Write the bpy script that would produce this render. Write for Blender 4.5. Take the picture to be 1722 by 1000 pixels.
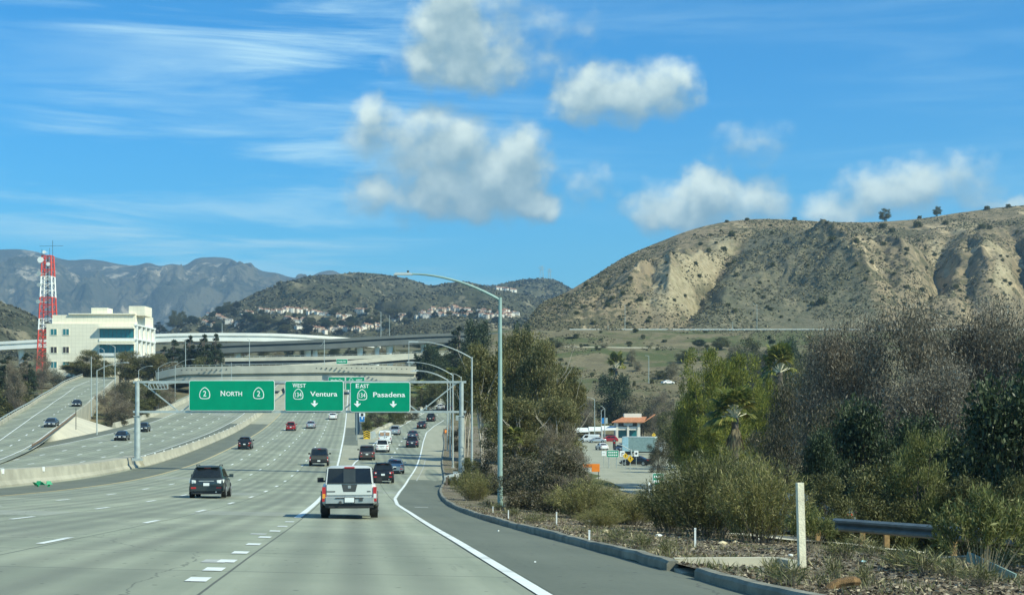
import bpy, bmesh, math, random
import numpy as np
from mathutils import Vector, Matrix
R = math.radians
for o in list(bpy.data.objects):
    bpy.data.objects.remove(o, do_unlink=True)
SC = bpy.context.scene
COL = SC.collection
F, CX, HY = 2400.0, 861.0, 690.0          # lens in photo pixels, middle column, horizon row

# ------------------------------------------------------------------ camera
cam_d = bpy.data.cameras.new('camera'); cam = bpy.data.objects.new('camera', cam_d); COL.objects.link(cam)
cam.location = (0, 0, 0); cam.rotation_euler = (R(90), 0, 0)
cam_d.sensor_width = 36.0; cam_d.lens = 36.0*F/1722.0
cam_d.shift_y = (HY-500.0)/1722.0
cam_d.clip_start = 0.1; cam_d.clip_end = 40000
SC.camera = cam

# ------------------------------------------------------------------ light
SUN_EL, SUN_AZ = R(41), R(122)             # azimuth clockwise from the view direction: behind, to the right
sun_dir = Vector((math.cos(SUN_EL)*math.sin(SUN_AZ), math.cos(SUN_EL)*math.cos(SUN_AZ), math.sin(SUN_EL)))
sd = bpy.data.lights.new('sun', 'SUN'); sd.energy = 5.0; sd.angle = R(0.5); sd.color = (0.97, 0.99, 0.76)
so = bpy.data.objects.new('sun', sd); COL.objects.link(so)
so.rotation_euler = sun_dir.to_track_quat('Z', 'Y').to_euler()
vs = SC.view_settings
vs.view_transform = 'Standard'; vs.look = 'None'; vs.exposure = 0.36; vs.gamma = 1.0; vs.use_curve_mapping = False

# ------------------------------------------------------------------ sky with clouds
W = bpy.data.worlds.new('World'); SC.world = W; W.use_nodes = True
W.cycles.sampling_method = 'MANUAL'; W.cycles.sample_map_resolution = 256
nt = W.node_tree; nt.nodes.clear()
def N(t, typ, **kw):
    n = t.nodes.new(typ)
    for k, v in kw.items():
        if k.startswith('i_'):
            key = k[2:]; key = int(key) if key.isdigit() else key.replace('_', ' ')
            n.inputs[key].default_value = v
        else: setattr(n, k, v)
    return n
def L(t, a, b): t.links.new(a, b)
def mth(t, op, a, b=None, clamp=False):
    n = t.nodes.new('ShaderNodeMath'); n.operation = op; n.use_clamp = clamp
    for i, v in enumerate((a, b)):
        if v is None: continue
        if isinstance(v, (int, float)): n.inputs[i].default_value = v
        else: t.links.new(v, n.inputs[i])
    return n.outputs[0]
def mixc(t, fac, a, b, blend='MIX'):
    n = t.nodes.new('ShaderNodeMix'); n.data_type = 'RGBA'; n.blend_type = blend
    for i, v in ((0, fac), (6, a), (7, b)):
        if isinstance(v, (int, float)): n.inputs[i].default_value = v
        elif isinstance(v, tuple): n.inputs[i].default_value = v if len(v) == 4 else (*v, 1)
        else: t.links.new(v, n.inputs[i])
    return n.outputs[2]
def ramp01(t, v, a, b, smooth=True):
    n = t.nodes.new('ShaderNodeMapRange'); n.interpolation_type = 'SMOOTHSTEP' if smooth else 'LINEAR'
    t.links.new(v, n.inputs[0]); n.inputs[1].default_value = a; n.inputs[2].default_value = b
    return n.outputs[0]
def angles(px, py):                          # direction (azimuth, slope) in hundredths of a radian
    u, v = (px-CX)/F, (HY-py)/F
    return math.atan(u)*100, v/math.sqrt(1+u*u)*100
CLOUDS = [  # middle and half size of each puff, fullness
 (752,8,42,62,1.0),(770,60,58,58,1.05),(742,98,55,42,.95),(800,110,80,34,.95),(835,45,60,60,.62),(880,95,85,36,.5),(950,60,60,40,.3),(690,110,40,26,.4),
 (990,158,50,40,1.0),(1050,160,72,40,.95),(1125,148,42,36,.9),(1085,140,50,30,.55),
 (632,190,36,24,.75),(660,240,70,34,.75),(745,235,80,44,.95),(790,292,105,62,1.0),(858,290,55,66,1.0),(898,342,38,24,1.05),(800,338,125,30,.95),(638,328,44,34,.75),(965,308,55,26,.42),(700,300,60,60,.6),
 (1140,352,72,36,.85),(1190,325,48,34,1.1),(1235,350,82,34,.9),(1300,330,36,26,.5),
 (1430,348,80,24,.75),(1510,322,80,36,.85),(1590,312,70,40,.65),(1265,240,55,32,.40),(1700,344,40,10,.6)]
CG = bpy.data.node_groups.new('cloud_density', 'ShaderNodeTree')
CG.interface.new_socket('Vector', in_out='INPUT', socket_type='NodeSocketVector')
CG.interface.new_socket('Density', in_out='OUTPUT', socket_type='NodeSocketFloat')
gi = CG.nodes.new('NodeGroupInput'); go_ = CG.nodes.new('NodeGroupOutput')
wn = N(CG, 'ShaderNodeTexNoise', i_Scale=0.55, i_Detail=3.0, i_Roughness=0.55); L(CG, gi.outputs[0], wn.inputs['Vector'])
ws = N(CG, 'ShaderNodeVectorMath', operation='SUBTRACT'); L(CG, wn.outputs['Color'], ws.inputs[0]); ws.inputs[1].default_value = (.5, .5, .5)
wm = N(CG, 'ShaderNodeVectorMath', operation='MULTIPLY_ADD'); L(CG, ws.outputs[0], wm.inputs[0]); wm.inputs[1].default_value = (2.6, 1.8, 0); L(CG, gi.outputs[0], wm.inputs[2])
acc = None
for (px, py, rx, ry, w) in CLOUDS:
    a, e = angles(px, py)
    s = N(CG, 'ShaderNodeVectorMath', operation='SUBTRACT'); L(CG, wm.outputs[0], s.inputs[0]); s.inputs[1].default_value = (a, e, 0)
    m = N(CG, 'ShaderNodeVectorMath', operation='MULTIPLY'); L(CG, s.outputs[0], m.inputs[0]); m.inputs[1].default_value = (F/100/rx*.78, F/100/ry*.78, 0)
    d = N(CG, 'ShaderNodeVectorMath', operation='DOT_PRODUCT'); L(CG, m.outputs[0], d.inputs[0]); L(CG, m.outputs[0], d.inputs[1])
    v = mth(CG, 'MULTIPLY', mth(CG, 'SUBTRACT', 1.0, mth(CG, 'MULTIPLY', d.outputs['Value'], .55)), w)
    if acc is None: acc = v
    else:
        n = CG.nodes.new('ShaderNodeMath'); n.operation = 'SMOOTH_MAX'; L(CG, acc, n.inputs[0]); L(CG, v, n.inputs[1]); n.inputs[2].default_value = .18; acc = n.outputs[0]
acc = mth(CG, 'MAXIMUM', acc, -.8)
fn = N(CG, 'ShaderNodeTexNoise', i_Scale=0.42, i_Detail=6.0, i_Roughness=0.46); L(CG, gi.outputs[0], fn.inputs['Vector'])
L(CG, mth(CG, 'ADD', acc, mth(CG, 'MULTIPLY', mth(CG, 'SUBTRACT', fn.outputs['Fac'], .5), 1.25)), go_.inputs[0])

tc = N(nt, 'ShaderNodeTexCoord'); sx = N(nt, 'ShaderNodeSeparateXYZ'); L(nt, tc.outputs['Generated'], sx.inputs[0])
az = mth(nt, 'MULTIPLY', mth(nt, 'ARCTAN2', sx.outputs[0], sx.outputs[1]), 100.0)
hor = mth(nt, 'SQRT', mth(nt, 'ADD', mth(nt, 'MULTIPLY', sx.outputs[0], sx.outputs[0]), mth(nt, 'MULTIPLY', sx.outputs[1], sx.outputs[1])))
el = mth(nt, 'MULTIPLY', mth(nt, 'DIVIDE', sx.outputs[2], mth(nt, 'MAXIMUM', hor, .001)), 100.0)
cv = N(nt, 'ShaderNodeCombineXYZ'); L(nt, az, cv.inputs[0]); L(nt, el, cv.inputs[1])
def cloud_at(dx, dy):
    off = N(nt, 'ShaderNodeVectorMath', operation='ADD'); L(nt, cv.outputs[0], off.inputs[0]); off.inputs[1].default_value = (dx, dy, 0)
    g = nt.nodes.new('ShaderNodeGroup'); g.node_tree = CG; L(nt, off.outputs[0], g.inputs[0]); return g.outputs[0]
d0, d1 = cloud_at(0, 0), cloud_at(-.25, 1.7)
alpha = mth(nt, 'POWER', ramp01(nt, d0, .06, .92), 1.1)
lit = ramp01(nt, mth(nt, 'SUBTRACT', d0, d1), -.45, 1.12)
cloudc = mixc(nt, lit, (.20, .33, .39), (.74, .86, .79))
sky = N(nt, 'ShaderNodeTexSky', sky_type='NISHITA'); sky.sun_disc = False
sky.sun_elevation = SUN_EL; sky.sun_rotation = SUN_AZ; sky.altitude = 1200; sky.air_density = 1.0; sky.dust_density = 0.0; sky.ozone_density = 2.0
skyc = mixc(nt, 1.0, sky.outputs[0], mixc(nt, ramp01(nt, el, 3., 26.), (.27, .96, 1.10), (.10, .90, 1.34)), 'MULTIPLY')
SKY_S = 0.1
# thin high streaks, stretched along the horizon and tilted a little
rot = N(nt, 'ShaderNodeMapping'); L(nt, cv.outputs[0], rot.inputs[0]); rot.inputs['Rotation'].default_value = (0, 0, R(-9)); rot.inputs['Scale'].default_value = (.035, .33, 1)
c1 = N(nt, 'ShaderNodeTexNoise', i_Scale=1.0, i_Detail=8.0, i_Roughness=.62, i_Distortion=.5); L(nt, rot.outputs[0], c1.inputs['Vector'])
rot2 = N(nt, 'ShaderNodeMapping'); L(nt, cv.outputs[0], rot2.inputs[0]); rot2.inputs['Scale'].default_value = (.03, .11, 1); rot2.inputs['Location'].default_value = (3.7, 1.2, 0)
c2 = N(nt, 'ShaderNodeTexNoise', i_Scale=1.0, i_Detail=3.0); L(nt, rot2.outputs[0], c2.inputs['Vector'])
side = ramp01(nt, az, 8, -22)
cir = mth(nt, 'MULTIPLY', ramp01(nt, c1.outputs['Fac'], .42, .70), mth(nt, 'ADD', ramp01(nt, c2.outputs['Fac'], .34, .60), .15))
cir = mth(nt, 'MULTIPLY', cir, mth(nt, 'ADD', mth(nt, 'MULTIPLY', side, .75), .14))
base = N(nt, 'ShaderNodeVectorMath', operation='SCALE'); L(nt, skyc, base.inputs[0]); base.inputs['Scale'].default_value = SKY_S
withcir = mixc(nt, cir, base.outputs[0], (.56, .83, .91))
fin = mixc(nt, alpha, withcir, cloudc)
bg = N(nt, 'ShaderNodeBackground'); L(nt, fin, bg.inputs[0]); bg.inputs[1].default_value = 1.0
wo = N(nt, 'ShaderNodeOutputWorld'); L(nt, bg.outputs[0], wo.inputs[0])
# ------------------------------------------------------------------ helpers
rng = np.random.default_rng(7)
def _h(ix, iy, s):
    n = (ix.astype(np.int64)*374761393 + iy.astype(np.int64)*668265263 + s*974634777) & 0x7fffffff
    n = ((n ^ (n >> 13))*1274126177) & 0x7fffffff
    return ((n ^ (n >> 16)) & 0xffff)/65535.0
def vnoise(x, y, s=0):
    x = np.asarray(x, float); y = np.asarray(y, float)
    ix, iy = np.floor(x), np.floor(y); fx, fy = x-ix, y-iy
    fx = fx*fx*fx*(fx*(fx*6-15)+10); fy = fy*fy*fy*(fy*(fy*6-15)+10)
    a, b, c, d = _h(ix, iy, s), _h(ix+1, iy, s), _h(ix, iy+1, s), _h(ix+1, iy+1, s)
    return (a+(b-a)*fx)*(1-fy)+(c+(d-c)*fx)*fy
def fbm(x, y, o=4, s=0, g=.5):
    t = 0; a = 1.0; w = 0
    for i in range(o):
        t = t+a*vnoise(x*2**i, y*2**i, s+i*17); w += a; a *= g
    return t/w-.5
def sstep(a, b, x):
    t = np.clip((np.asarray(x, float)-a)/(b-a), 0, 1); return t*t*(3-2*t)
def P(px, py, d):                                   # photo pixel + real depth -> point in the world
    return Vector(((px-CX)/F*d, d, (HY-py)/F*d))
def hermite(pts):
    xs = np.array([p[0] for p in pts], float); ys = np.array([p[1] for p in pts], float)
    m = np.gradient(ys, xs)
    def f(x):
        x = np.clip(np.asarray(x, float), xs[0], xs[-1]); i = np.clip(np.searchsorted(xs, x)-1, 0, len(xs)-2)
        h = xs[i+1]-xs[i]; t = (x-xs[i])/h
        return ((2*t**3-3*t**2+1)*ys[i]+(t**3-2*t**2+t)*h*m[i]+(-2*t**3+3*t**2)*ys[i+1]+(t**3-t**2)*h*m[i+1])
    return f

class MB:
    """collects shapes; build() links them as one mesh object"""
    def __init__(s): s.v = []; s.f = []; s.m = []; s.mi = 0
    def add(s, vs, fs, mi=None):
        o = len(s.v); s.v += [tuple(v) for v in vs]; s.f += [tuple(i+o for i in f) for f in fs]
        s.m += [s.mi if mi is None else mi]*len(fs); return s
    def box(s, c, size, rz=0, mi=None, taper=1.0):
        x, y, z = (k/2 for k in size); t = taper
        vs = [(-x,-y,-z),(x,-y,-z),(x,y,-z),(-x,y,-z),(-x*t,-y*t,z),(x*t,-y*t,z),(x*t,y*t,z),(-x*t,y*t,z)]
        M = Matrix.Rotation(rz, 3, 'Z'); c = Vector(c)
        return s.add([M@Vector(v)+c for v in vs], [(0,3,2,1),(4,5,6,7),(0,1,5,4),(1,2,6,5),(2,3,7,6),(3,0,4,7)], mi)
    def bar(s, a, b, w, h=None, mi=None):               # square bar from a to b
        a, b = Vector(a), Vector(b); h = h or w; d = (b-a).normalized()
        u = d.cross(Vector((0,0,1)));  u = Vector((1,0,0)) if u.length < 1e-4 else u.normalized(); n = u.cross(d)
        vs = [p+u*(w/2*i)+n*(h/2*j) for p in (a, b) for i, j in ((-1,-1),(1,-1),(1,1),(-1,1))]
        return s.add(vs, [(3,2,1,0),(4,5,6,7),(0,1,5,4),(1,2,6,5),(2,3,7,6),(3,0,4,7)], mi)
    def tube(s, pts, rad, n=8, mi=None, caps=True):
        pts = [Vector(p) for p in pts]; rad = rad if hasattr(rad, '__len__') else [rad]*len(pts); vs = []
        pu = None
        for i, p in enumerate(pts):
            d = (pts[min(i+1, len(pts)-1)]-pts[max(i-1, 0)]).normalized()
            if pu is None:
                pu = d.orthogonal().normalized()
            u = (pu-d*pu.dot(d)); u = u.normalized() if u.length > 1e-5 else d.orthogonal().normalized(); pu = u; w = d.cross(u)
            vs += [p+(u*math.cos(2*math.pi*k/n)+w*math.sin(2*math.pi*k/n))*rad[i] for k in range(n)]
        fs = [(i*n+k, i*n+(k+1)%n, (i+1)*n+(k+1)%n, (i+1)*n+k) for i in range(len(pts)-1) for k in range(n)]
        if caps: fs += [tuple(range(n-1, -1, -1)), tuple((len(pts)-1)*n+k for k in range(n))]
        return s.add(vs, fs, mi)
    def cyl(s, c, r, h, axis='Z', n=20, mi=None, r2=None):
        c = Vector(c); ax = {'X': Vector((1,0,0)), 'Y': Vector((0,1,0)), 'Z': Vector((0,0,1))}[axis]
        return s.tube([c-ax*h/2, c+ax*h/2], [r, r if r2 is None else r2], n, mi)
    def prism(s, poly, y0, y1, mi=None):                # polygon in x,z pushed along y
        n = len(poly); vs = [(x, y0, z) for x, z in poly]+[(x, y1, z) for x, z in poly]
        return s.add(vs, [tuple(range(n)), tuple(range(2*n-1, n-1, -1))]+[((i+1)%n, i, n+i, n+(i+1)%n) for i in range(n)], mi)
    def sweep(s, path, prof, mi=None, closed=True):       # profile (lateral, up) carried along a path, lateral = to the right of travel
        path = [Vector(p) for p in path]; k = len(prof); vs = []
        for i, p in enumerate(path):
            d = path[min(i+1, len(path)-1)]-path[max(i-1, 0)]; d.z = 0; d.normalize(); r = Vector((d.y, -d.x, 0))
            vs += [p+r*a+Vector((0,0,b)) for a, b in prof]
        kk = k if closed else k-1
        fs = [(i*k+j, i*k+(j+1)%k, (i+1)*k+(j+1)%k, (i+1)*k+j) for i in range(len(path)-1) for j in range(kk)]
        if closed: fs += [tuple(range(k)), tuple((len(path)-1)*k+j for j in range(k-1, -1, -1))]
        return s.add(vs, fs, mi)
    def build(s, name, mat, parent=None, loc=None, smooth=None):
        me = bpy.data.meshes.new(name); me.from_pydata(s.v, [], s.f)
        for m in (mat if isinstance(mat, (list, tuple)) else [mat]): me.materials.append(m)
        me.polygons.foreach_set('material_index', s.m)
        bm = bmesh.new(); bm.from_mesh(me); bmesh.ops.recalc_face_normals(bm, faces=bm.faces); bm.to_mesh(me); bm.free()
        if smooth:
            me.polygons.foreach_set('use_smooth', [True]*len(me.polygons)); me.set_sharp_from_angle(angle=R(smooth))
        return link(name, me, parent, loc)
def link(name, me, parent=None, loc=None):
    o = bpy.data.objects.new(name, me); COL.objects.link(o)
    if parent: o.parent = parent
    if loc is not None: o.location = loc
    return o
def np_mesh(name, V, Fq, mat, uv=None, smooth=True, cols=None):
    """vertices (n,3) and quads (m,4) as arrays"""
    me = bpy.data.meshes.new(name); V = np.asarray(V, np.float32); Fq = np.asarray(Fq, np.int32)
    me.vertices.add(len(V)); me.vertices.foreach_set('co', V.ravel())
    m, k = Fq.shape; me.loops.add(m*k); me.loops.foreach_set('vertex_index', Fq.ravel())
    me.polygons.add(m); me.polygons.foreach_set('loop_start', np.arange(0, m*k, k, dtype=np.int32))
    if smooth: me.polygons.foreach_set('use_smooth', np.ones(m, bool))
    for mm in (mat if isinstance(mat, (list, tuple)) else [mat]): me.materials.append(mm)
    if uv is not None:
        l = me.uv_layers.new(name='UVMap'); l.data.foreach_set('uv', np.asarray(uv, np.float32)[Fq.ravel()].ravel())
    me.update(calc_edges=True); me.validate(); return me
def grid_faces(nr, nc):
    i = np.arange(nr-1)[:, None]*nc+np.arange(nc-1)[None]
    return np.stack([i, i+1, i+nc+1, i+nc], -1).reshape(-1, 4)
def tag(o, label=None, cat=None, group=None, kind=None):
    if label: o['label'] = label
    if cat: o['category'] = cat
    if group: o['group'] = group
    if kind: o['kind'] = kind
    return o
def thing(name, label, cat, loc=(0,0,0), rz=0, group=None):
    o = bpy.data.objects.new(name, None); COL.objects.link(o); o.empty_display_size = .3
    o.location = loc; o.rotation_euler = (0, 0, rz); return tag(o, label, cat, group)
def copy_tree(o, parent=None):
    c = o.copy(); COL.objects.link(c)
    if parent is not None: c.parent = parent
    for ch in KIDS.get(o.name) or [x for x in o.children]: copy_tree(ch, c)
    return c
KIDS = {}
def struct(o): o['kind'] = 'structure'; return o

# ------------------------------------------------------------------ materials
def newmat(name):
    m = bpy.data.materials.new(name); m.use_nodes = True; t = m.node_tree; t.nodes.clear()
    b = t.nodes.new('ShaderNodeBsdfPrincipled'); o = t.nodes.new('ShaderNodeOutputMaterial'); L(t, b.outputs[0], o.inputs[0])
    return m, t, b
def noise(t, vec, scale, detail=4, rough=.55, dist=0):
    n = N(t, 'ShaderNodeTexNoise', i_Scale=scale, i_Detail=detail, i_Roughness=rough, i_Distortion=dist)
    if vec is not None: L(t, vec, n.inputs['Vector'])
    return n.outputs['Fac']
def c4(c): return (*c, 1)
def plain(name, col, rough=.6, metal=0, var=.12, scale=3, coat=0, bump=0, spec=.5, dirt=None):
    m, t, b = newmat(name); tcn = N(t, 'ShaderNodeTexCoord').outputs['Object']
    f = noise(t, tcn, scale, 5)
    lo = tuple(k*(1-var) for k in col); hi = tuple(min(1, k*(1+var)) for k in col)
    c = mixc(t, ramp01(t, f, .3, .7), lo, hi)
    if dirt: c = mixc(t, mth(t, 'MULTIPLY', ramp01(t, noise(t, tcn, scale*.35, 6, .65), .48, .72), dirt[1]), c, dirt[0])
    L(t, c, b.inputs['Base Color']); b.inputs['Roughness'].default_value = rough; b.inputs['Metallic'].default_value = metal
    b.inputs['Specular IOR Level'].default_value = spec
    if coat: b.inputs['Coat Weight'].default_value = coat; b.inputs['Coat Roughness'].default_value = .04
    if bump:
        bn = N(t, 'ShaderNodeBump', i_Strength=bump, i_Distance=.05); L(t, noise(t, tcn, scale*6, 4), bn.inputs['Height']); L(t, bn.outputs[0], b.inputs['Normal'])
    return m
def leafmat(name, c1, c2, c3=None, trans=.25, nscale=.35, rough=.55):
    """leaf colour varies from leaf to leaf and from clump to clump"""
    m, t, b = newmat(name); g = N(t, 'ShaderNodeNewGeometry'); tcn = N(t, 'ShaderNodeTexCoord').outputs['Object']
    f = ramp01(t, noise(t, tcn, nscale, 3), .35, .65)
    c = mixc(t, f, c1, c2)
    if c3: c = mixc(t, ramp01(t, g.outputs['Random Per Island'], .62, .95), c, c3)
    br = mth(t, 'ADD', mth(t, 'MULTIPLY', g.outputs['Random Per Island'], .9), .55)
    sc = N(t, 'ShaderNodeVectorMath', operation='SCALE'); L(t, c, sc.inputs[0]); L(t, br, sc.inputs['Scale'])
    L(t, sc.outputs[0], b.inputs['Base Color']); b.inputs['Roughness'].default_value = rough; b.inputs['Specular IOR Level'].default_value = .3
    tr = N(t, 'ShaderNodeBsdfTranslucent'); L(t, sc.outputs[0], tr.inputs[0])
    mx = N(t, 'ShaderNodeMixShader', i_0=trans); L(t, b.outputs[0], mx.inputs[1]); L(t, tr.outputs[0], mx.inputs[2])
    L(t, mx.outputs[0], [n for n in t.nodes if n.type == 'OUTPUT_MATERIAL'][0].inputs[0]); return m
def road_mat(name, lo, hi, joints=True, lane=3.6, slab=4.6, wear=.6, crack=.5):
    """UV = (offset across the road, distance along it) in metres"""
    m, t, b = newmat(name); uv = N(t, 'ShaderNodeUVMap').outputs[0]
    s = N(t, 'ShaderNodeSeparateXYZ'); L(t, uv, s.inputs[0]); u, v = s.outputs[0], s.outputs[1]
    st = N(t, 'ShaderNodeMapping'); L(t, uv, st.inputs[0]); st.inputs['Scale'].default_value = (1, .06, 1)
    f1 = noise(t, uv, .18, 5, .6); f2 = noise(t, st.outputs[0], 1.1, 5, .6); f3 = noise(t, uv, 9, 3, .7)
    c = mixc(t, ramp01(t, mth(t, 'ADD', mth(t, 'MULTIPLY', f1, .55), mth(t, 'MULTIPLY', f2, .45)), .36, .64), lo, hi)
    if joints:
        lanec = mth(t, 'PINGPONG', mth(t, 'ADD', u, 360.0), lane/2)              # 0 at lane edge, lane/2 in mid lane
        tyre = mth(t, 'SUBTRACT', 1.0, ramp01(t, mth(t, 'ABSOLUTE', mth(t, 'SUBTRACT', lanec, .95)), 0, .55))
        oil = ramp01(t, lanec, lane/2-.5, lane/2)
        dk = mth(t, 'MULTIPLY', mth(t, 'ADD', mth(t, 'MULTIPLY', tyre, .55), mth(t, 'MULTIPLY', oil, .75)), mth(t, 'MULTIPLY', mth(t, 'ADD', f2, .4), wear))
        c = mixc(t, dk, c, (.04, .042, .04))
        slabr = N(t, 'ShaderNodeTexWhiteNoise', noise_dimensions='2D'); cb = N(t, 'ShaderNodeCombineXYZ')
        L(t, mth(t, 'FLOOR', mth(t, 'DIVIDE', mth(t, 'ADD', u, 360.0), lane)), cb.inputs[0]); L(t, mth(t, 'FLOOR', mth(t, 'DIVIDE', v, slab)), cb.inputs[1]); L(t, cb.outputs[0], slabr.inputs['Vector'])
        c = mixc(t, mth(t, 'MULTIPLY', slabr.outputs['Value'], .28), c, (.10, .105, .095))
        c = mixc(t, mth(t, 'MULTIPLY', mth(t, 'GREATER_THAN', slabr.outputs['Value'], .955), .35), c, (.42, .43, .38))
        lt = N(t, 'ShaderNodeTexWhiteNoise', noise_dimensions='1D'); L(t, mth(t, 'FLOOR', mth(t, 'DIVIDE', mth(t, 'ADD', u, 360.0), lane)), lt.inputs['W'])
        c = mixc(t, mth(t, 'MULTIPLY', lt.outputs['Value'], .22), c, (.12, .13, .11))
        vj = mth(t, 'ADD', v, mth(t, 'MULTIPLY', mth(t, 'SUBTRACT', f1, .5), .3))
        j = mth(t, 'LESS_THAN', mth(t, 'PINGPONG', vj, slab/2), .03)
        c = mixc(t, mth(t, 'MULTIPLY', j, .7), c, (.06, .06, .055))
        lj = mth(t, 'LESS_THAN', mth(t, 'PINGPONG', mth(t, 'ADD', mth(t, 'ADD', u, 359.82), mth(t, 'MULTIPLY', mth(t, 'SUBTRACT', f2, .5), .05)), lane/2), .018)
        c = mixc(t, mth(t, 'MULTIPLY', lj, .8), c, (.035, .036, .034))
    if crack:
        vo = N(t, 'ShaderNodeTexVoronoi', feature='DISTANCE_TO_EDGE'); dm = N(t, 'ShaderNodeVectorMath', operation='ADD')
        nz = N(t, 'ShaderNodeTexNoise', i_Scale=.7, i_Detail=4.0); L(t, uv, nz.inputs['Vector']); L(t, uv, dm.inputs[0]); L(t, nz.outputs['Color'], dm.inputs[1]); L(t, dm.outputs[0], vo.inputs['Vector']); vo.inputs['Scale'].default_value = .13
        cr = mth(t, 'MULTIPLY', mth(t, 'LESS_THAN', vo.outputs['Distance'], .0016), crack)
        c = mixc(t, cr, c, (.03, .03, .03))
    sp = ramp01(t, noise(t, uv, .9, 7, .72), .63, .74)
    c = mixc(t, mth(t, 'MULTIPLY', sp, .28), c, (.05, .05, .048))
    c = mixc(t, mth(t, 'MULTIPLY', f3, .22), c, (.35, .36, .33))
    spk = N(t, 'ShaderNodeTexVoronoi', i_Scale=2.2); L(t, uv, spk.inputs['Vector']); c = mixc(t, mth(t, 'MULTIPLY', mth(t, 'LESS_THAN', spk.outputs['Distance'], .075), .75), c, (.03, .03, .028))
    drip = ramp01(t, noise(t, st.outputs[0], 2.6, 6, .75), .60, .74); c = mixc(t, mth(t, 'MULTIPLY', drip, .30), c, (.06, .062, .056))
    L(t, c, b.inputs['Base Color']); b.inputs['Roughness'].default_value = .82; b.inputs['Specular IOR Level'].default_value = .3
    bn = N(t, 'ShaderNodeBump', i_Strength=.25, i_Distance=.02); L(t, noise(t, uv, 22, 3), bn.inputs['Height']); L(t, bn.outputs[0], b.inputs['Normal'])
    return m
def soil_mat(name, cols, scale=.5, green=None, bump=.4, gthr=.55):
    m, t, b = newmat(name); tcn = N(t, 'ShaderNodeTexCoord').outputs['Object']
    c = mixc(t, ramp01(t, noise(t, tcn, scale, 6, .62), .34, .66), cols[0], cols[1])
    c = mixc(t, ramp01(t, noise(t, tcn, scale*9, 5, .7), .45, .7), c, cols[2])
    if green: c = mixc(t, ramp01(t, noise(t, tcn, scale*.7, 6, .65, .6), gthr, gthr+.14), c, green)
    L(t, c, b.inputs['Base Color']); b.inputs['Roughness'].default_value = .95; b.inputs['Specular IOR Level'].default_value = .15
    bn = N(t, 'ShaderNodeBump', i_Strength=bump, i_Distance=.3/scale*.2); L(t, noise(t, tcn, scale*8, 6, .65), bn.inputs['Height']); L(t, bn.outputs[0], b.inputs['Normal'])
    return m
M = {}
M['concrete'] = road_mat('concrete_pavement', (.25, .275, .195), (.375, .392, .285))
M['shoulder_tan'] = road_mat('tan_shoulder', (.30, .295, .21), (.37, .355, .26), joints=False, crack=.6)
M['asphalt'] = road_mat('grey_asphalt', (.098, .110, .080), (.135, .146, .108), joints=False, crack=.5)
M['asphalt_dark'] = road_mat('dark_asphalt', (.07, .075, .072), (.10, .104, .098), joints=False, crack=.6)
M['paint'] = plain('white_road_paint', (.74, .76, .73), .7, var=.08, scale=2, dirt=((.35,.35,.33), .55))
M['paint_y'] = plain('yellow_road_paint', (.55, .42, .20), .75, var=.15, scale=2, dirt=((.3,.28,.22), .6))
M['barrier'] = plain('weathered_barrier_concrete', (.40, .375, .29), .85, var=.14, scale=.5, bump=.3, dirt=((.22,.21,.16), .6))
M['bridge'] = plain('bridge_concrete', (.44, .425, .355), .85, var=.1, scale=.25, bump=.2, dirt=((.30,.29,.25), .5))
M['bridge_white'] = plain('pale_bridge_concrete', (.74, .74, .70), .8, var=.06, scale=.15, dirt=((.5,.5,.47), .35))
M['bridge_dark'] = plain('shade_darkened_girder', (.085, .098, .096), .8, var=.1, scale=.2, dirt=((.1,.11,.11), .4))  # girder grey darkened further to carry the shade on the flyover's side
M['white_slope'] = plain('pale_slope_paving', (.54, .49, .37), .85, var=.08, scale=.3, dirt=((.4,.37,.3), .5))
M['galv'] = plain('galvanized_steel', (.44, .48, .46), .5, .35, var=.12, scale=2)
M['galv_green'] = plain('green_tinted_steel', (.30, .42, .38), .5, .2, var=.1, scale=1.5)
M['steel_dark'] = plain('dark_steel', (.07, .075, .075), .55, .4)
M['black'] = plain('black_plastic', (.02, .02, .02), .5, var=.2)
M['rubber'] = plain('tyre_rubber', (.018, .018, .018), .8, var=.2, scale=8)
M['chrome'] = plain('chrome', (.40, .41, .39), .35, .45, var=.08)
M['alloy'] = plain('alloy_rim', (.42, .43, .43), .35, .8, var=.1)
M['glass'] = plain('tinted_car_glass', (.012, .015, .016), .06, 0, var=.1, spec=.6)
M['redlamp'] = plain('red_lamp', (.42, .012, .012), .15, 0, var=.1, spec=.7)
M['clearlamp'] = plain('clear_lamp', (.70, .72, .70), .12, 0, var=.1, spec=.8)
M['amber'] = plain('amber_lamp', (.75, .30, .03), .15, 0, var=.1)
M['plate'] = plain('number_plate', (.72, .75, .74), .4, var=.05)
M['white'] = plain('white_paint', (.78, .79, .76), .5, var=.04)
M['bark'] = plain('brown_bark', (.13, .105, .085), .9, var=.3, scale=4, bump=.6)
M['bark_pale'] = plain('pale_eucalyptus_bark', (.46, .41, .34), .85, var=.25, scale=1.2, bump=.3, dirt=((.2,.16,.12), .6))
M['twig'] = plain('grey_twig', (.20, .17, .13), .9, var=.25, scale=6)
M['sign_green'] = plain('green_sign_sheet', (.0, .27, .145), .6, var=.05, scale=1, spec=.08)
M['sign_white'] = plain('white_sign_sheet', (.86, .88, .86), .45, var=.02, scale=1)
M['sign_yellow'] = plain('yellow_sign_sheet', (.85, .52, .02), .45, var=.03)
M['sign_blue'] = plain('blue_sign_sheet', (.02, .19, .50), .45, var=.03)
M['sign_orange'] = plain('orange_sheet', (.85, .24, .02), .5, var=.05)
M['wood'] = plain('pale_weathered_timber', (.74, .68, .51), .85, var=.12, scale=6, bump=.3, dirt=((.42,.37,.27), .5))
M['post_brown'] = plain('tan_timber_block', (.50, .27, .07), .85, var=.15, scale=5)
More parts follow.
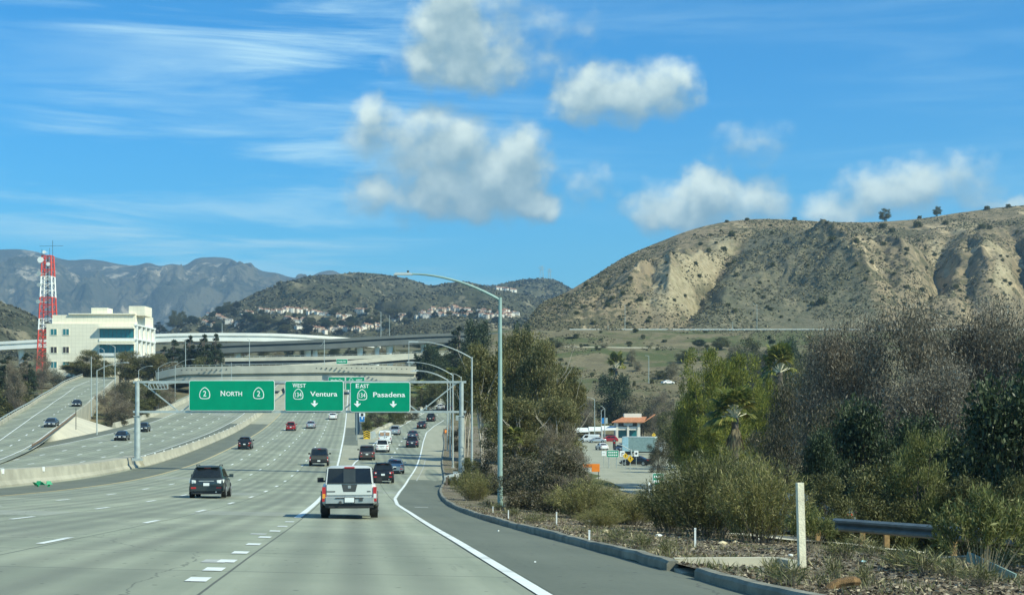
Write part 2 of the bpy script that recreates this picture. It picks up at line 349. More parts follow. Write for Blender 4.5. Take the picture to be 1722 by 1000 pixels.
# ------------------------------------------------------------------ lie of the land
zc = hermite([(-40, .8), (0, -1.18), (14.6, -1.88), (26.5, -2.46), (39, -3.08), (51.5, -3.66), (64, -4.19), (76.5, -4.66), (89, -5.05), (101, -5.37),
              (114, -5.61), (130, -5.76), (145, -5.79), (160, -5.68), (180, -5.4), (205, -4.95), (247, -3.95), (280, -2.75), (316, -.95), (350, 1.1), (400, 4.3), (450, 7.6), (520, 12.2), (600, 17), (700, 25), (900, 42), (1200, 62)])
def xB(d): return -1.78-.1105*np.asarray(d, float)
xK = hermite([(-40, 9.6), (0, 4.55), (20, 2.3), (66, -2.9), (90, -4.6), (120, -5.75), (160, -7.9), (212, -10.1), (260, -12.4), (290, -12.7), (330, -14.5), (420, -22), (700, -55)])
def S(x, d): return zc(d)+.022*np.clip(xB(d)-x, -9, 40)
zr = hermite([(100, -5.2), (150, -4.85), (165, -4.6), (216, -2.5), (252, -.75), (288, .9), (350, 4.6), (400, 8.2), (430, 10.0), (460, 10.9), (490, 11.0), (520, 10.6), (600, 9)])
def SR(x, d): return zr(d)+0*np.asarray(x, float)
def hit(px, py, fun=S, lo=6., hi=560.):                # where the sight line of a photo pixel meets a road surface
    u = (px-CX)/F
    g = lambda d: float(fun(u*d, d))-(HY-py)/F*d       # surface above the line: positive
    d = lo; s0 = g(d)
    while d < hi:
        d2 = d*1.01
        if g(d2) >= 0 and s0 < 0: break
        s0 = g(d2); d = d2
    a, b = d, d*1.01
    for _ in range(40):
        m = (a+b)/2
        if g(m) < 0: a = m
        else: b = m
    return u*a, a, float(fun(u*a, a))
def trace(pts, fun=S):
    q = sorted((hit(px, py, fun) for px, py in pts), key=lambda k: k[1])
    ds = np.array([k[1] for k in q]); xs = np.array([k[0] for k in q])
    def f(d):
        d = np.asarray(d, float); y = np.interp(d, ds, xs)
        y = np.where(d < ds[0], xs[0]+(d-ds[0])*(xs[1]-xs[0])/(ds[1]-ds[0]), y)
        return np.where(d > ds[-1], xs[-1]+(d-ds[-1])*(xs[-1]-xs[-2])/(ds[-1]-ds[-2]), y)
    f.d0, f.d1 = ds[0], ds[-1]; return f
def drange(a, b, st): return np.linspace(a, b, max(2, int(round((b-a)/st))+1))
def sheet(name, lf, rf, d0, d1, mat, fun=S, dz=0., step=2., nlat=8, kind='structure'):
    ds = drange(d0, d1, step); t = np.linspace(0, 1, nlat+1)
    l = lf(ds) if callable(lf) else np.full_like(ds, lf); r = rf(ds) if callable(rf) else np.full_like(ds, rf)
    X = l[:, None]+(r-l)[:, None]*t; D = np.repeat(ds[:, None], nlat+1, 1); Z = fun(X, D)+dz
    me = np_mesh(name, np.stack([X, D, Z], -1).reshape(-1, 3), grid_faces(len(ds), nlat+1), mat, uv=np.stack([X-xB(D), D], -1).reshape(-1, 2))
    o = link(name, me); o['kind'] = kind; return o
off = lambda k: (lambda d: xB(d)+k)
bar_l = off(-19.3)                                       # median barrier line
edge_r = trace([(915,1000),(760,905),(690,862),(668,848),(664,838),(672,826),(687,805),(700,785),(707,765),(712,742),(717,727),(730,716),(742,709)])
opp_edge = lambda d: xB(d)-36.9
opp_out = lambda d: np.where(np.asarray(d) < 175, xB(d)-36.9-(175-np.asarray(d))*.10, xB(d)-36.9)

sheet('freeway_pavement', off(-19.0), lambda d: xK(d)+.05, -12, 640, M['concrete'], nlat=14)
sheet('opposing_pavement', lambda d: xB(d)-43.0, off(-19.2), 60, 560, M['concrete'], nlat=10, step=2.5)
conn_l = trace([(0,732),(40,704),(85,672),(120,648),(150,635),(175,630),(191,627.5)], SR)
conn_r = trace([(60,752),(100,722),(140,690),(165,667),(185,650),(194,641)], SR)
sheet('connector_pavement', lambda d: conn_l(d)-2.2, conn_r, 120, 470, M['concrete'], SR, dz=.012, nlat=6, step=3)
sheet('right_shoulder', lambda d: edge_r(d)+.12, lambda d: xK(d)+.03, -12, 121, M['asphalt'], dz=.004, nlat=4)
sheet('right_shoulder', lambda d: edge_r(d)+.12, lambda d: xK(d)+.03, 121, 280, M['shoulder_tan'], dz=.004, nlat=4)
sheet('median_shoulder', off(-18.3), off(-14.75), 20, 275, M['asphalt'], dz=.004, nlat=3)
sheet('median_shoulder', off(-18.3), off(-14.75), 275, 520, M['shoulder_tan'], dz=.004, nlat=3)
sheet('opposing_median_shoulder', off(-22.2), off(-19.5), 60, 275, M['asphalt'], dz=.004, nlat=3)
sheet('opposing_median_shoulder', off(-22.2), off(-19.5), 275, 520, M['shoulder_tan'], dz=.004, nlat=3)
sheet('opposing_outer_shoulder', lambda d: xB(d)-39.6, lambda d: xB(d)-37.05, 175, 290, M['asphalt'], dz=.004, nlat=3)
sheet('opposing_outer_shoulder', lambda d: xB(d)-39.6, lambda d: xB(d)-37.05, 290, 520, M['shoulder_tan'], dz=.004, nlat=3)
gore_r = trace([(556,815),(597,777),(602,773),(632,743),(662,722),(702,700),(745,676)])
isl_l = lambda d: xB(d)+2.9
isl_r = lambda d: gore_r(d)-2.6
sheet('gore_pavement', lambda d: xB(d)+.2, lambda d: np.maximum(gore_r(d)-.15, xB(d)+.25), 112, 240, M['shoulder_tan'], dz=.004, nlat=3)
sheet('gore_pavement', lambda d: xB(d)+.2, isl_l, 240, 520, M['shoulder_tan'], dz=.004, nlat=3)
sheet('gore_pavement', isl_r, lambda d: gore_r(d)-.15, 240, 460, M['shoulder_tan'], dz=.004, nlat=3)
sheet('gore_asphalt', lambda d: xB(d)+.25, lambda d: xB(d)+2.3, 205, 268, M['asphalt'], dz=.008, nlat=2)

# ------------------------------------------------------------------ painted lines
mk, my, mj = MB(), MB(), MB()
def stripe(mb, f, a, b, w, fun=S, dz=.009, step=2.):
    ds = drange(a, b, step); v = []
    for d in ds:
        x = float(f(d)); v += [(x-w/2, d, float(fun(x-w/2, d))+dz), (x+w/2, d, float(fun(x+w/2, d))+dz)]
    mb.add(v, [(2*i, 2*i+1, 2*i+3, 2*i+2) for i in range(len(ds)-1)])
def dashes(mb, f, a, b, ln=2.7, cyc=12.2, ph=0., w=.14, fun=S):
    d = a+ph
    while d < b: stripe(mb, f, d, d+ln, w*(1+d/500), fun, dz=.009+d*2e-5); d += cyc
for k, ph in ((-3.6, .9), (-7.2, 1.6), (-10.8, .2)): dashes(mk, off(k), 12.2, 520, ph=ph+12.2-.9)
for d in (16.4, 18.3, 20.2, 22.6, 25.6, 28.9, 32.6, 36.0, 40.0): stripe(mk, off(-.05), d, d+.70, .25)
stripe(mk, off(0), 44.5, 114, .22); stripe(mk, off(0.02), 114, 520, .22, dz=.014)
stripe(mk, gore_r, 112, 430, .2, dz=.016)
stripe(mk, edge_r, -10, 300, .165, dz=.012)
dashes(mk, lambda d: gore_r(d)+.52*(edge_r(d)-gore_r(d)), 172, 420, ph=0, w=.16)
stripe(my, off(-14.55), 10, 520, .17, dz=.012)
stripe(mk, off(-22.35), 60, 520, .14, dz=.012)
for k, ph in ((-25.9, 3), (-29.5, 8), (-33.1, 5)): dashes(mk, off(k), 80, 520, ph=ph, w=.16)
stripe(mk, opp_out, 100, 520, .17, dz=.012)
conn_edge = trace([(0,740),(45,708),(90,676),(125,651),(150,640),(175,634),(192,631.5)], SR)
stripe(mk, conn_edge, 130, 460, .16, SR, .03, 3)
stripe(mk, lambda d: conn_r(d)-1.0, 130, 460, .15, SR, .03, 3)
d = 130.
while d < 455: stripe(mk, lambda d: (conn_edge(d)+conn_r(d)-1.)/2, d, d+2.8, .2, SR, .03); d += 11
mk.build('lane_markings', M['paint'])['kind'] = 'structure'
my.build('median_edge_line', M['paint_y'])['kind'] = 'structure'
# faint trace lines of a removed stripe and the old edge line on the shoulder
old = MB(); stripe(old, lambda d: xB(d)-.22, 20.1, 20.9, .34, dz=.006); stripe(old, lambda d: xB(d)-.3, 30.6, 31.3, .34, dz=.006); stripe(old, lambda d: edge_r(d)+.75, 118, 170, .08, dz=.013)
stripe(old, lambda d: edge_r(d)+.9, 62, 62.6, .6, dz=.012)
old.build('worn_markings', plain('worn_paint', (.42, .43, .40), .8))['kind'] = 'structure'

# ------------------------------------------------------------------ ground sheet
TL = hermite([(-40, -4.5), (100, -6), (150, -5.4), (216, -4.4), (288, -1.8), (330, 2.5), (420, 8), (600, 14.5), (900, 36), (1300, 60)])
TV = hermite([(-40, -7), (60, -8.6), (200, -9), (395, -8.6), (425, -6.5), (470, 3), (520, 11.5), (560, 18.5), (600, 26.5), (612, 27.2), (660, 36.5), (684, 38.6), (800, 39.5), (1300, 55)])
TM = hermite([(-40, -4), (300, -4), (450, 3), (640, 22), (800, 32), (1300, 60)])
def ground(x, d):
    x = np.asarray(x, float); d = np.asarray(d, float); xo = x-xB(d); r = x-xK(d)
    cor = S(x, d)-.45
    left = (S(xB(d)-38.5, d)-.5)*(1-sstep(-44, -62, xo))+TL(d)*sstep(-44, -62, xo)
    flat = S(xK(d), d)-.12-.06*np.clip(r, 0, 12)-.15*(r < 8.6)
    w = sstep(8.0, 26, r)
    right = flat*(1-w)+(TV(d)-sstep(540, 600, d)*(1-sstep(24, 36, x))*15)*w+.5*fbm(x*.11, d*.11, 3, 5)*sstep(6, 14, r)
    g = np.where(xo < -40, left, np.where(r > 0, right, cor))
    far = sstep(430, 600, d)                               # the corridor's own shape dies out beyond the bridges
    mid = TM(d)*(1-sstep(-10, 60, x-(-60+0*d)))+TV(d)*sstep(-10, 60, x+60)
    g2 = np.where(xo < -60, TL(d), np.minimum(mid, 60))
    return g*(1-far)+np.where((xo > -42) & (r < 6), np.minimum(g2, cor), g2)*far+1.2*fbm(x*.02, d*.02, 3, 9)*sstep(40, 90, np.abs(xo+20))
gx = np.unique(np.concatenate([np.arange(-2400, -400, 100), np.arange(-400, -140, 12), np.arange(-140, -60, 4), np.arange(-60, 40, 1.), np.arange(40, 130, 3), np.arange(130, 420, 10), np.arange(420, 2500, 100)]).astype(float))
gd = np.unique(np.concatenate([np.arange(-400, -20, 40), np.arange(-20, 70, 1.25), np.arange(70, 260, 2.5), np.arange(260, 760, 6), np.arange(760, 1301, 30)]).astype(float))
GX, GD = np.meshgrid(gx, gd); GZ = ground(GX, GD)
M['ground'] = soil_mat('dry_grass_soil', ((.145,.122,.072), (.215,.18,.105), (.105,.092,.055)), .06, green=(.085,.098,.038), gthr=.46)
link('ground', np_mesh('ground', np.stack([GX, GD, GZ], -1).reshape(-1, 3), grid_faces(len(gd), len(gx)), M['ground']))['kind'] = 'structure'
# the verge beside the kerb, finely uneven, covered in bark mulch and leaf litter
def verge_z(r, d): return S(xK(d), d)+.115-.055*np.clip(r, 0, 20)+.10*fbm(r*.7+3, d*.5, 4, 21)*sstep(.1, 1., r)-.25*sstep(8., 9.6, r)
vr = np.concatenate([np.linspace(.14, 3, 24), np.linspace(3.2, 9.8, 34)]); vd = np.concatenate([np.arange(-6, 45, .25), np.arange(45, 280, 1.5)])
VR, VD = np.meshgrid(vr, vd)
def litter_mat():
    m, t, b = newmat('bark_mulch'); tcn = N(t, 'ShaderNodeTexCoord').outputs['Object']
    vo = N(t, 'ShaderNodeTexVoronoi', i_Scale=17.0); L(t, tcn, vo.inputs['Vector'])
    sp = N(t, 'ShaderNodeSeparateXYZ'); L(t, vo.outputs['Color'], sp.inputs[0])
    c = mixc(t, ramp01(t, sp.outputs[0], .1, .9), (.12, .095, .07), (.27, .225, .165))
    c = mixc(t, mth(t, 'GREATER_THAN', sp.outputs[1], .90), c, (.42, .37, .28))
    c = mixc(t, ramp01(t, noise(t, tcn, .55, 5, .6), .50, .64), c, (.145, .135, .065))
    c = mixc(t, ramp01(t, noise(t, tcn, 3.5, 5, .7), .5, .75), c, (.075, .06, .045))
    L(t, c, b.inputs['Base Color']); b.inputs['Roughness'].default_value = .95; b.inputs['Specular IOR Level'].default_value = .15
    bn = N(t, 'ShaderNodeBump', i_Strength=.9, i_Distance=.04); L(t, mth(t, 'ADD', vo.outputs['Distance'], noise(t, tcn, 30, 3)), bn.inputs['Height']); L(t, bn.outputs[0], b.inputs['Normal'])
    return m
M['litter'] = litter_mat()
link('verge_ground', np_mesh('verge_ground', np.stack([xK(VD)+VR, VD, verge_z(VR, VD)], -1).reshape(-1, 3), grid_faces(len(vd), len(vr)), M['litter']))['kind'] = 'structure'
def gz(x, d):
    r = x-float(xK(d))
    return float(verge_z(r, d)) if .14 < r < 8.2 and -6 < d < 280 else float(ground(x, d))
# kerb: two runs with the drain inlet between them
kp = [(0, 0), (0, .11), (.035, .15), (.17, .15), (.17, -.1)]
def kerb(a, b, lab):
    m = MB(); rk = random.Random(int(b)); m.sweep([(float(xK(d))+rk.uniform(-.012, .012), d, float(S(xK(d), d))+rk.uniform(-.012, .012)+.012*math.sin(d*.6)) for d in drange(a, b, .6 if b < 60 else 1.)], kp)
    return struct(m.build('kerb', M['kerb'], smooth=30))
M['kerb'] = plain('stained_kerb_concrete', (.215, .205, .16), .9, var=.3, scale=1.8, bump=.4, dirt=((.12,.115,.095), .7))
kerb(-6, 18.9, ''); kerb(20.6, 58, ''); kerb(58.02, 300, '')
# ------------------------------------------------------------------ hills and mountains
def ridgef(pts): 
    f = hermite(pts); return lambda px: f(px)
def interp(pts):
    xs = [p[0] for p in pts]; ys = [p[1] for p in pts]; return lambda x: np.interp(x, xs, ys)
def hill(name, ridge, px0, px1, d_base, d_ridge, base_py, mat, npx, nt_, disp, prof=lambda t: t**.85, back=.5, dr=None):
    """ridge: photo column -> row of the skyline; the slope runs from d_base up to d_ridge and falls away behind"""
    px = np.linspace(px0, px1, npx); t = np.concatenate([np.linspace(0, 1, nt_), 1+np.linspace(.06, back, 8)])
    PX, T = np.meshgrid(px, t)
    def z_of(PX, T):
        D0 = d_base(PX); D1 = d_ridge(PX); D = D0+(D1-D0)*T
        zb = (HY-base_py(PX))/F*D0; zr_ = (HY-ridge(PX))/F*D1
        h = np.where(T <= 1, prof(np.clip(T, 0, 1)), 1-(T-1)**1.0*.9)
        z = zb+(zr_-zb)*h
        X = (PX-CX)/F*D
        return X, D, z+disp(PX, T, X, D)*np.clip((zr_-zb)/40, .1, 1)
    X, D, Z = z_of(PX, T)
    o = link(name, np_mesh(name, np.stack([X, D, Z], -1).reshape(-1, 3), grid_faces(len(t), npx), mat)); o['kind'] = 'structure'
    return z_of, o
const = lambda v: (lambda x: np.full_like(np.asarray(x, float), v))
def hill_mat(name, a, b, pale, scrub, s1, sthr, pthr, bump=.6, bs=1.):
    m, t, bd = newmat(name); tcn = N(t, 'ShaderNodeTexCoord').outputs['Object']
    c = mixc(t, ramp01(t, noise(t, tcn, s1*.25, 6, .6), .35, .65), a, b)
    st = N(t, 'ShaderNodeMapping'); L(t, tcn, st.inputs[0]); st.inputs['Scale'].default_value = (1.6, .5, .5)
    c = mixc(t, mth(t, 'MULTIPLY', ramp01(t, noise(t, st.outputs[0], s1*.55, 7, .68, .4), pthr, pthr+.10), .8), c, pale)
    f = mth(t, 'ADD', mth(t, 'MULTIPLY', noise(t, tcn, s1*3.2, 5, .68), .6), mth(t, 'MULTIPLY', noise(t, tcn, s1*.4, 4, .6), .4))
    c = mixc(t, mth(t, 'MULTIPLY', ramp01(t, f, sthr, sthr+.07), .85), c, scrub)
    L(t, c, bd.inputs['Base Color']); bd.inputs['Roughness'].default_value = .95; bd.inputs['Specular IOR Level'].default_value = .1
    bn = N(t, 'ShaderNodeBump', i_Strength=bump, i_Distance=bs); L(t, noise(t, tcn, s1*3.2, 6, .7), bn.inputs['Height']); L(t, bn.outputs[0], bd.inputs['Normal'])
    return m
M['scrub_hill'] = hill_mat('scrub_hill_ground', (.265,.205,.13), (.19,.155,.10), (.50,.39,.245), (.095,.09,.052), .06, .485, .54, .9, 1.5)
M['chaparral'] = hill_mat('chaparral_ground', (.105,.10,.062), (.068,.070,.042), (.27,.23,.15), (.042,.048,.028), .03, .50, .56, 1.0, 3.)
M['range'] = hill_mat('mountain_ground', (.13,.12,.085), (.06,.066,.046), (.46,.40,.30), (.035,.045,.032), .010, .50, .545, 1.0, 16.)

# the big dry hill
def tri(v, w): return np.clip(1-np.abs(v)/w, 0, 1)**1.3
SPURS = [  # (crest columns at foot, middle, top), half width, height
 ((1040, 1075, 1080), 85, 9), ((1120, 1135, 1130), 75, 11), ((1485, 1390, 1290), 140, 24), ((1560, 1500, 1420), 90, 12), ((1690, 1640, 1560), 80, 12), ((1840, 1780, 1700), 90, 14), ((960, 985, 1010), 60, 5), ((2000, 1940, 1880), 90, 13)]
GULLY = [((1150, 1212, 1290), 48, -15), ((1530, 1470, 1400), 50, -7), ((1570, 1580, 1620), 45, -12), ((1100, 1105, 1110), 30, -4), ((1740, 1720, 1690), 40, -10), ((1650, 1625, 1570), 25, -5)]
def scrub_disp(PX, T, X, D):
    z = 0; wob = 44*fbm(T*3+PX*.004, PX*.006, 4, 31)
    for (a, b, c), w, h in SPURS+GULLY:
        cx = np.where(T < .5, a+(b-a)*T*2, b+(c-b)*(T-.5)*2)+wob+26*fbm(T*7+a, PX*.012, 3, 35)
        z = z+h*tri(PX-cx, w*(1.15-.5*T))*np.abs(np.sin(np.pi*np.clip(T, 0, 1)**.75))**.9
    rid = 1-np.abs(fbm(X*.03+T*2, D*.006, 3, 41)*2.6)
    wx = X+24*fbm(X*.02, D*.02, 3, 43); r2 = 1-np.abs(fbm(wx*.045+T*1.3, D*.014+3, 4, 45, .6)*3.4); r3 = 1-np.abs(fbm(wx*.12, D*.035, 3, 47, .6)*3.2)
    n = ((rid-.5)*5+(r2-.4)*4.6+(r3-.4)*2.2)*np.sin(np.pi*np.clip(T, 0.02, 1))+fbm(X*.05, D*.05, 5, 51, .58)*6.5+fbm(X*.25, D*.25, 3, 61)*1.2
    return z*.95*(1-.93*sstep(.32, .92, T))+n*np.where(T > 1, .12, sstep(0, .12, T)*(1-.9*sstep(.42, .95, T)))
r_scrub = ridgef([(860,556),(885,543),(900,521),(950,493),(1000,463),(1050,432),(1110,406),(1160,387),(1220,373),(1290,368),(1380,372),(1440,374),(1500,372),(1560,366),(1620,357),(1680,349),(1722,345),(1850,338),(2000,345),(2200,372)])
scrub_z, scrub_o = hill('scrub_hill', r_scrub, 868, 2200, const(684.), interp([(860,700),(900,760),(1000,860),(1100,930),(1300,960),(1700,1010),(2200,1060)]), const(554.5), M['scrub_hill'], 520, 150, scrub_disp, lambda t: t**.92)

# bare earth scars and the greener spur, as patches of the ground itself
px_ = np.linspace(868, 2200, 520); t_ = np.concatenate([np.linspace(0, 1, 150), 1+np.linspace(.06, .5, 8)]); PXm, Tm = np.meshgrid(px_, t_)
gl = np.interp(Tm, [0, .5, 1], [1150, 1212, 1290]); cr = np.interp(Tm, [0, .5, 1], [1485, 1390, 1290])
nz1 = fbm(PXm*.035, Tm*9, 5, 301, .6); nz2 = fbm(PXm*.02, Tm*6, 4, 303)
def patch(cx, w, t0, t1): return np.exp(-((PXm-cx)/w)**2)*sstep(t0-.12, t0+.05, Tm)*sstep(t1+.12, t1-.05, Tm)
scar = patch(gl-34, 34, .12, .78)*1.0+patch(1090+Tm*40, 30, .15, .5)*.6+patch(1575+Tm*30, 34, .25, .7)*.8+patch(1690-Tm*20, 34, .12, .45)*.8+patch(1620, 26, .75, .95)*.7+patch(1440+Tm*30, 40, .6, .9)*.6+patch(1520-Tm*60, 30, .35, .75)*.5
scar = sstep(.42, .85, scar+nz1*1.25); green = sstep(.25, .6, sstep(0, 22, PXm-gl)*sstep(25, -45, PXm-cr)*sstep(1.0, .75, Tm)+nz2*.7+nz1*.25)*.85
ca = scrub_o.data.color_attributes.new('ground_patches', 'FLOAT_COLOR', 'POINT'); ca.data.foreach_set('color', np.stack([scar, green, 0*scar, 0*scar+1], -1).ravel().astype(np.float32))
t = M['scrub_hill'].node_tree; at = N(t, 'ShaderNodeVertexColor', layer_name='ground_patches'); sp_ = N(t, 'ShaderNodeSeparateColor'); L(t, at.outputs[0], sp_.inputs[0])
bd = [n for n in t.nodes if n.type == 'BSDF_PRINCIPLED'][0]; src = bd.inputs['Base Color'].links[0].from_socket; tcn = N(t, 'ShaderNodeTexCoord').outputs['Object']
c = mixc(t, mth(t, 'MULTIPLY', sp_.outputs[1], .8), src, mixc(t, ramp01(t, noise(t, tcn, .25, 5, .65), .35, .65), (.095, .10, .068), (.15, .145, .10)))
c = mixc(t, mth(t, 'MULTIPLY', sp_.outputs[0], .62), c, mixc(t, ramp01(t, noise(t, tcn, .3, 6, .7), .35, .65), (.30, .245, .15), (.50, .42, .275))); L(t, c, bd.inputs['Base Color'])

# middle chaparral hills with the houses
def chap_disp(PX, T, X, D):
    rid = 1-np.abs(fbm(X*.006+T*.8+fbm(X*.01, D*.01, 2, 77)*1.2, D*.0012, 4, 71)*3.0)
    n = (rid-.45)*42*np.sin(np.pi*np.clip(T, .02, 1))**1.0+fbm(X*.012, D*.012, 5, 73)*20
    n = n+fbm(X*.06, D*.06, 4, 79)*7*sstep(0, .1, T)
    return n*np.where(T > 1, .10, 1-.9*sstep(.7, 1, T))*sstep(0, .25, T)
r_mid = ridgef([(180,600),(250,575),(300,548),(350,530),(380,517),(420,497),(470,478),(520,464),(560,461),(600,458),(650,462),(690,470),(725,480),(750,477),(775,474),(800,477),(830,484),(870,492),(920,505),(980,530),(1040,552)])
mid_z, _ = hill('chaparral_hill', r_mid, 180, 1040, const(1150.), interp([(180,1350),(400,1700),(600,2000),(800,2000),(1040,1800)]), interp([(180,625),(280,606),(400,598),(700,596),(1040,590)]), M['chaparral'], 430, 130, chap_disp, lambda t: t**1.15)
r_low = ridgef([(640,556),(680,545),(720,536),(760,533),(800,537),(850,548),(900,560)])
low_z, _ = hill('chaparral_hill', r_low, 640, 900, const(1050.), const(1180.), const(600.), M['chaparral'], 110, 40, lambda PX, T, X, D: fbm(X*.02, D*.02, 5, 83)*9*sstep(0, .2, T)*(1-.6*sstep(.8, 1, T)))
r_back = ridgef([(740,492),(780,487),(815,484),(850,476),(880,471),(910,468),(935,471),(955,482),(985,492),(1030,502),(1080,506)])
back_z, _ = hill('wooded_hill', r_back, 740, 1080, const(2100.), const(2700.), const(560.), M['chaparral'], 150, 60, lambda PX, T, X, D: chap_disp(PX, T, X*.8, D*.8)*1.0)
r_left = ridgef([(-260,470),(-120,488),(-40,498),(0,508),(30,518),(60,534),(90,548),(140,568),(200,580)])
left_z, _ = hill('chaparral_hill', r_left, -260, 200, const(760.), const(1100.), const(628.), M['chaparral'], 200, 70, lambda PX, T, X, D: chap_disp(PX, T, X*1.6, D*1.6)*.5)

# far range
def range_disp(PX, T, X, D):
    wx = X+fbm(X*.0016, D*.0016, 3, 95)*420
    rid = 1-np.abs(fbm(wx*.0017+T*.5, D*.0005+7, 5, 91, .55)*3.2)
    r2 = 1-np.abs(fbm(wx*.006, D*.003, 4, 93)*3.0)
    n = (rid-.5)*230+(r2-.5)*95+fbm(X*.014, D*.014, 5, 97, .6)*75
    return n*(1-.88*sstep(.5, 1, T))*np.where(T > 1, .03, np.abs(np.sin(np.pi*np.clip(T, .0, 1)**.9))**.8*.75+.03)
r_far = ridgef([(-400,442),(-200,430),(-60,423),(0,419.5),(30,419),(55,422),(85,430),(115,437),(150,436),(170,438),(200,444),(228,446),(250,442),(268,447),(290,444),(310,446),(330,435),(350,432.5),(372,433),(390,436),(405,444),(420,445),(440,455),(465,459),(490,466),(515,467),(540,457),(560,455),(575,461),(600,464),(640,470),(700,478),(800,488),(840,484),(900,492),(1050,500)])
hill('mountain_range', r_far, -400, 1050, const(4200.), const(6200.), const(612.), M['range'], 620, 170, range_disp, lambda t: t**.9)

# ------------------------------------------------------------------ scattered low scrub: nobody could count it
def clump_cloud(name, X, Y, Z, S_, mat, per=7, label=None, cat=None, flat=.7):
    n = len(X); k = n*per; c = np.repeat(np.stack([X, Y, Z], -1), per, 0); s = np.repeat(S_, per)[:, None]
    q = rng.normal(0, 1, (k, 3)); q /= np.linalg.norm(q, axis=1)[:, None]; q[:, 2] = np.abs(q[:, 2])
    ctr = c+q*s*np.array([.5, .5, .5*flat])*rng.uniform(.6, 1, (k, 1))
    a = rng.normal(0, 1, (k, 3)); a -= q*(a*q).sum(1)[:, None]; a /= np.linalg.norm(a, axis=1)[:, None]; b = np.cross(q, a)
    w = s*.42*rng.uniform(.6, 1.3, (k, 1))
    V = np.stack([ctr-a*w, ctr-b*w*.7, ctr+a*w, ctr+b*w*.7], 1).reshape(-1, 3)
    return np_mesh(name, V, np.arange(4*k).reshape(-1, 4), mat, smooth=False)
M['scrub'] = leafmat('dry_scrub', (.10,.095,.05), (.15,.135,.075), (.20,.175,.105), .1, .05, .8)
M['scrub_dark'] = leafmat('dark_scrub', (.05,.053,.03), (.085,.082,.05), (.13,.12,.075), .1, .03, .8)
def scatter(zf, n, px0, px1, t0, t1, thr=None, s=3):
    px = rng.uniform(px0, px1, n*3); t = rng.uniform(t0, t1, n*3)
    X, D, Z = zf(px, t)
    if thr is not None:
        k = fbm(X*.03, D*.03, 4, s)+rng.normal(0, .07, n*3) > thr; X, D, Z = X[k], D[k], Z[k]
    return X[:n], D[:n], Z[:n]
X, D, Z = scatter(scrub_z, 17000, 880, 1760, .0, .99, -.06, 3)
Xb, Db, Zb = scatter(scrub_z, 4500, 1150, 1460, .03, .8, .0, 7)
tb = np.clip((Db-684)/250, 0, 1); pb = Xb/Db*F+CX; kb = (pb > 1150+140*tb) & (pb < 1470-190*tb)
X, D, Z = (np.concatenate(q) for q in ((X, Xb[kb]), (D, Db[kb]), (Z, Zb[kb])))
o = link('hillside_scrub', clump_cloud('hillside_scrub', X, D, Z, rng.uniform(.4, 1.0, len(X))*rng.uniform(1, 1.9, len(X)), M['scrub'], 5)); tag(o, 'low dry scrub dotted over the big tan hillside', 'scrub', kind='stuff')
X, D, Z = scatter(mid_z, 9000, 190, 1000, .0, .995, -.08, 13)
o = link('chaparral_scrub', clump_cloud('chaparral_scrub', X, D, Z, rng.uniform(1.8, 5.5, len(X)), M['scrub_dark'], 6)); tag(o, 'dark chaparral covering the middle hill behind the flyovers', 'scrub', kind='stuff')

for zf, n_, a_, b_, s0, s1, lab in ((low_z, 1500, 645, 895, 1.2, 3.2, 'dark brush on the low knoll behind the dark flyover'), (back_z, 2500, 745, 1075, 3, 8, 'dark woods on the skyline hill that carries the pylons'), (left_z, 3500, -60, 195, 1.2, 3.6, 'dark brush on the hill behind the radio mast')):
    X, D, Z = scatter(zf, n_, a_, b_, .0, .995, -.08, 17); o = link('chaparral_scrub', clump_cloud('chaparral_scrub', X, D, Z, rng.uniform(s0, s1, len(X)), M['scrub_dark'], 6)); tag(o, lab, 'scrub', kind='stuff')
X = rng.uniform(12, 190, 16000); D = rng.uniform(440, 690, 16000); k = (fbm(X*.05, D*.03, 4, 33) > .0) & (X-xB(D) > 60); X, D = X[k], D[k]
o = link('slope_scrub', clump_cloud('slope_scrub', X, D, ground(X, D), rng.uniform(.3, .75, len(X))*rng.uniform(1, 1.8, len(X)), M['scrub'], 5)); tag(o, 'dry weeds and low brush on the grassy slope below the hillside road', 'scrub', kind='stuff')

# ------------------------------------------------------------------ air between here and the far range
hz = MB(); hz.box((0, 3600, 330), (9000, 8400, 780)); ho = hz.build('haze', None and 0 or M['black']); ho.data.materials.clear()
hm = bpy.data.materials.new('pale_air'); hm.use_nodes = True; hm.node_tree.nodes.clear()
pv = hm.node_tree.nodes.new('ShaderNodeVolumePrincipled'); pv.inputs['Color'].default_value = (.50, .74, 1, 1); pv.inputs['Density'].default_value = 1.25e-4; pv.inputs['Anisotropy'].default_value = .2
oo = hm.node_tree.nodes.new('ShaderNodeOutputMaterial'); hm.node_tree.links.new(pv.outputs[0], oo.inputs['Volume'])
ho.data.materials.append(hm); tag(ho, 'thin pale blue air between the road and the far mountains', 'haze', kind='stuff')
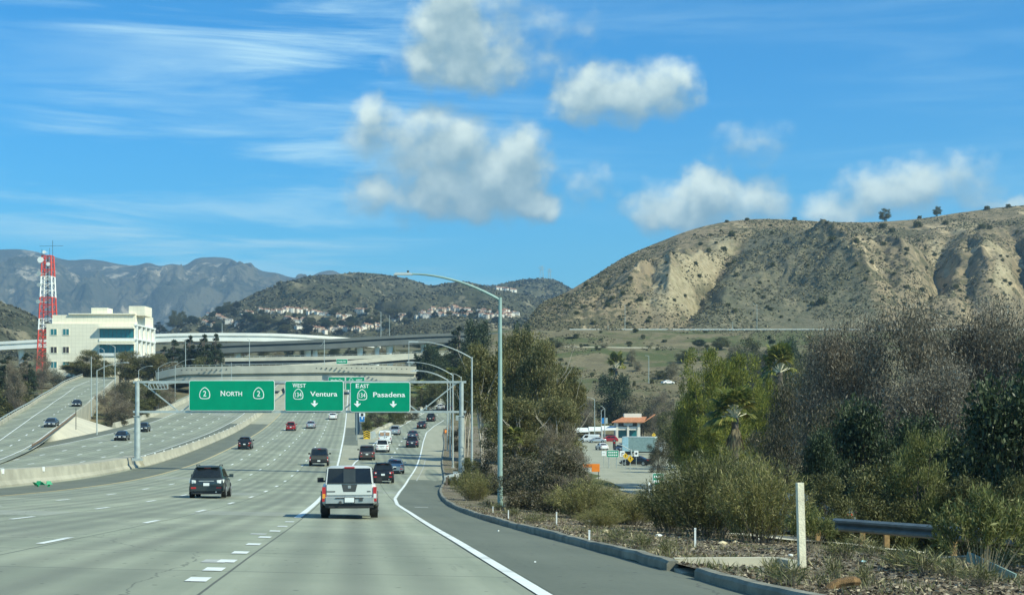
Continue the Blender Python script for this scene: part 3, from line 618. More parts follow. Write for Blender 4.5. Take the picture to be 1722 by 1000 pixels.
# ------------------------------------------------------------------ flyovers
def bridge(name, label, pts, depth_px_fn, mat, par=1.0, width=10., rail=False, piers=(), mat_par=None, pier_mat=None, soffit=None, group='freeway overpasses'):
    """pts: (photo column, row of the deck top, distance); the deck is swept along them with a parapet on both sides"""
    root = thing(name, label, 'bridge', P(*pts[0][:2], pts[0][2]), group=group)
    o = Vector(root.location); path = []
    f = hermite([(p[0], p[1]) for p in pts]); g = hermite([(p[0], p[2]) for p in pts])
    for px in np.linspace(pts[0][0], pts[-1][0], 40): path.append(P(px, float(f(px)), float(g(px)))-o)
    h = depth_px_fn
    m = MB(); m.sweep(path, [(0, -.0), (0, -.40), (-1.1, -.5), (-1.1, -1.15), (.02, -1.2), (.02, -h), (-width, -h), (-width, 0)]); m.build('deck', mat, root)
    b = MB(); b.sweep(path, [(.06, -.35), (.06, par), (-.24, par), (-.24, -.02)]); b.sweep(path, [(-width+.2, -.02), (-width+.2, par), (-width-.1, par), (-width-.1, -.35)]); b.build('parapet', mat_par or mat, root)
    if rail:
        r = MB(); r.sweep(path, [(.0, par+.42), (.0, par+.5), (-.08, par+.5), (-.08, par+.42)])
        L_ = [path[0]]
        for a, c in zip(path[:-1], path[1:]):
            n = max(1, int((c-a).length/3.0))
            for i in range(n): 
                q = a+(c-a)*(i/n); r.box(q+Vector((-.04, .04, par+.22)), (.09, .09, .44))
        r.build('guard_rail', M['galv'], root)
    for (px, wb, wt, kind) in piers:
        q = P(px, float(f(px)), float(g(px)))-o; q.y += width/2
        gzv = float(min(ground(q.x+o.x, q.y+o.y), q.z+o.z-h-1))-o.z-1.0
        pm = MB(); n = 12; vs = []
        for z, w, d in ((gzv, wb, wb*.8), (gzv+(q.z-h-gzv)*.55, wb, wb*.8), (q.z-h+.01, wt, wt*.8)):
            vs += [(q.x+w/2*math.cos(2*math.pi*k/n), q.y+d/2*math.sin(2*math.pi*k/n), z) for k in range(n)]
        pm.add(vs, [(i*n+k, i*n+(k+1)%n, (i+1)*n+(k+1)%n, (i+1)*n+k) for i in range(2) for k in range(n)]+[tuple(range(n))[::-1], tuple(range(2*n, 3*n))])
        pm.build('pier', pier_mat or M['bridge_white'], root, smooth=40)
    return root
bridge('overpass', 'beige concrete overpass crossing lowest over the lanes, tall parapet with dark drain slots',
       [(262,636,405),(297,628.5,402),(360,626.5,400),(450,625,399),(560,624,400),(640,624.5,402),(700,626,405)], 2.6, M['bridge'], 1.75, 11, rail=True,
       piers=((360,1.8,4.6,0),(498,1.8,4.8,0),(628,1.8,4.8,0)), pier_mat=M['bridge'])
ov = [o for o in COL.objects if o.name == 'overpass'][0]
for i in range(46):
    px = 306+i*8.4; pf = hermite([(262,636),(297,628.5),(360,626.5),(450,625),(560,624),(640,624.5),(700,626)]); MB().box(P(px, float(pf(px))-5.2, 400)-Vector(ov.location)+Vector((0, -.35, 0)), (.35, .5, .22)).build('drain_slot', M['steel_dark'], ov)
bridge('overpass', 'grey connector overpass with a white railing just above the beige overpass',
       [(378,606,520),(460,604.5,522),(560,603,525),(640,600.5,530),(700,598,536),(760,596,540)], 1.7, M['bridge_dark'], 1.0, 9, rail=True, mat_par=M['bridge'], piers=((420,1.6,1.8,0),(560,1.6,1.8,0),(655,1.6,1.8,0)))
bridge('overpass', 'thin pale ramp bridge sloping between the beige and grey overpasses',
       [(470,618,450),(540,614,458),(600,609.5,466),(660,604.5,474),(720,600,480)], 1.0, M['bridge_dark'], .8, 8, mat_par=M['bridge'], piers=((690,1.4,1.6,0),))
bridge('flyover', 'long grey flyover with a deep girder painted dark for shade, on tapered white piers',
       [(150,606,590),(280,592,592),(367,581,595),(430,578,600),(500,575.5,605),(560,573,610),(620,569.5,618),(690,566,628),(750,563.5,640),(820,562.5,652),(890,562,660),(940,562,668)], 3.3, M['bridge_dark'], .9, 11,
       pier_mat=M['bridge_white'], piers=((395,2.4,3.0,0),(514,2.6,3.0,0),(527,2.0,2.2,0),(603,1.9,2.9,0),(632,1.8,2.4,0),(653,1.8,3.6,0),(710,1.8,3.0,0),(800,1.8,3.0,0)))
bridge('flyover', 'highest white flyover curving behind the office block and above the dark flyover',
       [(-160,585,700),(0,577.5,700),(65,574,700),(200,568,702),(265,564.5,705),(330,563,708),(400,563,712),(470,564,718),(530,567,726),(590,571,740),(640,575.5,760)], 3.1, M['bridge_white'], 1.0, 10,
       piers=((30,2.6,3.8,0),(240,2.6,3.8,0),(411,2.8,4.6,0),(527,2.8,4.6,0)))
ab = thing('bridge_abutment', 'pale concrete abutment where the dark flyover meets the dry hill', 'abutment', P(950, 570, 668))
m = MB(); m.box((0.5, 5, .6), (5.4, 11, 4.2)); m.build('end_wall', M['bridge'], ab)
m = MB(); m.add([(3.2,-.6,2.7),(8.5,-.3,2.5),(8.5,0,1.2),(3.2,-.4,-1.4),(3.2,1,2.7),(8.5,1,2.5),(8.5,1,1.2),(3.2,1,-1.4)], [(0,1,2,3),(7,6,5,4),(0,4,5,1),(1,5,6,2),(2,6,7,3),(3,7,4,0)]); m.build('wing_wall', M['bridge'], ab)
# hillside road with its rail
hr = [P(px, 555.6, 680)+Vector((0,0,0)) for px in range(958, 1800, 14)]
m = MB(); m.sweep([p+Vector((0,0,-.2)) for p in hr], [(-.0,0),(-9,0.05),(-9,-.4),(0,-.4)]); struct(m.build('hillside_road', M['asphalt']))
gr = thing('guard_rail', 'long pale guard rail along the road at the foot of the dry hill', 'guard rail', hr[0])
m = MB(); m.sweep([p-hr[0] for p in hr], [(0,.38),(.05,.75),(0,.75),(-.05,.38)]); m.build('rail', M['white'], gr)
for p in hr: MB().box(p-hr[0]+Vector((0,.1,.2)), (.22, .2, .9)).build('post', M['wood'], gr)
m = MB(); m.sweep([P(px, 583.2+(px-1030)*.012, 602) for px in range(905, 1500, 20)], [(0,.1),(-3.5,.15),(-3.5,-.6),(0,-.6)]); struct(m.build('hillside_path', M['white_slope']))

# ------------------------------------------------------------------ median barrier
def wallrun(name, label, xf, a, b, prof, mat, fun=S, st=4., cat='barrier', dz=0):
    m = MB(); ds = drange(a, b, st); p0 = Vector((float(xf(a)), a, float(fun(xf(a), a))+dz))
    m.sweep([Vector((float(xf(d)), d, float(fun(xf(d), d))+dz))-p0 for d in ds], prof)
    o = m.build(name, mat, None, p0, smooth=25); return tag(o, label, cat)
jer = [(.42,-.1),(.42,.08),(.26,.33),(.15,.92),(-.15,.92),(-.26,.33),(-.42,.08),(-.42,-.1)]
b1 = wallrun('median_barrier', 'wide stained concrete median barrier carrying the tall sign post', off(-19.6), 45, 137, [(.95,-.1),(.95,.1),(.75,.35),(.62,1.0),(-.62,1.0),(-.75,.35),(-.95,.1),(-.95,-.1)], M['barrier'])
b2 = wallrun('median_barrier', 'slim concrete median barrier curving uphill beyond the step', lambda d: xB(d)-18.75, 137.05, 520, jer, M['barrier'])
for d in drange(140, 300, 7.0):
    x = float(xB(d)-18.75); MB().box(Vector((x, d, float(S(x, d))+.97))-Vector(b2.location), (.14, .12, .14)).build('reflector', M['white'], b2)
for i, d in enumerate((84, 95)):
    x = float(xB(d)-18.95+.0); MB().box(Vector((x+.03, d, float(S(x, d))+.92))-Vector(b1.location), (.1, .3, .3)).build('marker_plate', M['white'], b1)

# ------------------------------------------------------------------ overhead sign gantry
GD_ = 130.0; ZT, ZB = P(0, 642, GD_).z, P(0, 692, GD_).z
gxl, gxr = P(231, 0, GD_).x, P(776, 0, GD_).x
gan = thing('sign_gantry', 'grey steel truss gantry spanning the lanes and carrying the three wide green signs', 'sign gantry', (gxr, GD_, gz(gxr, GD_)))
go = Vector(gan.location)
def gp(px, z, y=0): return Vector(((px-CX)/F*GD_-go.x, y, z-go.z))
for px, zb in ((231, float(S(gxl, GD_))+.8), (776, go.z-.6)):
    m = MB(); m.tube([gp(px, zb), gp(px, ZB-.35)], .27, 16); m.tube([gp(px, ZB-.36), gp(px, ZT)], [.2, .2], 16); m.box(gp(px, zb+.12), (.8, .8, .25)); m.box(gp(px, ZB-.38), (.6, .6, .08))
    m.build('post', M['galv'], gan, smooth=40)
for z in (ZT, ZB): MB().bar(gp(224, z), gp(784, z), .2, .2).build('beam', M['galv'], gan)
n = 8; xs = np.linspace(236, 772, n+1)
for i in range(n):
    a, b = (ZT, ZB) if i % 2 == 0 else (ZB, ZT)
    MB().bar(gp(xs[i]+2, a, .02), gp(xs[i+1]-2, b, .02), .11, .11).build('brace', M['galv'], gan)
m = MB()
for k in range(6): m.bar(gp(252+k*5.6, ZT-.1, -.2), gp(256+k*5.6, ZT-.6, -.2), .05)
for z in (ZT-.12, ZT-.64): m.bar(gp(251, z, -.2), gp(283, z, -.2), .07)
for px in (251, 283): m.bar(gp(px, ZT-.1, -.2), gp(px, ZT-.64, -.2), .07)
m.build('maintenance_bracket', M['galv'], gan)
MB().box(gp(769, ZB-.55, -.3), (.25, .2, .45)).build('junction_box', M['galv'], gan)
tag(MB().tube([gp(261, ZT-.6)+go, Vector(((261-CX)/F*GD_+.0, GD_-.1, ZT-1.4))], .03).build('sign_cable', M['steel_dark']), 'short dark cable hanging under the gantry bracket', 'cable')

def text_mesh(txt, size, bold=.012, sp=1.0):
    cu = bpy.data.curves.new('legend', 'FONT'); cu.body = txt; cu.size = size; cu.offset = bold*size; cu.space_character = sp; cu.extrude = .004; cu.align_x = 'CENTER'; cu.resolution_u = 3
    o = bpy.data.objects.new('legend', cu); COL.objects.link(o)
    bpy.context.view_layer.update()
    me = bpy.data.meshes.new_from_object(o.evaluated_get(bpy.context.evaluated_depsgraph_get())); bpy.data.objects.remove(o); bpy.data.curves.remove(cu)
    return me
def text_part(txt, capx, parent, x, z, size, mat, y=-.075, wide=None, bold=.012):
    me = text_mesh(txt, size, bold); me.materials.clear(); me.materials.append(mat)
    xs = [v.co.x for v in me.vertices]; w = max(xs)-min(xs); c = (max(xs)+min(xs))/2; k = (wide/w) if wide else 1
    for v in me.vertices: v.co = ((v.co.x-c)*k, v.co.z*-1, v.co.y)
    o = link('legend', me, parent, (x, y, z)); return o
def rrect(w, h, r, n=5):
    p = []
    for cx, cz, a0 in ((w/2-r, h/2-r, 0), (-w/2+r, h/2-r, 90), (-w/2+r, -h/2+r, 180), (w/2-r, -h/2+r, 270)):
        p += [(cx+r*math.cos(R(a0+90*k/n)), cz+r*math.sin(R(a0+90*k/n))) for k in range(n+1)]
    return p
def panel(parent, w, h, r, bord, col, back=.05, white='sign_white'):
    m = MB(); m.prism(rrect(w, h, r), back, 0, 0); m.build('panel', M['galv'], parent)
    MB().prism(rrect(w-.01, h-.01, r), -.002, -.016).build('border', M[white], parent)
    MB().prism(rrect(w-2*bord, h-2*bord, r-bord), -.018, -.03).build('face', M[col], parent)
def shield(parent, x, z, h, num, y=-.035):
    """the rounded spade outline of a state route marker"""
    def out(s): 
        pts = [(0,.5),(.13,.44),(.27,.30),(.38,.10),(.42,-.12),(.41,-.32),(.36,-.43),(.26,-.48),(.1,-.5)]
        full = pts+[(-a, b) for a, b in pts[::-1] if a != 0]; return [(x+a*h*s*1.08, z+b*h*s) for a, b in full]
    MB().prism(out(1), y, y-.010).build('shield', M['sign_white'], parent)
    MB().prism(out(.87), y-.012, y-.020).build('shield_field', M['sign_green'], parent)
    text_part(num, 0, parent, x, z-h*.27, h*(.66 if len(num) == 1 else .58), M['sign_white'], y-.026, wide=h*(.26 if len(num) == 1 else .60), bold=.004)
def down_arrow(parent, x, z, s, y=-.034):
    p = [(-.14,.5),(.14,.5),(.14,.02),(.5,.10),(.46,-.02),(0,-.5),(-.46,-.02),(-.5,.10),(-.14,.02)]
    MB().prism([(x+a*s*1.1, z+b*s) for a, b in p], y, y-.012).build('arrow', M['sign_white'], parent)
def big_sign(label, x0, y0, x1, y1, build):
    d = GD_-.35; c = P((x0+x1)/2, (y0+y1)/2, d); w, h = (x1-x0)/F*d, (y1-y0)/F*d
    s = thing('guide_sign', label, 'road sign', c, group='green signs on the gantry'); panel(s, w, h, .2, .05, 'sign_green')
    for k in np.linspace(-w/2+.5, w/2-.5, 4): MB().bar((k, .11, -h/2-.06), (k, .11, h/2+.06), .1, .1).build('bracket', M['galv'], s)
    px = lambda X: ((X-(x0+x1)/2)/F*d); pz = lambda Y: (((y0+y1)/2-Y)/F*d); build(s, px, pz, d/F); return s
def sg1(s, px, pz, k):
    shield(s, px(344.5), pz(660.5), 1.08, '2'); shield(s, px(435), pz(660.5), 1.08, '2')
    text_part('N', 0, s, px(375), pz(665.3), .68, M['sign_white'], -.035, wide=.40); text_part('ORTH', 0, s, px(393.8), pz(665.3), .57, M['sign_white'], -.035, wide=1.44)
def sg2(s, px, pz, k):
    shield(s, px(501.7), pz(662), 1.0, '134'); text_part('W', 0, s, px(496), pz(651), .54, M['sign_white'], -.035, wide=.42); text_part('EST', 0, s, px(507.5), pz(651), .48, M['sign_white'], -.035, wide=.76)
    text_part('Ventura', 0, s, px(544.5), pz(665.8), .62, M['sign_white'], -.035, wide=2.46); down_arrow(s, px(529), pz(678.3), .58)
def sg3(s, px, pz, k):
    shield(s, px(609), pz(663), 1.0, '134'); text_part('E', 0, s, px(601.2), pz(651.8), .54, M['sign_white'], -.035, wide=.30); text_part('AST', 0, s, px(612.8), pz(651.8), .48, M['sign_white'], -.035, wide=.84)
    text_part('Pasadena', 0, s, px(654.5), pz(667), .62, M['sign_white'], -.035, wide=2.90); down_arrow(s, px(601), pz(678.8), .58); down_arrow(s, px(661.5), pz(679.3), .58)
big_sign('widest green gantry sign reading NORTH between two route 2 shields', 318, 639, 462, 690.5, sg1)
big_sign('green gantry sign reading WEST 134 Ventura with one down arrow', 479, 640, 578, 691, sg2)
big_sign('green gantry sign reading EAST 134 Pasadena with two down arrows', 589, 642, 690, 692.5, sg3)

# the next signs up the road
def far_sign(label, x0, y0, x1, y1, d, build, posts=True):
    c = P((x0+x1)/2, (y0+y1)/2, d); w, h = (x1-x0)/F*d, (y1-y0)/F*d
    s = thing('guide_sign', label, 'road sign', c, group='green signs up the road'); panel(s, w, h, .2, .07, 'sign_green')
    if posts:
        g = gz(c.x, d+.4)-c.z
        for k in (-w*.3, w*.3): MB().tube([(k, .25, g-.3), (k, .25, h/2)], .14, 8).build('post', M['galv'], s)
    build(s, w, h); return s
def fs1(s, w, h): text_part('Holly Dr', 0, s, 0, h*.14, .8, M['sign_white'], -.04, wide=w*.68); MB().prism([(-.9,-.9),(.5,-.9),(.5,-.7),(-.9,-.7)], -.034, -.05).build('rule', M['sign_white'], s)
def fs2(s, w, h):
    shield(s, -w*.22, h*.22, 1.25, '134'); text_part('WEST', 0, s, w*.2, h*.2, .6, M['sign_white'], -.04, wide=w*.34)
    MB().prism([(w*.3,-.1),(w*.42,.02),(w*.40,-.28)], -.034, -.05).build('arrow', M['sign_white'], s)
far_sign('small far green sign reading Holly Dr behind the gantry', 552, 633.5, 580.5, 655, 330, fs1)
far_sign('small far green sign with a 134 WEST shield beside the Holly Dr sign', 581.5, 633.5, 613.5, 655.5, 331, fs2)
far_sign('tiny green sign standing on the beige overpass', 565.5, 603.5, 584.5, 611.5, 397, lambda s, w, h: text_part('Holly Dr', 0, s, 0, -.25, .7, M['sign_white'], -.04, wide=w*.75), posts=False)
# ------------------------------------------------------------------ office block
M['tile'] = plain('cream_wall_tile', (.84, .77, .61), .7, var=.04, scale=.4)
def tile_grid(m, w):
    t = m.node_tree; b = [n for n in t.nodes if n.type == 'BSDF_PRINCIPLED'][0]; src = b.inputs['Base Color'].links[0].from_socket
    s = N(t, 'ShaderNodeSeparateXYZ'); L(t, N(t, 'ShaderNodeTexCoord').outputs['Object'], s.inputs[0])
    g = mth(t, 'MAXIMUM', mth(t, 'LESS_THAN', mth(t, 'PINGPONG', mth(t, 'ADD', mth(t, 'ADD', s.outputs[0], s.outputs[1]), 100.1), w/2), .035), mth(t, 'LESS_THAN', mth(t, 'PINGPONG', mth(t, 'ADD', s.outputs[2], 100.), w/2), .035))
    L(t, mixc(t, mth(t, 'MULTIPLY', g, .35), src, (.36, .32, .24)), b.inputs['Base Color'])
tile_grid(M['tile'], 1.15)
M['teal_glass'] = plain('teal_window_glass', (.02, .17, .20), .18, 0, var=.15, spec=.7)
M['brown_glass'] = plain('brown_window_glass', (.05, .035, .035), .2, 0, var=.1)
OD = 440.0; k = OD/F
ob = thing('office_building', 'cream tiled office block with teal windows beside the radio mast', 'building', P(152, 640, OD))
oo_ = Vector(ob.location)
def ox(px): return (px-CX)*k-oo_.x
def oz(py): return (HY-py)*k-oo_.z
DEEP = 23.0
m = MB(); m.box(((ox(78)+ox(226))/2, DEEP/2, (oz(665)+oz(544))/2), (ox(226)-ox(78), DEEP, oz(544)-oz(665)))
m.box(((ox(86)+ox(226))/2, DEEP/2+.6, (oz(544)+oz(529))/2), (ox(226)-ox(86), DEEP-1.2, oz(529)-oz(544)))
m.box(((ox(114)+ox(226))/2, DEEP/2+.3, oz(528)+.1), (ox(226)-ox(114), DEEP-.6, .4)); m.build('wall', M['tile'], ob)
for a, b, c, dd in ((150, 177, 517, 6), (213.5, 240, 514, 9)):
    m = MB(); m.box(((ox(a)+ox(b))/2, 2.2+dd/2, (oz(530)+oz(c))/2+.1), (ox(b)-ox(a), dd, oz(c)-oz(530))); m.build('roof_house', M['tile'], ob)
for i, row in enumerate((553, 583, 608)):
    for px in (90.5, 111):
        w_ = MB(); w_.box((ox(px), -.02, oz(row+5)), (10*k, .12, 10*k)); fr = w_.build('window', M['teal_glass' if i != 1 else 'brown_glass'], ob)
        e = MB(); 
        for dx in (-5.3, 5.3, 0): e.box((ox(px+dx), -.06, oz(row+5)), (.12, .14, 10.6*k))
        for dz_ in (-5.3, 5.3): e.box((ox(px), -.06, oz(row+5+dz_)), (10.6*k, .14, .12))
        e.build('frame', M['tile'], fr)
for y0, y1 in ((552.5, 568), (579, 593)):
    w_ = MB(); w_.box(((ox(168)+ox(225))/2, -.03, (oz(y0)+oz(y1))/2), (ox(225)-ox(168), .14, oz(y0)-oz(y1))); pw = w_.build('ribbon_window', M['teal_glass'], ob)
    e = MB()
    for q in np.linspace(168, 225, 9): e.box((ox(q), -.11, (oz(y0)+oz(y1))/2), (.06, .1, oz(y0)-oz(y1)))
    e.build('mullion', M['steel_dark'], pw)
    m = MB(); m.box(((ox(167)+ox(227))/2, -.9, oz(y0-1.5)), (ox(227)-ox(167), 1.8, .55)); m.build('canopy', M['tile'], ob)
    m = MB(); m.box(((ox(167)+ox(227))/2, -.15, oz(y1+3)), (ox(227)-ox(167), .3, .9)); m.build('sill', M['white'], ob)
sx_ = ox(226)
for zc_, hh in ((oz(560), 4.6), (oz(586), 4.6)):
    for j in range(4):
        m = MB(); m.box((sx_+.05, 3.2+j*5.3, zc_+.3), (.16, 2.7, hh*.95)); m.build('side_window', M['brown_glass'], ob)
for j in range(5):
    m = MB(); m.box((sx_+.42, .8+j*5.3, (oz(545)+oz(606))/2), (.84, .9, oz(545)-oz(606))); m.build('column', M['white'], ob)
for row in (546, 570, 597):
    m = MB(); m.box((sx_+.45, DEEP/2, oz(row)), (.9, DEEP+.2, .5)); m.build('balcony_slab', M['white'], ob)

# ------------------------------------------------------------------ radio mast
M['mast_red'] = plain('red_mast_paint', (.62, .07, .05), .6, var=.1); M['mast_white'] = plain('white_mast_paint', (.78, .78, .75), .6, var=.06)
TD = 480.0; tk = TD/F
rm = thing('radio_tower', 'red and white banded lattice radio mast hung with dishes', 'radio tower', P(80.5, 640, TD)); ro = Vector(rm.location)
def tz(py): return (HY-py)*tk-ro.z
bands = [(640, 555, 'mast_red'), (555, 536, 'mast_white'), (536, 500, 'mast_red'), (500, 465, 'mast_white'), (465, 430, 'mast_red')]
def hw(py): return (7.4+(py-430)*.036)*tk
for y0, y1, c in bands:
    m = MB(); n = max(1, int(round((y0-y1)/11))); ys = np.linspace(y0, y1, n+1)
    cor = [(-1,-1),(1,-1),(1,1),(-1,1)]
    for a, b in zip(ys[:-1], ys[1:]):
        for q in range(4):
            i, j = cor[q], cor[(q+1) % 4]; A, B = hw(a), hw(b)
            p = lambda s, W_, yy: Vector((s[0]*W_, s[1]*W_, tz(yy)))
            m.bar(p(i, A, a), p(i, B, b), .38); m.bar(p(i, A, a), p(j, B, b), .16) if q % 2 == 0 else m.bar(p(j, A, a), p(i, B, b), .16); m.bar(p(i, B, b), p(j, B, b), .18)
    m.build('lattice', M[c], rm)
MB().tube([(0, 0, tz(640)), (0, 0, tz(430))], .22, 8).build('cable_run', M['steel_dark'], rm)
for dx, py, r in ((-9, 438, 1.25), (-11, 461, 1.0), (-11, 480, .85), (-12, 508, .9), (-3, 425, .7), (4, 445, .8), (6, 470, .7)):
    r *= .8; c = Vector((dx*tk, -hw(py)-.45, tz(py))); n = 14; vs = [c+Vector((0, .35, 0))]+[c+Vector((r*math.cos(2*math.pi*i/n), 0, r*math.sin(2*math.pi*i/n))) for i in range(n)]+[c+Vector((r*math.cos(2*math.pi*i/n), -.3, r*math.sin(2*math.pi*i/n))) for i in range(n)]
    m = MB(); m.add(vs, [(0, 1+(i+1) % n, 1+i) for i in range(n)]+[(1+i, 1+(i+1) % n, 1+n+(i+1) % n, 1+n+i) for i in range(n)]+[tuple(1+n+i for i in range(n))])
    m.tube([c+Vector((0, .3, 0)), (0, -hw(py)*.5, tz(py))], .1); m.build('dish', M['white'] if py < 450 else M['galv'], rm)
m = MB(); m.tube([(8*tk, 0, tz(430)), (8*tk, 0, tz(404))], .07); m.tube([(-14*tk, 0, tz(414)), (26*tk, 0, tz(413))], .05); m.tube([(-10*tk, 0, tz(430)), (-10*tk, 0, tz(419))], .06); m.tube([(3*tk, 0, tz(430)), (3*tk, 0, tz(417))], .05)
m.build('antenna', M['steel_dark'], rm)

# ------------------------------------------------------------------ lamp posts
def lamp(label, px, d, top_py, arm_px, rise_py, base=None, mat='galv', r=.11, head=True, group='lamp posts along the freeway', fun=None, name='lamp_post', boxes=False):
    """pole at photo column px and distance d; the arm reaches arm_px columns and rises rise_py rows above the pole top"""
    X = (px-CX)/F*d; zt = (HY-top_py)/F*d; zb = base if base is not None else (float(fun(X, d)) if fun else gz(X, d))-.02
    t = thing(name, label, 'street lamp', (X, d, zb), group=group); h = zt-zb
    m = MB(); m.tube([(0,0,0),(0,0,h*.5),(0,0,h)], [r, r*.82, r*.62], 12); m.box((0,0,.04), (r*3.4, r*3.4, .08)); m.build('pole', M[mat], t, smooth=40)
    if arm_px:
        ax, az_ = arm_px/F*d, rise_py/F*d
        pts = [Vector((ax*s, 0, h-.12+az_*(1-(1-s)**2.0))) for s in np.linspace(0, 1, 12)]
        MB().tube(pts, [r*.55-(r*.25)*s for s in np.linspace(0, 1, 12)], 8).build('arm', M[mat], t, smooth=40)
        if head:
            e = pts[-1]; sg = 1 if ax > 0 else -1; L_ = min(.75, abs(ax)*.2)
            m = MB(); m.box(e+Vector((sg*L_*.4, 0, .0)), (L_*1.15, .26, .11), taper=.8); m.build('luminaire', M['galv'], t)
            MB().cyl(e+Vector((sg*L_*.1, 0, .1)), .05, .1, n=8).build('photocell', M['steel_dark'], t)
    else: 
        pass
    return t
lamp('tall green tinted lamp post standing in the verge shrubs, arm curving over the lanes', 841, 64, 500, -152, 44, mat='galv_green', r=.125)
lamp('second lamp post, just behind the gantry, with a long curved arm', 793.5, 122, 600, -92, 28, mat='galv', r=.11)
lamp('third lamp post seen through the gantry, its arm level with the sign tops', 761.5, 148, 629, -66, 22, r=.1)
lamp('thin lamp post between the third one and the gantry post', 757, 172, 640, -57, 18, r=.1)
lamp('farthest thin lamp post seen under the end of the gantry', 752.5, 190, 637, -50, 16, r=.1)
lamp('lamp post with a short arm behind the gantry corner post', 775.5, 158, 633, -16, 7, r=.08)
wl = lambda x, d: SR(x, d)
lamp('lamp post on the pale paved slope with a long arm reaching over the bend', 163, 222, 622, 46, 14, base=float(SR(0,210))-2.2, r=.11)
lamp('pole nearest the parked-up slope on the connector parapet', 153.5, 262, 599, 0, 0, base=float(SR(0,252))-.3, r=.1)
lamp('lamp post on the connector parapet in front of the teal office windows', 175, 300, 588, -7, 4, base=float(SR(0,300))-.3, r=.1)
lamp('taller lamp post on the connector parapet with its arm across the office windows', 193.5, 330, 583, -12, 5, base=float(SR(0,330))-.6, r=.12)
lamp('lamp post behind the bracket end of the gantry', 233, 300, 622, 20, 8, base=float(S(-80,300))-.2, r=.09)
lamp('lamp post with a wide arm left of the beige overpass', 266, 335, 618, 28, 11, base=float(S(-85,330))-.3, r=.1)
lamp('twin lamp post beside the end of the beige overpass', 294.5, 360, 614, 28, 11, base=float(S(-85,360))-.3, r=.1)
lamp('single straight pole on the beige overpass near its end', 312, 402, 573, -4, 2, base=P(0,629,402).z, r=.12)
lamp('straight pole rising from the middle of the beige overpass', 419.5, 402, 571, -3, 2, base=P(0,624,402).z, r=.12)
lamp('bare pole before the beige overpass above the NORTH sign', 373, 380, 610, 0, 0, base=float(S(-77,380)), r=.1)
lamp('second bare pole before the beige overpass above the NORTH sign', 389, 384, 609, 0, 0, base=float(S(-75,384)), r=.1)
lamp('tall pole with a cross arm on the beige overpass above the WEST sign', 545.5, 404, 571, -8, -10, base=P(0,624,404).z, r=.12, head=False)
lamp('lamp post with a curving arm by the tiny green overpass sign', 632, 405, 613, -42, 6, base=P(0,640,405).z, r=.1)
lamp('plain pole at the shaded end of the beige overpass', 687.5, 406, 573, 0, 0, base=P(0,640,406).z, r=.12)
lamp('pole on the high white flyover', 373.5, 712, 543, 0, 0, base=P(0,563,712).z, r=.16)
lamp('tall pole with a bright head behind the dark flyover', 640.5, 720, 524, -5, 1, base=P(0,575,720).z, r=.2)
lamp('slim pole behind the dark flyover near the bright headed pole', 655, 722, 530, 0, 0, base=P(0,575,722).z, r=.16)
for i, (px, top, bot, lab) in enumerate(((1051, 512, 553, 'pole on the hillside road below the pale gully'), (1091, 598, 642, 'pole on the grassy lower slope above the white car'), (1273, 512, 553, 'pole on the hillside road below the dark spur'), (1232, 540, 553, 'short pole on the hillside road'), (1695, 513, 553, 'pole on the hillside road above the big grey tree'), (1022.5, 546, 555, 'stubby pole beside the bridge abutment'))):
    dd = 676 if i != 1 else 470
    lamp(lab, px, dd, top, (-5 if i in (0, 1, 2) else 0), 1, base=P(0, bot, dd).z-.3, r=.13, group='poles along the hillside road')
# ------------------------------------------------------------------ pylons on the far wooded hill
def pylon(label, px, d, top, bot, w):
    kk = d/F; t = thing('pylon', label, 'pylon', P(px, bot+3, d), group='pylons on the skyline'); m = MB(); h = (bot+3-top)*kk; w = w*kk
    for sx in (-1, 1):
        for sy in (-1, 1): m.bar((sx*w, sy*w, 0), (sx*w*.3, sy*w*.3, h), .45)
    for q in range(5):
        a, b = h*q/5, h*(q+1)/5; A, B = w*(1-.7*q/5), w*(1-.7*(q+1)/5); m.bar((-A,-A,a),(B,-B,b), .3); m.bar((A,-A,a),(-B,-B,b), .3)
    m.build('lattice', M['galv'], t)
    for z, s in ((.97, 2.2), (.85, 2.8), (.73, 2.2)): MB().bar((-w*s*.6, 0, h*z), (w*s*.6, 0, h*z), .5).build('crossarm', M['galv'], t)
pylon('taller lattice pylon on the wooded skyline hill', 911, 2650, 447, 468, 3.6); pylon('smaller lattice pylon beside the taller one', 924, 2720, 452, 469, 3.0)

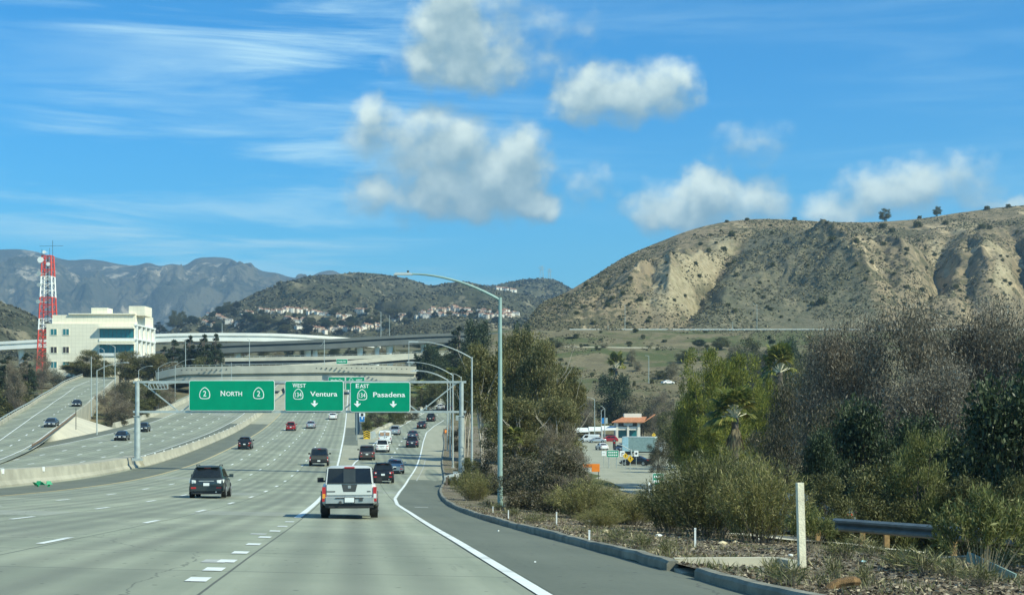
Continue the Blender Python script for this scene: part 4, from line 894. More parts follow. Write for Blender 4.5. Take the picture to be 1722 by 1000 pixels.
# ------------------------------------------------------------------ houses on the middle hill
M['stucco'] = plain('pale_stucco', (.64, .55, .45), .85, var=.1, scale=.1); M['stucco_w'] = plain('white_stucco', (.72, .68, .60), .85, var=.06, scale=.1)
M['roof_red'] = plain('clay_tile_roof', (.30, .155, .10), .85, var=.2, scale=.2); M['roof_grey'] = plain('grey_shingle_roof', (.24, .22, .20), .85, var=.2, scale=.2)
def house_mesh(name, w, dp, h, rh, wing, wm, rm_):
    m = MB(); m.box((0,0,h/2-3), (w, dp, h+6), mi=0); 
    m.add([(-w/2-.6,-dp/2-.6,h),(w/2+.6,-dp/2-.6,h),(w/2+.6,dp/2+.6,h),(-w/2-.6,dp/2+.6,h),(-w/2+1.5,0,h+rh),(w/2-1.5,0,h+rh)], [(0,1,5,4),(1,2,5),(2,3,4,5),(3,0,4)], mi=1)
    if wing:
        m.box((w*.28,-dp/2-1.5,h*.42-3), (w*.4, 3.2, h*.84+6), mi=0); m.add([(w*.05,-dp/2-3.4,h*.84),(w*.51,-dp/2-3.4,h*.84),(w*.28,-dp/2-3.4,h*.84+rh*.8),(w*.05,-dp/2+1,h*.84),(w*.51,-dp/2+1,h*.84),(w*.28,-dp/2+1,h*.84+rh*.8)], [(0,1,2),(0,2,5,3),(1,4,5,2)], mi=1)
    m.box((-w*.3, dp*.1, h+rh*.8), (1.1, 1.1, rh*1.4), mi=0)
    for x in np.linspace(-w*.36, w*.12 if wing else w*.36, 3): m.box((x, -dp/2-.02, h*.62), (1.3, .16, 1.4), mi=2)
    o = m.build(name, [wm, rm_, M['brown_glass']]); return o
rows = [  # houses seen through the gaps of the hill, in streets: (columns, rows)
 [(437,521),(451,523),(466,522),(478,523),(491,522),(504,524),(520,526),(536,528),(551,530),(570,531),(586,533)],
 [(484,537),(497,539),(508,540),(517,541),(556,541),(580,542)],
 [(502,552),(531,554),(541,554),(553,555),(564,554),(583,554),(601,553),(612,552),(622,551),(634,551),(646,552)],
 [(601,522),(615,522),(634,547),(660,540),(671,535),(680,533),(675,528)],
 [(702,533),(712,532),(722,531),(733,531),(743,530),(753,530),(765,530),(778,529),(790,528)],
 [(712,527),(724,525),(737,523),(749,522),(764,520),(775,521),(785,522)],
 [(806,523),(815,524),(822,526),(830,527),(838,527),(846,526),(852,527),(860,528),(868,528),(810,529),(826,531),(842,532),(856,533)],
 [(352,528),(368,533),(378,536),(387,540),(399,543),(402,549),(344,541),(357,547),(408,527),(423,529)],
 [(838,487),(851,488),(862,489)]]
PXg, Tg = np.meshgrid(np.linspace(190, 1030, 421), np.linspace(0.02, 1, 260)); Xg, Dg, Zg = mid_z(PXg, Tg)
PYg = HY-Zg/Dg*F; UXg = Xg/Dg*F+CX
def on_hill(px, py):
    j = int(round((px-190)/2)); col = PYg[:, j]; ok = np.where(np.diff(np.minimum.accumulate(col), prepend=1e9) < 0)[0]   # visible samples only
    i = ok[np.argmin(np.abs(col[ok]-py))]; return Vector((float(Xg[i, j]), float(Dg[i, j]), float(Zg[i, j])))
protos = [house_mesh('house', 15, 10, 6, 2.6, True, M['stucco_w'], M['roof_red']), house_mesh('house', 13, 10, 6.4, 2.8, True, M['stucco'], M['roof_red']), house_mesh('house', 17, 10, 5.2, 2.2, False, M['stucco_w'], M['roof_grey'])]
names = ['upper street', 'middle street', 'street just above the flyovers', 'short lane beside the bright pole', 'long street right of the pole', 'street above the long one', 'dense cluster beside the dry hill', 'slope nearest the office block', 'ridge top street']
kinds = ['white red roofed house', 'peach red roofed house', 'white grey roofed house']
first = [True]*3; rr = random.Random(5)
for ri, row in enumerate(rows):
    mids = [((a[0]+b[0])/2+rr.uniform(-2, 2), (a[1]+b[1])/2+rr.uniform(-3.5, 3)) for a, b in zip(row[:-1], row[1:]) if abs(a[0]-b[0]) < 22 and ri < 8]
    for px, py in row+mids:
        q = on_hill(px, py); kd = rr.choice((0, 0, 1, 1, 2)); src = protos[kd]
        if first[kd]: o = src; first[kd] = False
        else: o = src.copy(); COL.objects.link(o)
        s = q.y/1500*rr.uniform(.30, .47); o.location = q+Vector((0, -2, -.5)); o.scale = (s, s, s*1.0); o.rotation_euler = (0, 0, rr.uniform(-.5, .9))
        tag(o, f'tiny {kinds[kd]} in the {names[ri]}', 'house', 'houses on the chaparral hill')
# ------------------------------------------------------------------ vehicles
def paint(name, col, met=.3, rough=.3): 
    return plain(name, col, rough, met, var=.03, scale=1, coat=.6, dirt=(tuple(k*.75+.03 for k in col), .25))
PAINT = {'silverwhite': paint('silver_white_car_paint', (.56,.57,.54), .0, .45), 'white': paint('white_car_paint', (.74,.76,.75), 0, .35), 'black': paint('black_car_paint', (.012,.013,.015)), 'green_black': paint('dark_green_grey_car_paint', (.035,.045,.045)),
 'red': paint('red_car_paint', (.40,.015,.02)), 'silver': paint('silver_car_paint', (.48,.51,.52), .6), 'grey': paint('grey_brown_car_paint', (.095,.092,.085), .4),
 'brown': paint('brown_car_paint', (.085,.072,.064), .4), 'blue': paint('dark_blue_car_paint', (.02,.03,.055)), 'steel': paint('steel_blue_car_paint', (.22,.28,.32), .5), 'blue_grey': paint('blue_grey_car_paint', (.07,.085,.10), .4)}
SP = {  # length, width, height, clearance, rear deck, belt, bonnet, rear glass foot, roof back, roof front, cowl, roof half width share, wheel radius
 'suv':    dict(L=4.75, W=1.86, H=1.70, c=.24, deck=1.06, belt=1.04, hood=1.04, yr0=-2.22, yr1=-1.62, yf1=.40, yf0=1.22, rw=.68, r=.36),
 'sedan':  dict(L=4.75, W=1.82, H=1.45, c=.20, deck=1.00, belt=.93, hood=.90, yr0=-1.70, yr1=-.88, yf1=.35, yf0=1.20, rw=.68, r=.33),
 'minivan':dict(L=5.0, W=1.98, H=1.76, c=.20, deck=1.06, belt=1.05, hood=1.00, yr0=-2.40, yr1=-2.02, yf1=.75, yf0=1.65, rw=.80, r=.34),
 'van':    dict(L=5.6, W=2.0, H=2.10, c=.28, deck=1.15, belt=1.2, hood=1.15, yr0=-2.74, yr1=-2.60, yf1=1.15, yf0=1.85, rw=.86, r=.36),
 'pickup': dict(L=5.55, W=1.98, H=1.88, c=.36, deck=1.16, belt=1.15, hood=1.12, yr0=-.70, yr1=-.52, yf1=.65, yf0=1.35, rw=.76, r=.41),
 'capped': dict(L=5.3, W=1.87, H=1.77, c=.38, deck=1.17, belt=1.17, hood=1.10, yr0=-2.56, yr1=-2.34, yf1=.62, yf0=1.32, rw=.745, r=.39)}
def make_car(name, kind, pc, label, cat, group=None, **kw):
    s = dict(SP[kind]); s.update(kw); L_, Wd, H = s['L'], s['W'], s['H']; hw_ = Wd/2; c = s['c']; pm = PAINT[pc]
    root = thing(name, label, cat, group=group)
    dk, hd, be = s['deck'], s['hood'], s['belt']
    lift = .12 if kind in ('pickup', 'capped') else .0
    e_ = 0 if kind in ('pickup', 'capped', 'van') else 1
    st = [(-L_/2, .90-.08*e_, c+.22, dk-.16), (-L_/2+.06, .955-.035*e_, c+.10, dk-.05), (-L_/2+.30, .99-.01*e_, c+.02, dk), (-L_/2+.8, 1, c, (dk+be)/2 if kind == 'sedan' else dk), (-.4, 1, c, be), (s['yf0']-.1, 1, c, be-.0), (s['yf0']+.15, .99, c, hd), (L_/2-.55, .97, c, hd-.08), (L_/2-.14, .90, c+.04, hd-.2), (L_/2, .80, c+.12, hd-.36)]
    m = MB(); ring = []; vs = []
    fx = [(.0,0,0),(.80,0,0),(.95,.10,0),(1.0,.38,0),(.99,.70,0),(.955,.93,0),(.90,1.0,0),(.0,1.0,.02)]
    prof = [(f, z, e) for f, z, e in fx]+[(-f, z, e) for f, z, e in fx[::-1] if f > 0]
    for y, w, z0, z1 in st: vs += [(f*w*hw_, y, z0+(z1-z0)*z+e) for f, z, e in prof]
    n = len(prof); fs = [(i*n+k, i*n+(k+1) % n, (i+1)*n+(k+1) % n, (i+1)*n+k) for i in range(len(st)-1) for k in range(n)]+[tuple(range(n)), tuple((len(st)-1)*n+k for k in range(n))[::-1]]
    m.add(vs, fs)
    # cabin: three rings of six points
    rw = s['rw']*hw_; bw = (.865 if kind == 'capped' else .93)*hw_
    def ringp(w, yr, yf, z, cr): return [(-w*.97, yr, z), (0, yr-cr, z), (w*.97, yr, z), (w, yr+.28, z), (w, yf-.3, z), (w*.93, yf, z), (0, yf+cr*1.6, z), (-w*.93, yf, z), (-w, yf-.3, z), (-w, yr+.28, z)]
    A = ringp(bw, s['yr0'], s['yf0']+.05, dk-.04, .05); B = ringp(rw+.055, s['yr1']-.04, s['yf1']+.10, H-(.085 if kind == 'capped' else .13), .06); Cc = ringp(rw-.07, s['yr1']+.10, s['yf1']-.12, H-.015, .05)
    k = 10; m.add(A+B+Cc+[(0, (s['yr1']+s['yf1'])/2, H+.02)], [(i+j*k, (i+1) % k+j*k, (i+1) % k+(j+1)*k, i+(j+1)*k) for j in range(2) for i in range(k)]+[(2*k+i, 2*k+(i+1) % k, 3*k) for i in range(k)])
    m.build('body', pm, root, smooth=38)
    V = [Vector(p) for p in A+B]
    def glass(nm, a, b, t, u, s0, s1, z0, z1, outv, off_=.014):
        """window on the cabin face a-b (lower) to t-u (upper)"""
        lo = lambda q: a.lerp(b, q); up = lambda q: t.lerp(u, q)
        q = [lo(s0).lerp(up(s0), z0), lo(s1).lerp(up(s1), z0), lo(s1).lerp(up(s1), z1), lo(s0).lerp(up(s0), z1)]
        nn = (q[1]-q[0]).cross(q[3]-q[0]).normalized(); nn = nn if nn.dot(Vector(outv)) > 0 else -nn
        g = MB(); g.add([p+nn*off_ for p in q]+[p-nn*.02 for p in q], [(0,1,2,3),(7,6,5,4),(0,4,5,1),(1,5,6,2),(2,6,7,3),(3,7,4,0)]); return g.build(nm, M['glass'], root)
    out_r = (0,-1,.3)
    rg = MB(); q = []
    for idx, z in ((0, .10), (1, .10), (2, .10), (2, .97), (1, .97), (0, .97)):
        p = V[idx].lerp(V[idx+10], z); p.x *= (.945 if kind == 'capped' else .90) if idx != 1 else 1; q.append(p+Vector((0, -.016, .004)))
    rg.add(q, [(0,1,4,5),(1,2,3,4)]); rg.add([p+Vector((0, .03, 0)) for p in q], [(0,1,4,5),(1,2,3,4)]); rear_glass = rg.build('rear_window', M['glass'], root)
    for sgn, (i0, i1) in ((1, (3, 4)), (-1, (9, 8))):
        a, b, t, u = V[i0], V[i1], V[i0+10], V[i1+10]
        for s0, s1 in (((.02, .49), (.53, .97)) if kind in ('sedan', 'suv', 'minivan') else ((.1, .5), (.55, .95)) if kind == 'pickup' else ((.02,.45), (.68,.96)) if kind == 'capped' else ((.72,.97),)):
            glass('side_window', a, b, t, u, s0, s1, .14, .92, (sgn, 0, .2))
    wg = MB(); q = []
    for idx, z in ((5, .08), (6, .08), (7, .08), (7, .94), (6, .94), (5, .94)):
        p = V[idx].lerp(V[idx+10], z); p.x *= .95; q.append(p+Vector((0, .016, .008)))
    wg.add(q, [(0,1,4,5),(1,2,3,4)]); wg.add([p-Vector((0, .03, .01)) for p in q], [(0,1,4,5),(1,2,3,4)]); wg.build('windscreen', M['glass'], root)
    # wheels
    yw = L_*.29
    for sx in (-1, 1):
        for y in (-yw-.05, yw+.08):
            w_ = MB(); w_.cyl((0,0,0), s['r'], .24, 'X', 24); wt = w_.build('wheel', M['rubber'], root, (sx*(hw_-.105), y, s['r']), smooth=40)
            e = MB(); e.cyl((sx*.118, 0, 0), s['r']*.66, .016, 'X', 20)
            for q in range(5): e.bar((sx*.13, 0, 0), (sx*.13, math.cos(q*1.2566)*s['r']*.6, math.sin(q*1.2566)*s['r']*.6), .05)
            e.build('rim', M['alloy'], wt)
            a_ = MB(); n = 16; pts = [(math.cos(math.pi*i/n)*(s['r']+.07), math.sin(math.pi*i/n)*(s['r']+.07)) for i in range(n+1)]
            a_.add([(sx*(hw_+.006), y+p, s['r']+z) for p, z in pts]+[(sx*(hw_-.2), y+p, s['r']+z) for p, z in pts], [(i, i+1, n+2+i, n+1+i) for i in range(n)]+[tuple(range(n+1))]); a_.build('wheel_arch', M['black'], root)
    m = MB(); m.box((0, .0, c+.04), (Wd*.78, L_*.86, .16)); m.cyl((0, -yw-.05, s['r']), .07, Wd*.7, 'X', 10); m.build('underbody', M['black'], root)
    yb = -L_/2
    def slab(mb, w, y0, y1, z0, z1, r=.12):
        p = [(-w/2, y1), (-w/2, y0+r), (-w/2+r, y0), (w/2-r, y0), (w/2, y0+r), (w/2, y1)]; n = len(p)
        mb.add([(x, y, z0) for x, y in p]+[(x, y, z1) for x, y in p], [tuple(range(n))[::-1], tuple(range(n, 2*n))]+[(i, (i+1) % n, n+(i+1) % n, n+i) for i in range(n)])
    bm_ = MB(); chrome = kind in ('pickup', 'capped')
    slab(bm_, Wd*.955, yb-.09, yb+.25, c+.13, c+.39 if not chrome else c+.33); bumper = bm_.build('rear_bumper', M['chrome'] if kind == 'capped' else M['black'] if kind == 'pickup' else pm, root)
    if kind == 'capped':
        MB().box((0, yb-.094, c+.30), (Wd*.5, .04, .03)).build('step_pad', M['black'], bumper)
    m = MB(); slab(m, Wd*.86, yb-.02, yb+.2, c-.02, c+.14); m.build('valance', M['black'], root)
    zl = dk-.20; xl = hw_*.915
    for sx in (-1, 1):
        if kind in ('pickup', 'capped', 'van'):
            m = MB(); m.box((sx*(hw_*.90), yb+.05, zl-.16), (.115, .2, .48)); t_ = m.build('tail_lamp', M['redlamp'], root)
            MB().box((sx*(hw_*.90), yb+.045, zl-.22), (.09, .205, .15)).build('indicator_lens', M['amber'] if sx < 0 and kind == 'capped' else M['clearlamp'], t_)
        else:
            m = MB(); m.add([(sx*hw_*.58, yb-.012, zl-.07), (sx*hw_*.80, yb-.012, zl-.09), (sx*hw_*.955, yb+.16, zl-.06), (sx*hw_*.975, yb+.42, zl+.05), (sx*hw_*.58, yb-.012, zl+.07), (sx*hw_*.80, yb-.005, zl+.10), (sx*hw_*.94, yb+.16, zl+.12), (sx*hw_*.965, yb+.42, zl+.12)], [(0,1,5,4),(1,2,6,5),(2,3,7,6)]); m.add([(sx*hw_*.58, yb+.2, zl-.07), (sx*hw_*.58, yb+.2, zl+.07)], []); t_ = m.build('tail_lamp', M['clearlamp'] if kw.get('clear') else M['redlamp'], root)
            MB().box((sx*(hw_*.66), yb+.035, zl-.01), (.1, .16, .11)).build('reversing_lens', M['clearlamp'], t_)
            MB().box((sx*(hw_*.70), yb-.085, c+.30), (.26, .03, .09)).build('bumper_reflector', M['redlamp'], bumper)
        m = MB(); m.box((sx*(hw_*.72), L_/2-.16, hd-.30), (.42, .26, .16)); m.build('headlamp', M['clearlamp'], root)
        mi_ = MB(); mi_.box((sx*(hw_+.10), s['yf0']-.42, be+.12), (.22, .12, .17)); mi_.bar((sx*(hw_*.9), s['yf0']-.40, be+.07), (sx*(hw_+.06), s['yf0']-.42, be+.08), .06); mi_.build('mirror', M['black'] if chrome or pc in ('grey',) else pm, root)
    zp = (c+.24) if chrome else dk-.34
    fr = MB().box((0, yb-.098 if chrome else yb-.012, zp), (.36, .02, .19)).build('number_plate', M['black'], root); MB().box((0, yb-.112 if chrome else yb-.026, zp), (.31, .012, .155)).build('plate_face', M['plate'], fr)
    MB().box((0, L_/2-.02, c+.42), (.34, .08, .16)).build('front_plate', M['plate'], root)
    m = MB(); m.box((0, L_/2-.06, hd-.40), (Wd*.42, .14, .16)); m.box((0, L_/2-.05, c+.24), (Wd*.6, .14, .14)); m.build('grille', M['black'], root)
    p = V[1].lerp(V[11], 1.02); MB().box((0, p.y-.03, p.z), (.34, .06, .045)).build('brake_lamp', M['redlamp'], root)
    if kind == 'suv' and kw.get('rails', True):
        for sx in (-1, 1): MB().tube([(sx*(rw-.04), s['yr1']+.15, H-.02), (sx*(rw-.02), s['yr1']+.25, H+.05), (sx*(rw-.02), s['yf1']-.3, H+.05), (sx*(rw-.04), s['yf1']-.2, H-.02)], .022, 6).build('roof_rail', M['black'], root)
    if kind in ('suv', 'sedan'): MB().cyl((hw_*.55, yb-.03, c+.08), .045, .14, 'Y', 10).build('exhaust_tip', M['chrome'], root)
    if kind in ('suv', 'minivan'):
        m = MB(); slab(m, rw*1.86, s['yr1']-.20, s['yr1']+.1, H-.10, H-.06, .1); m.build('roof_spoiler', pm, root)
        MB().box((0, yb-.0, dk-.17), (Wd*.42, .05, .05)).build('tailgate_trim', M['chrome'] if pc != 'black' else pm, root)
    if chrome:
        tg = MB(); tg.box((0, yb-.012, (c+.40+dk)/2), (Wd*.80, .07, dk-c-.42)); tg = tg.build('tailgate', pm, root)
        if kind == 'capped':
            MB().add([(-.26, yb-.052, dk-.03), (.26, yb-.052, dk-.03), (.20, yb-.052, dk-.28), (-.20, yb-.052, dk-.28), (-.26, yb-.04, dk-.03), (.26, yb-.04, dk-.03), (.20, yb-.04, dk-.28), (-.20, yb-.04, dk-.28)], [(3,2,1,0),(4,5,6,7),(0,1,5,4),(1,2,6,5),(2,3,7,6),(3,0,4,7)]).build('handle_panel', M['steel_dark'], tg)
            MB().box((0, yb-.058, dk-.12), (.10, .012, .09)).build('badge', M['chrome'], tg)
            MB().box((-.62, yb-.05, c+.52), (.30, .012, .035)).build('badge', M['steel_dark'], tg); MB().box((.64, yb-.05, c+.52), (.12, .012, .035)).build('badge', M['steel_dark'], tg)
            m = MB(); m.box((0, yb-.02, dk+.005), (Wd*.80, .1, .03)); m.build('cap_seal', M['black'], root)
            for sx in (-1, 1): MB().bar((sx*hw_*.985, -yw-.72, s['r']+.02), (sx*hw_*.985, -yw-.60, dk-.28), .07, .2).build('fender_flare', M['steel_dark'], root)
            g0 = V[1].lerp(V[11], .12); g1 = V[1].lerp(V[11], .94)
            m = MB(); m.add([(-.20, g0.y-.03, g0.z), (.20, g0.y-.03, g0.z), (.20, g1.y-.03, g1.z), (-.20, g1.y-.03, g1.z), (-.20, g0.y-.012, g0.z), (.20, g0.y-.012, g0.z), (.20, g1.y-.012, g1.z), (-.20, g1.y-.012, g1.z)], [(0,1,2,3),(7,6,5,4),(0,4,5,1),(1,5,6,2),(2,6,7,3),(3,7,4,0)]); m.build('sliding_pane', M['pane'], rear_glass)
            MB().tube([(-.3, yb-.14, c+.16), (-.3, yb-.06, c+.16)], .05, 8).build('tow_ring', M['steel_dark'], bumper); MB().box((.38, yb-.10, c+.25), (.12, .03, .1)).build('bumper_sensor', M['steel_dark'], bumper)
        else:
            m = MB(); m.box((-hw_*.93, -1.75, dk+.0), (.07, 1.95, .05)); m.box((hw_*.93, -1.75, dk+.0), (.07, 1.95, .05)); m.build('bed_rail', M['black'], root)
            MB().box((0, -1.75, dk+.012), (Wd*.84, 1.9, .03)).build('bed_cover', M['black'], root)
    if kind == 'van':
        for sx in (-1, 1): MB().box((sx*.43, s['yr0']-.06, 1.60), (.62, .03, .50)).build('door_window', M['van_glass'], root)
        MB().box((0, s['yr0']-.075, 1.2), (.03, .03, 1.6)).build('door_seam', M['steel_dark'], root)
        MB().box((.28, s['yr0']-.07, 1.12), (.14, .04, .10)).build('door_handle', M['black'], root)
        bpy.data.objects.remove(rear_glass)
    return root
M['pane'] = plain('pale_rear_pane', (.045,.052,.05), .1, 0, var=.1); M['van_glass'] = plain('papered_van_window', (.42,.26,.17), .3, 0, var=.1)
def seat(o, px, py, fun=S, rz=None, back=False, d=None):
    """stand a car on the road where its rear tyres meet the ground in the photograph"""
    x, dd, z = hit(px, py, fun) if d is None else ((px-CX)/F*d, d, float(fun((px-CX)/F*d, d)))
    h = .1105 if rz is None else rz; L_ = 4.8
    y = dd+(1.55 if not back else 1.5); x -= h*1.5
    z1 = float(fun(x, y)); sl = (float(fun(x, y+1.4))-float(fun(x, y-1.4)))/2.8
    o.scale = (.935,)*3; o.location = (x, y, z1+.012); o.rotation_mode = 'XYZ'
    o.rotation_euler = (math.atan(sl)*(1 if not back else -1), 0, math.atan(h)+(math.pi if back else 0)); return o
GC = 'traffic heading up the freeway'; GO = 'oncoming traffic'
seat(make_car('pickup_truck', 'capped', 'silverwhite', 'silvery white pickup truck with a windowed cap and chrome bumper, nearest the camera', 'pickup', GC), 587.5, 871)
seat(make_car('car', 'suv', 'green_black', 'dark green-grey SUV with glinting clear tail lamps and roof rails', 'SUV', GC, clear=True), 349, 837)
seat(make_car('car', 'suv', 'black', 'black SUV running beside the median shoulder, ahead of the dark green-grey one', 'SUV', GC, rails=False), 411.5, 755)
seat(make_car('pickup_truck', 'pickup', 'grey', 'grey-brown pickup truck with wide flares and an open bed', 'pickup', GC, W=2.12, H=1.95), 536.5, 783)
seat(make_car('car', 'suv', 'red', 'bright red small SUV in the second lane beyond the gantry', 'SUV', GC, L=4.3, W=1.78, rails=False), 489, 724)
seat(make_car('car', 'sedan', 'silver', 'silver sedan one lane over from the red SUV', 'sedan', GC), 522.5, 720)
seat(make_car('car', 'sedan', 'white', 'white sedan under the WEST Ventura sign', 'sedan', GC), 559.5, 705)
seat(make_car('car', 'minivan', 'brown', 'dark brown minivan at the tip of the gore', 'minivan', GC), 617, 773, rz=.10)
seat(make_car('car', 'suv', 'black', 'black SUV with lit red lamps just ahead of the white pickup', 'SUV', GC, L=4.6, W=1.80), 644, 812, rz=.085)
seat(make_car('car', 'sedan', 'steel', 'steel blue-grey sedan beside the black SUV, near the white edge line', 'sedan', GC), 664, 796, rz=.07)
seat(make_car('car', 'suv', 'white', 'white SUV just ahead of the brown minivan', 'SUV', GC, H=1.78, rails=False), 643, 760, rz=.06)
seat(make_car('van', 'van', 'white', 'white cargo van with tan papered rear windows', 'van', GC), 647.5, 746, rz=.05)
seat(make_car('car', 'suv', 'silver', 'silver grey SUV climbing the ramp ahead of the white van', 'SUV', GC, rails=False), 664, 731, rz=.04)
seat(make_car('car', 'suv', 'blue', 'dark blue SUV in the tree shadow beside the edge line', 'SUV', GC, rails=False), 693, 752, rz=.04)
seat(make_car('car', 'sedan', 'blue_grey', 'blue-grey sedan directly ahead of the dark blue SUV', 'sedan', GC), 694, 738, rz=.03)
seat(make_car('car', 'sedan', 'black', 'black sedan on the ramp below the second chord of the gantry', 'sedan', GC), 708.5, 720.5, rz=0)
seat(make_car('car', 'suv', 'black', 'black SUV leading the ramp traffic, highest up the ramp of the dark cars', 'SUV', GC, H=1.78, rails=False), 724, 708.5, rz=-.02)
seat(make_car('car', 'sedan', 'white', 'white sedan at the top of the ramp seen through the gantry braces', 'sedan', GC), 740, 689, rz=-.06)
seat(make_car('car', 'suv', 'blue', 'dark SUV behind the thin lamp posts at the top of the ramp', 'SUV', GC, rails=False), 754, 690, rz=-.06)
seat(make_car('car', 'sedan', 'black', 'black sedan oncoming beside the outer edge line', 'sedan', GO), 202.5, 740.5, back=True)
seat(make_car('car', 'suv', 'black', 'black SUV oncoming half hidden by the gantry post', 'SUV', GO, H=1.62, rails=False), 239.5, 726, back=True)
seat(make_car('car', 'sedan', 'blue_grey', 'blue-grey sedan coming down the connector, nearer the bottom', 'sedan', GO), 84, 718, SR, rz=.16, back=True)
seat(make_car('car', 'sedan', 'black', 'black sedan coming down the connector, higher up', 'sedan', GO), 128, 683.5, SR, rz=.2, back=True)
seat(make_car('car', 'suv', 'red', 'tiny dark red SUV far off under the beige overpass', 'SUV', GC, rails=False), 660, 0, d=470)
o = seat(make_car('car', 'sedan', 'white', 'white car on the road at the foot of the grassy lower slope', 'car', None), 1107, 0, fun=lambda x, d: P(0, 645.5, 470).z+0*x, d=470, rz=-2.2)
# ------------------------------------------------------------------ plants
LEAF = {'euc': leafmat('eucalyptus_leaves', (.175,.165,.06), (.115,.12,.042), (.24,.205,.095), .35, .25),
 'grey': leafmat('drought_grey_leaves', (.185,.16,.118), (.115,.10,.072), (.29,.255,.20), .25, .3, .7),
 'greydark': leafmat('dark_grey_green_leaves', (.10,.095,.052), (.062,.064,.035), (.17,.14,.10), .2, .3, .6),
 'pine': leafmat('bright_pine_needles', (.215,.225,.034), (.13,.155,.028), (.28,.265,.055), .35, .3),
 'dark': leafmat('deep_green_leaves', (.035,.058,.026), (.05,.072,.03), (.075,.09,.045), .2, .3, .45),
 'olive': leafmat('olive_green_leaves', (.115,.118,.042), (.075,.083,.03), (.16,.15,.065), .28, .4),
 'fresh': leafmat('fresh_green_leaves', (.17,.185,.055), (.115,.13,.04), (.25,.24,.10), .35, .5),
 'conifer': leafmat('dark_conifer_needles', (.04,.06,.034), (.028,.044,.024), None, .15, .2),
 'brown': leafmat('brown_bare_twigs', (.185,.15,.105), (.125,.105,.075), (.23,.195,.14), .1, .3, .85),
 'tan': leafmat('dusty_tan_leaves', (.20,.175,.105), (.145,.13,.075), (.25,.22,.14), .2, .3, .8),
 'yellowgreen': leafmat('yellow_green_leaves', (.215,.205,.065), (.15,.15,.05), (.31,.27,.12), .35, .6),
 'pale': leafmat('silvery_leaves', (.22,.22,.16), (.12,.13,.08), (.42,.40,.33), .2, .4),
 'palm': leafmat('palm_fronds', (.19,.21,.05), (.12,.145,.035), (.34,.29,.08), .35, .5, .4), 'palmdead': leafmat('dead_palm_fronds', (.25,.20,.12), (.16,.125,.08), (.34,.28,.17), .15, .5, .8),
 'grass': leafmat('verge_grass', (.12,.135,.045), (.20,.175,.085), (.30,.26,.15), .25, .8), 'chip': leafmat('bark_chips', (.165,.125,.085), (.10,.078,.055), (.30,.25,.18), .0, 2., .9)}
def leaves(C, Dv, ln, wd, r):
    n = len(C); Dv = Dv/np.maximum(np.linalg.norm(Dv, axis=1), 1e-6)[:, None]
    s = np.cross(Dv, r.normal(0, 1, (n, 3))); s /= np.maximum(np.linalg.norm(s, axis=1), 1e-6)[:, None]
    k = r.uniform(.5, 1.0, n)*r.uniform(.8, 1.75, n); l = (ln*k)[:, None]; w = (wd*k*r.uniform(.75, 1.3, n))[:, None]
    return np.stack([C-Dv*l/2, C+s*w/2, C+Dv*l/2, C-s*w/2], 1).reshape(-1, 3)
def tubes_np(m, paths, n=5):
    for p, r0, r1 in paths: m.tube(p, [r0+(r1-r0)*i/(len(p)-1) for i in range(len(p))], n, caps=False)
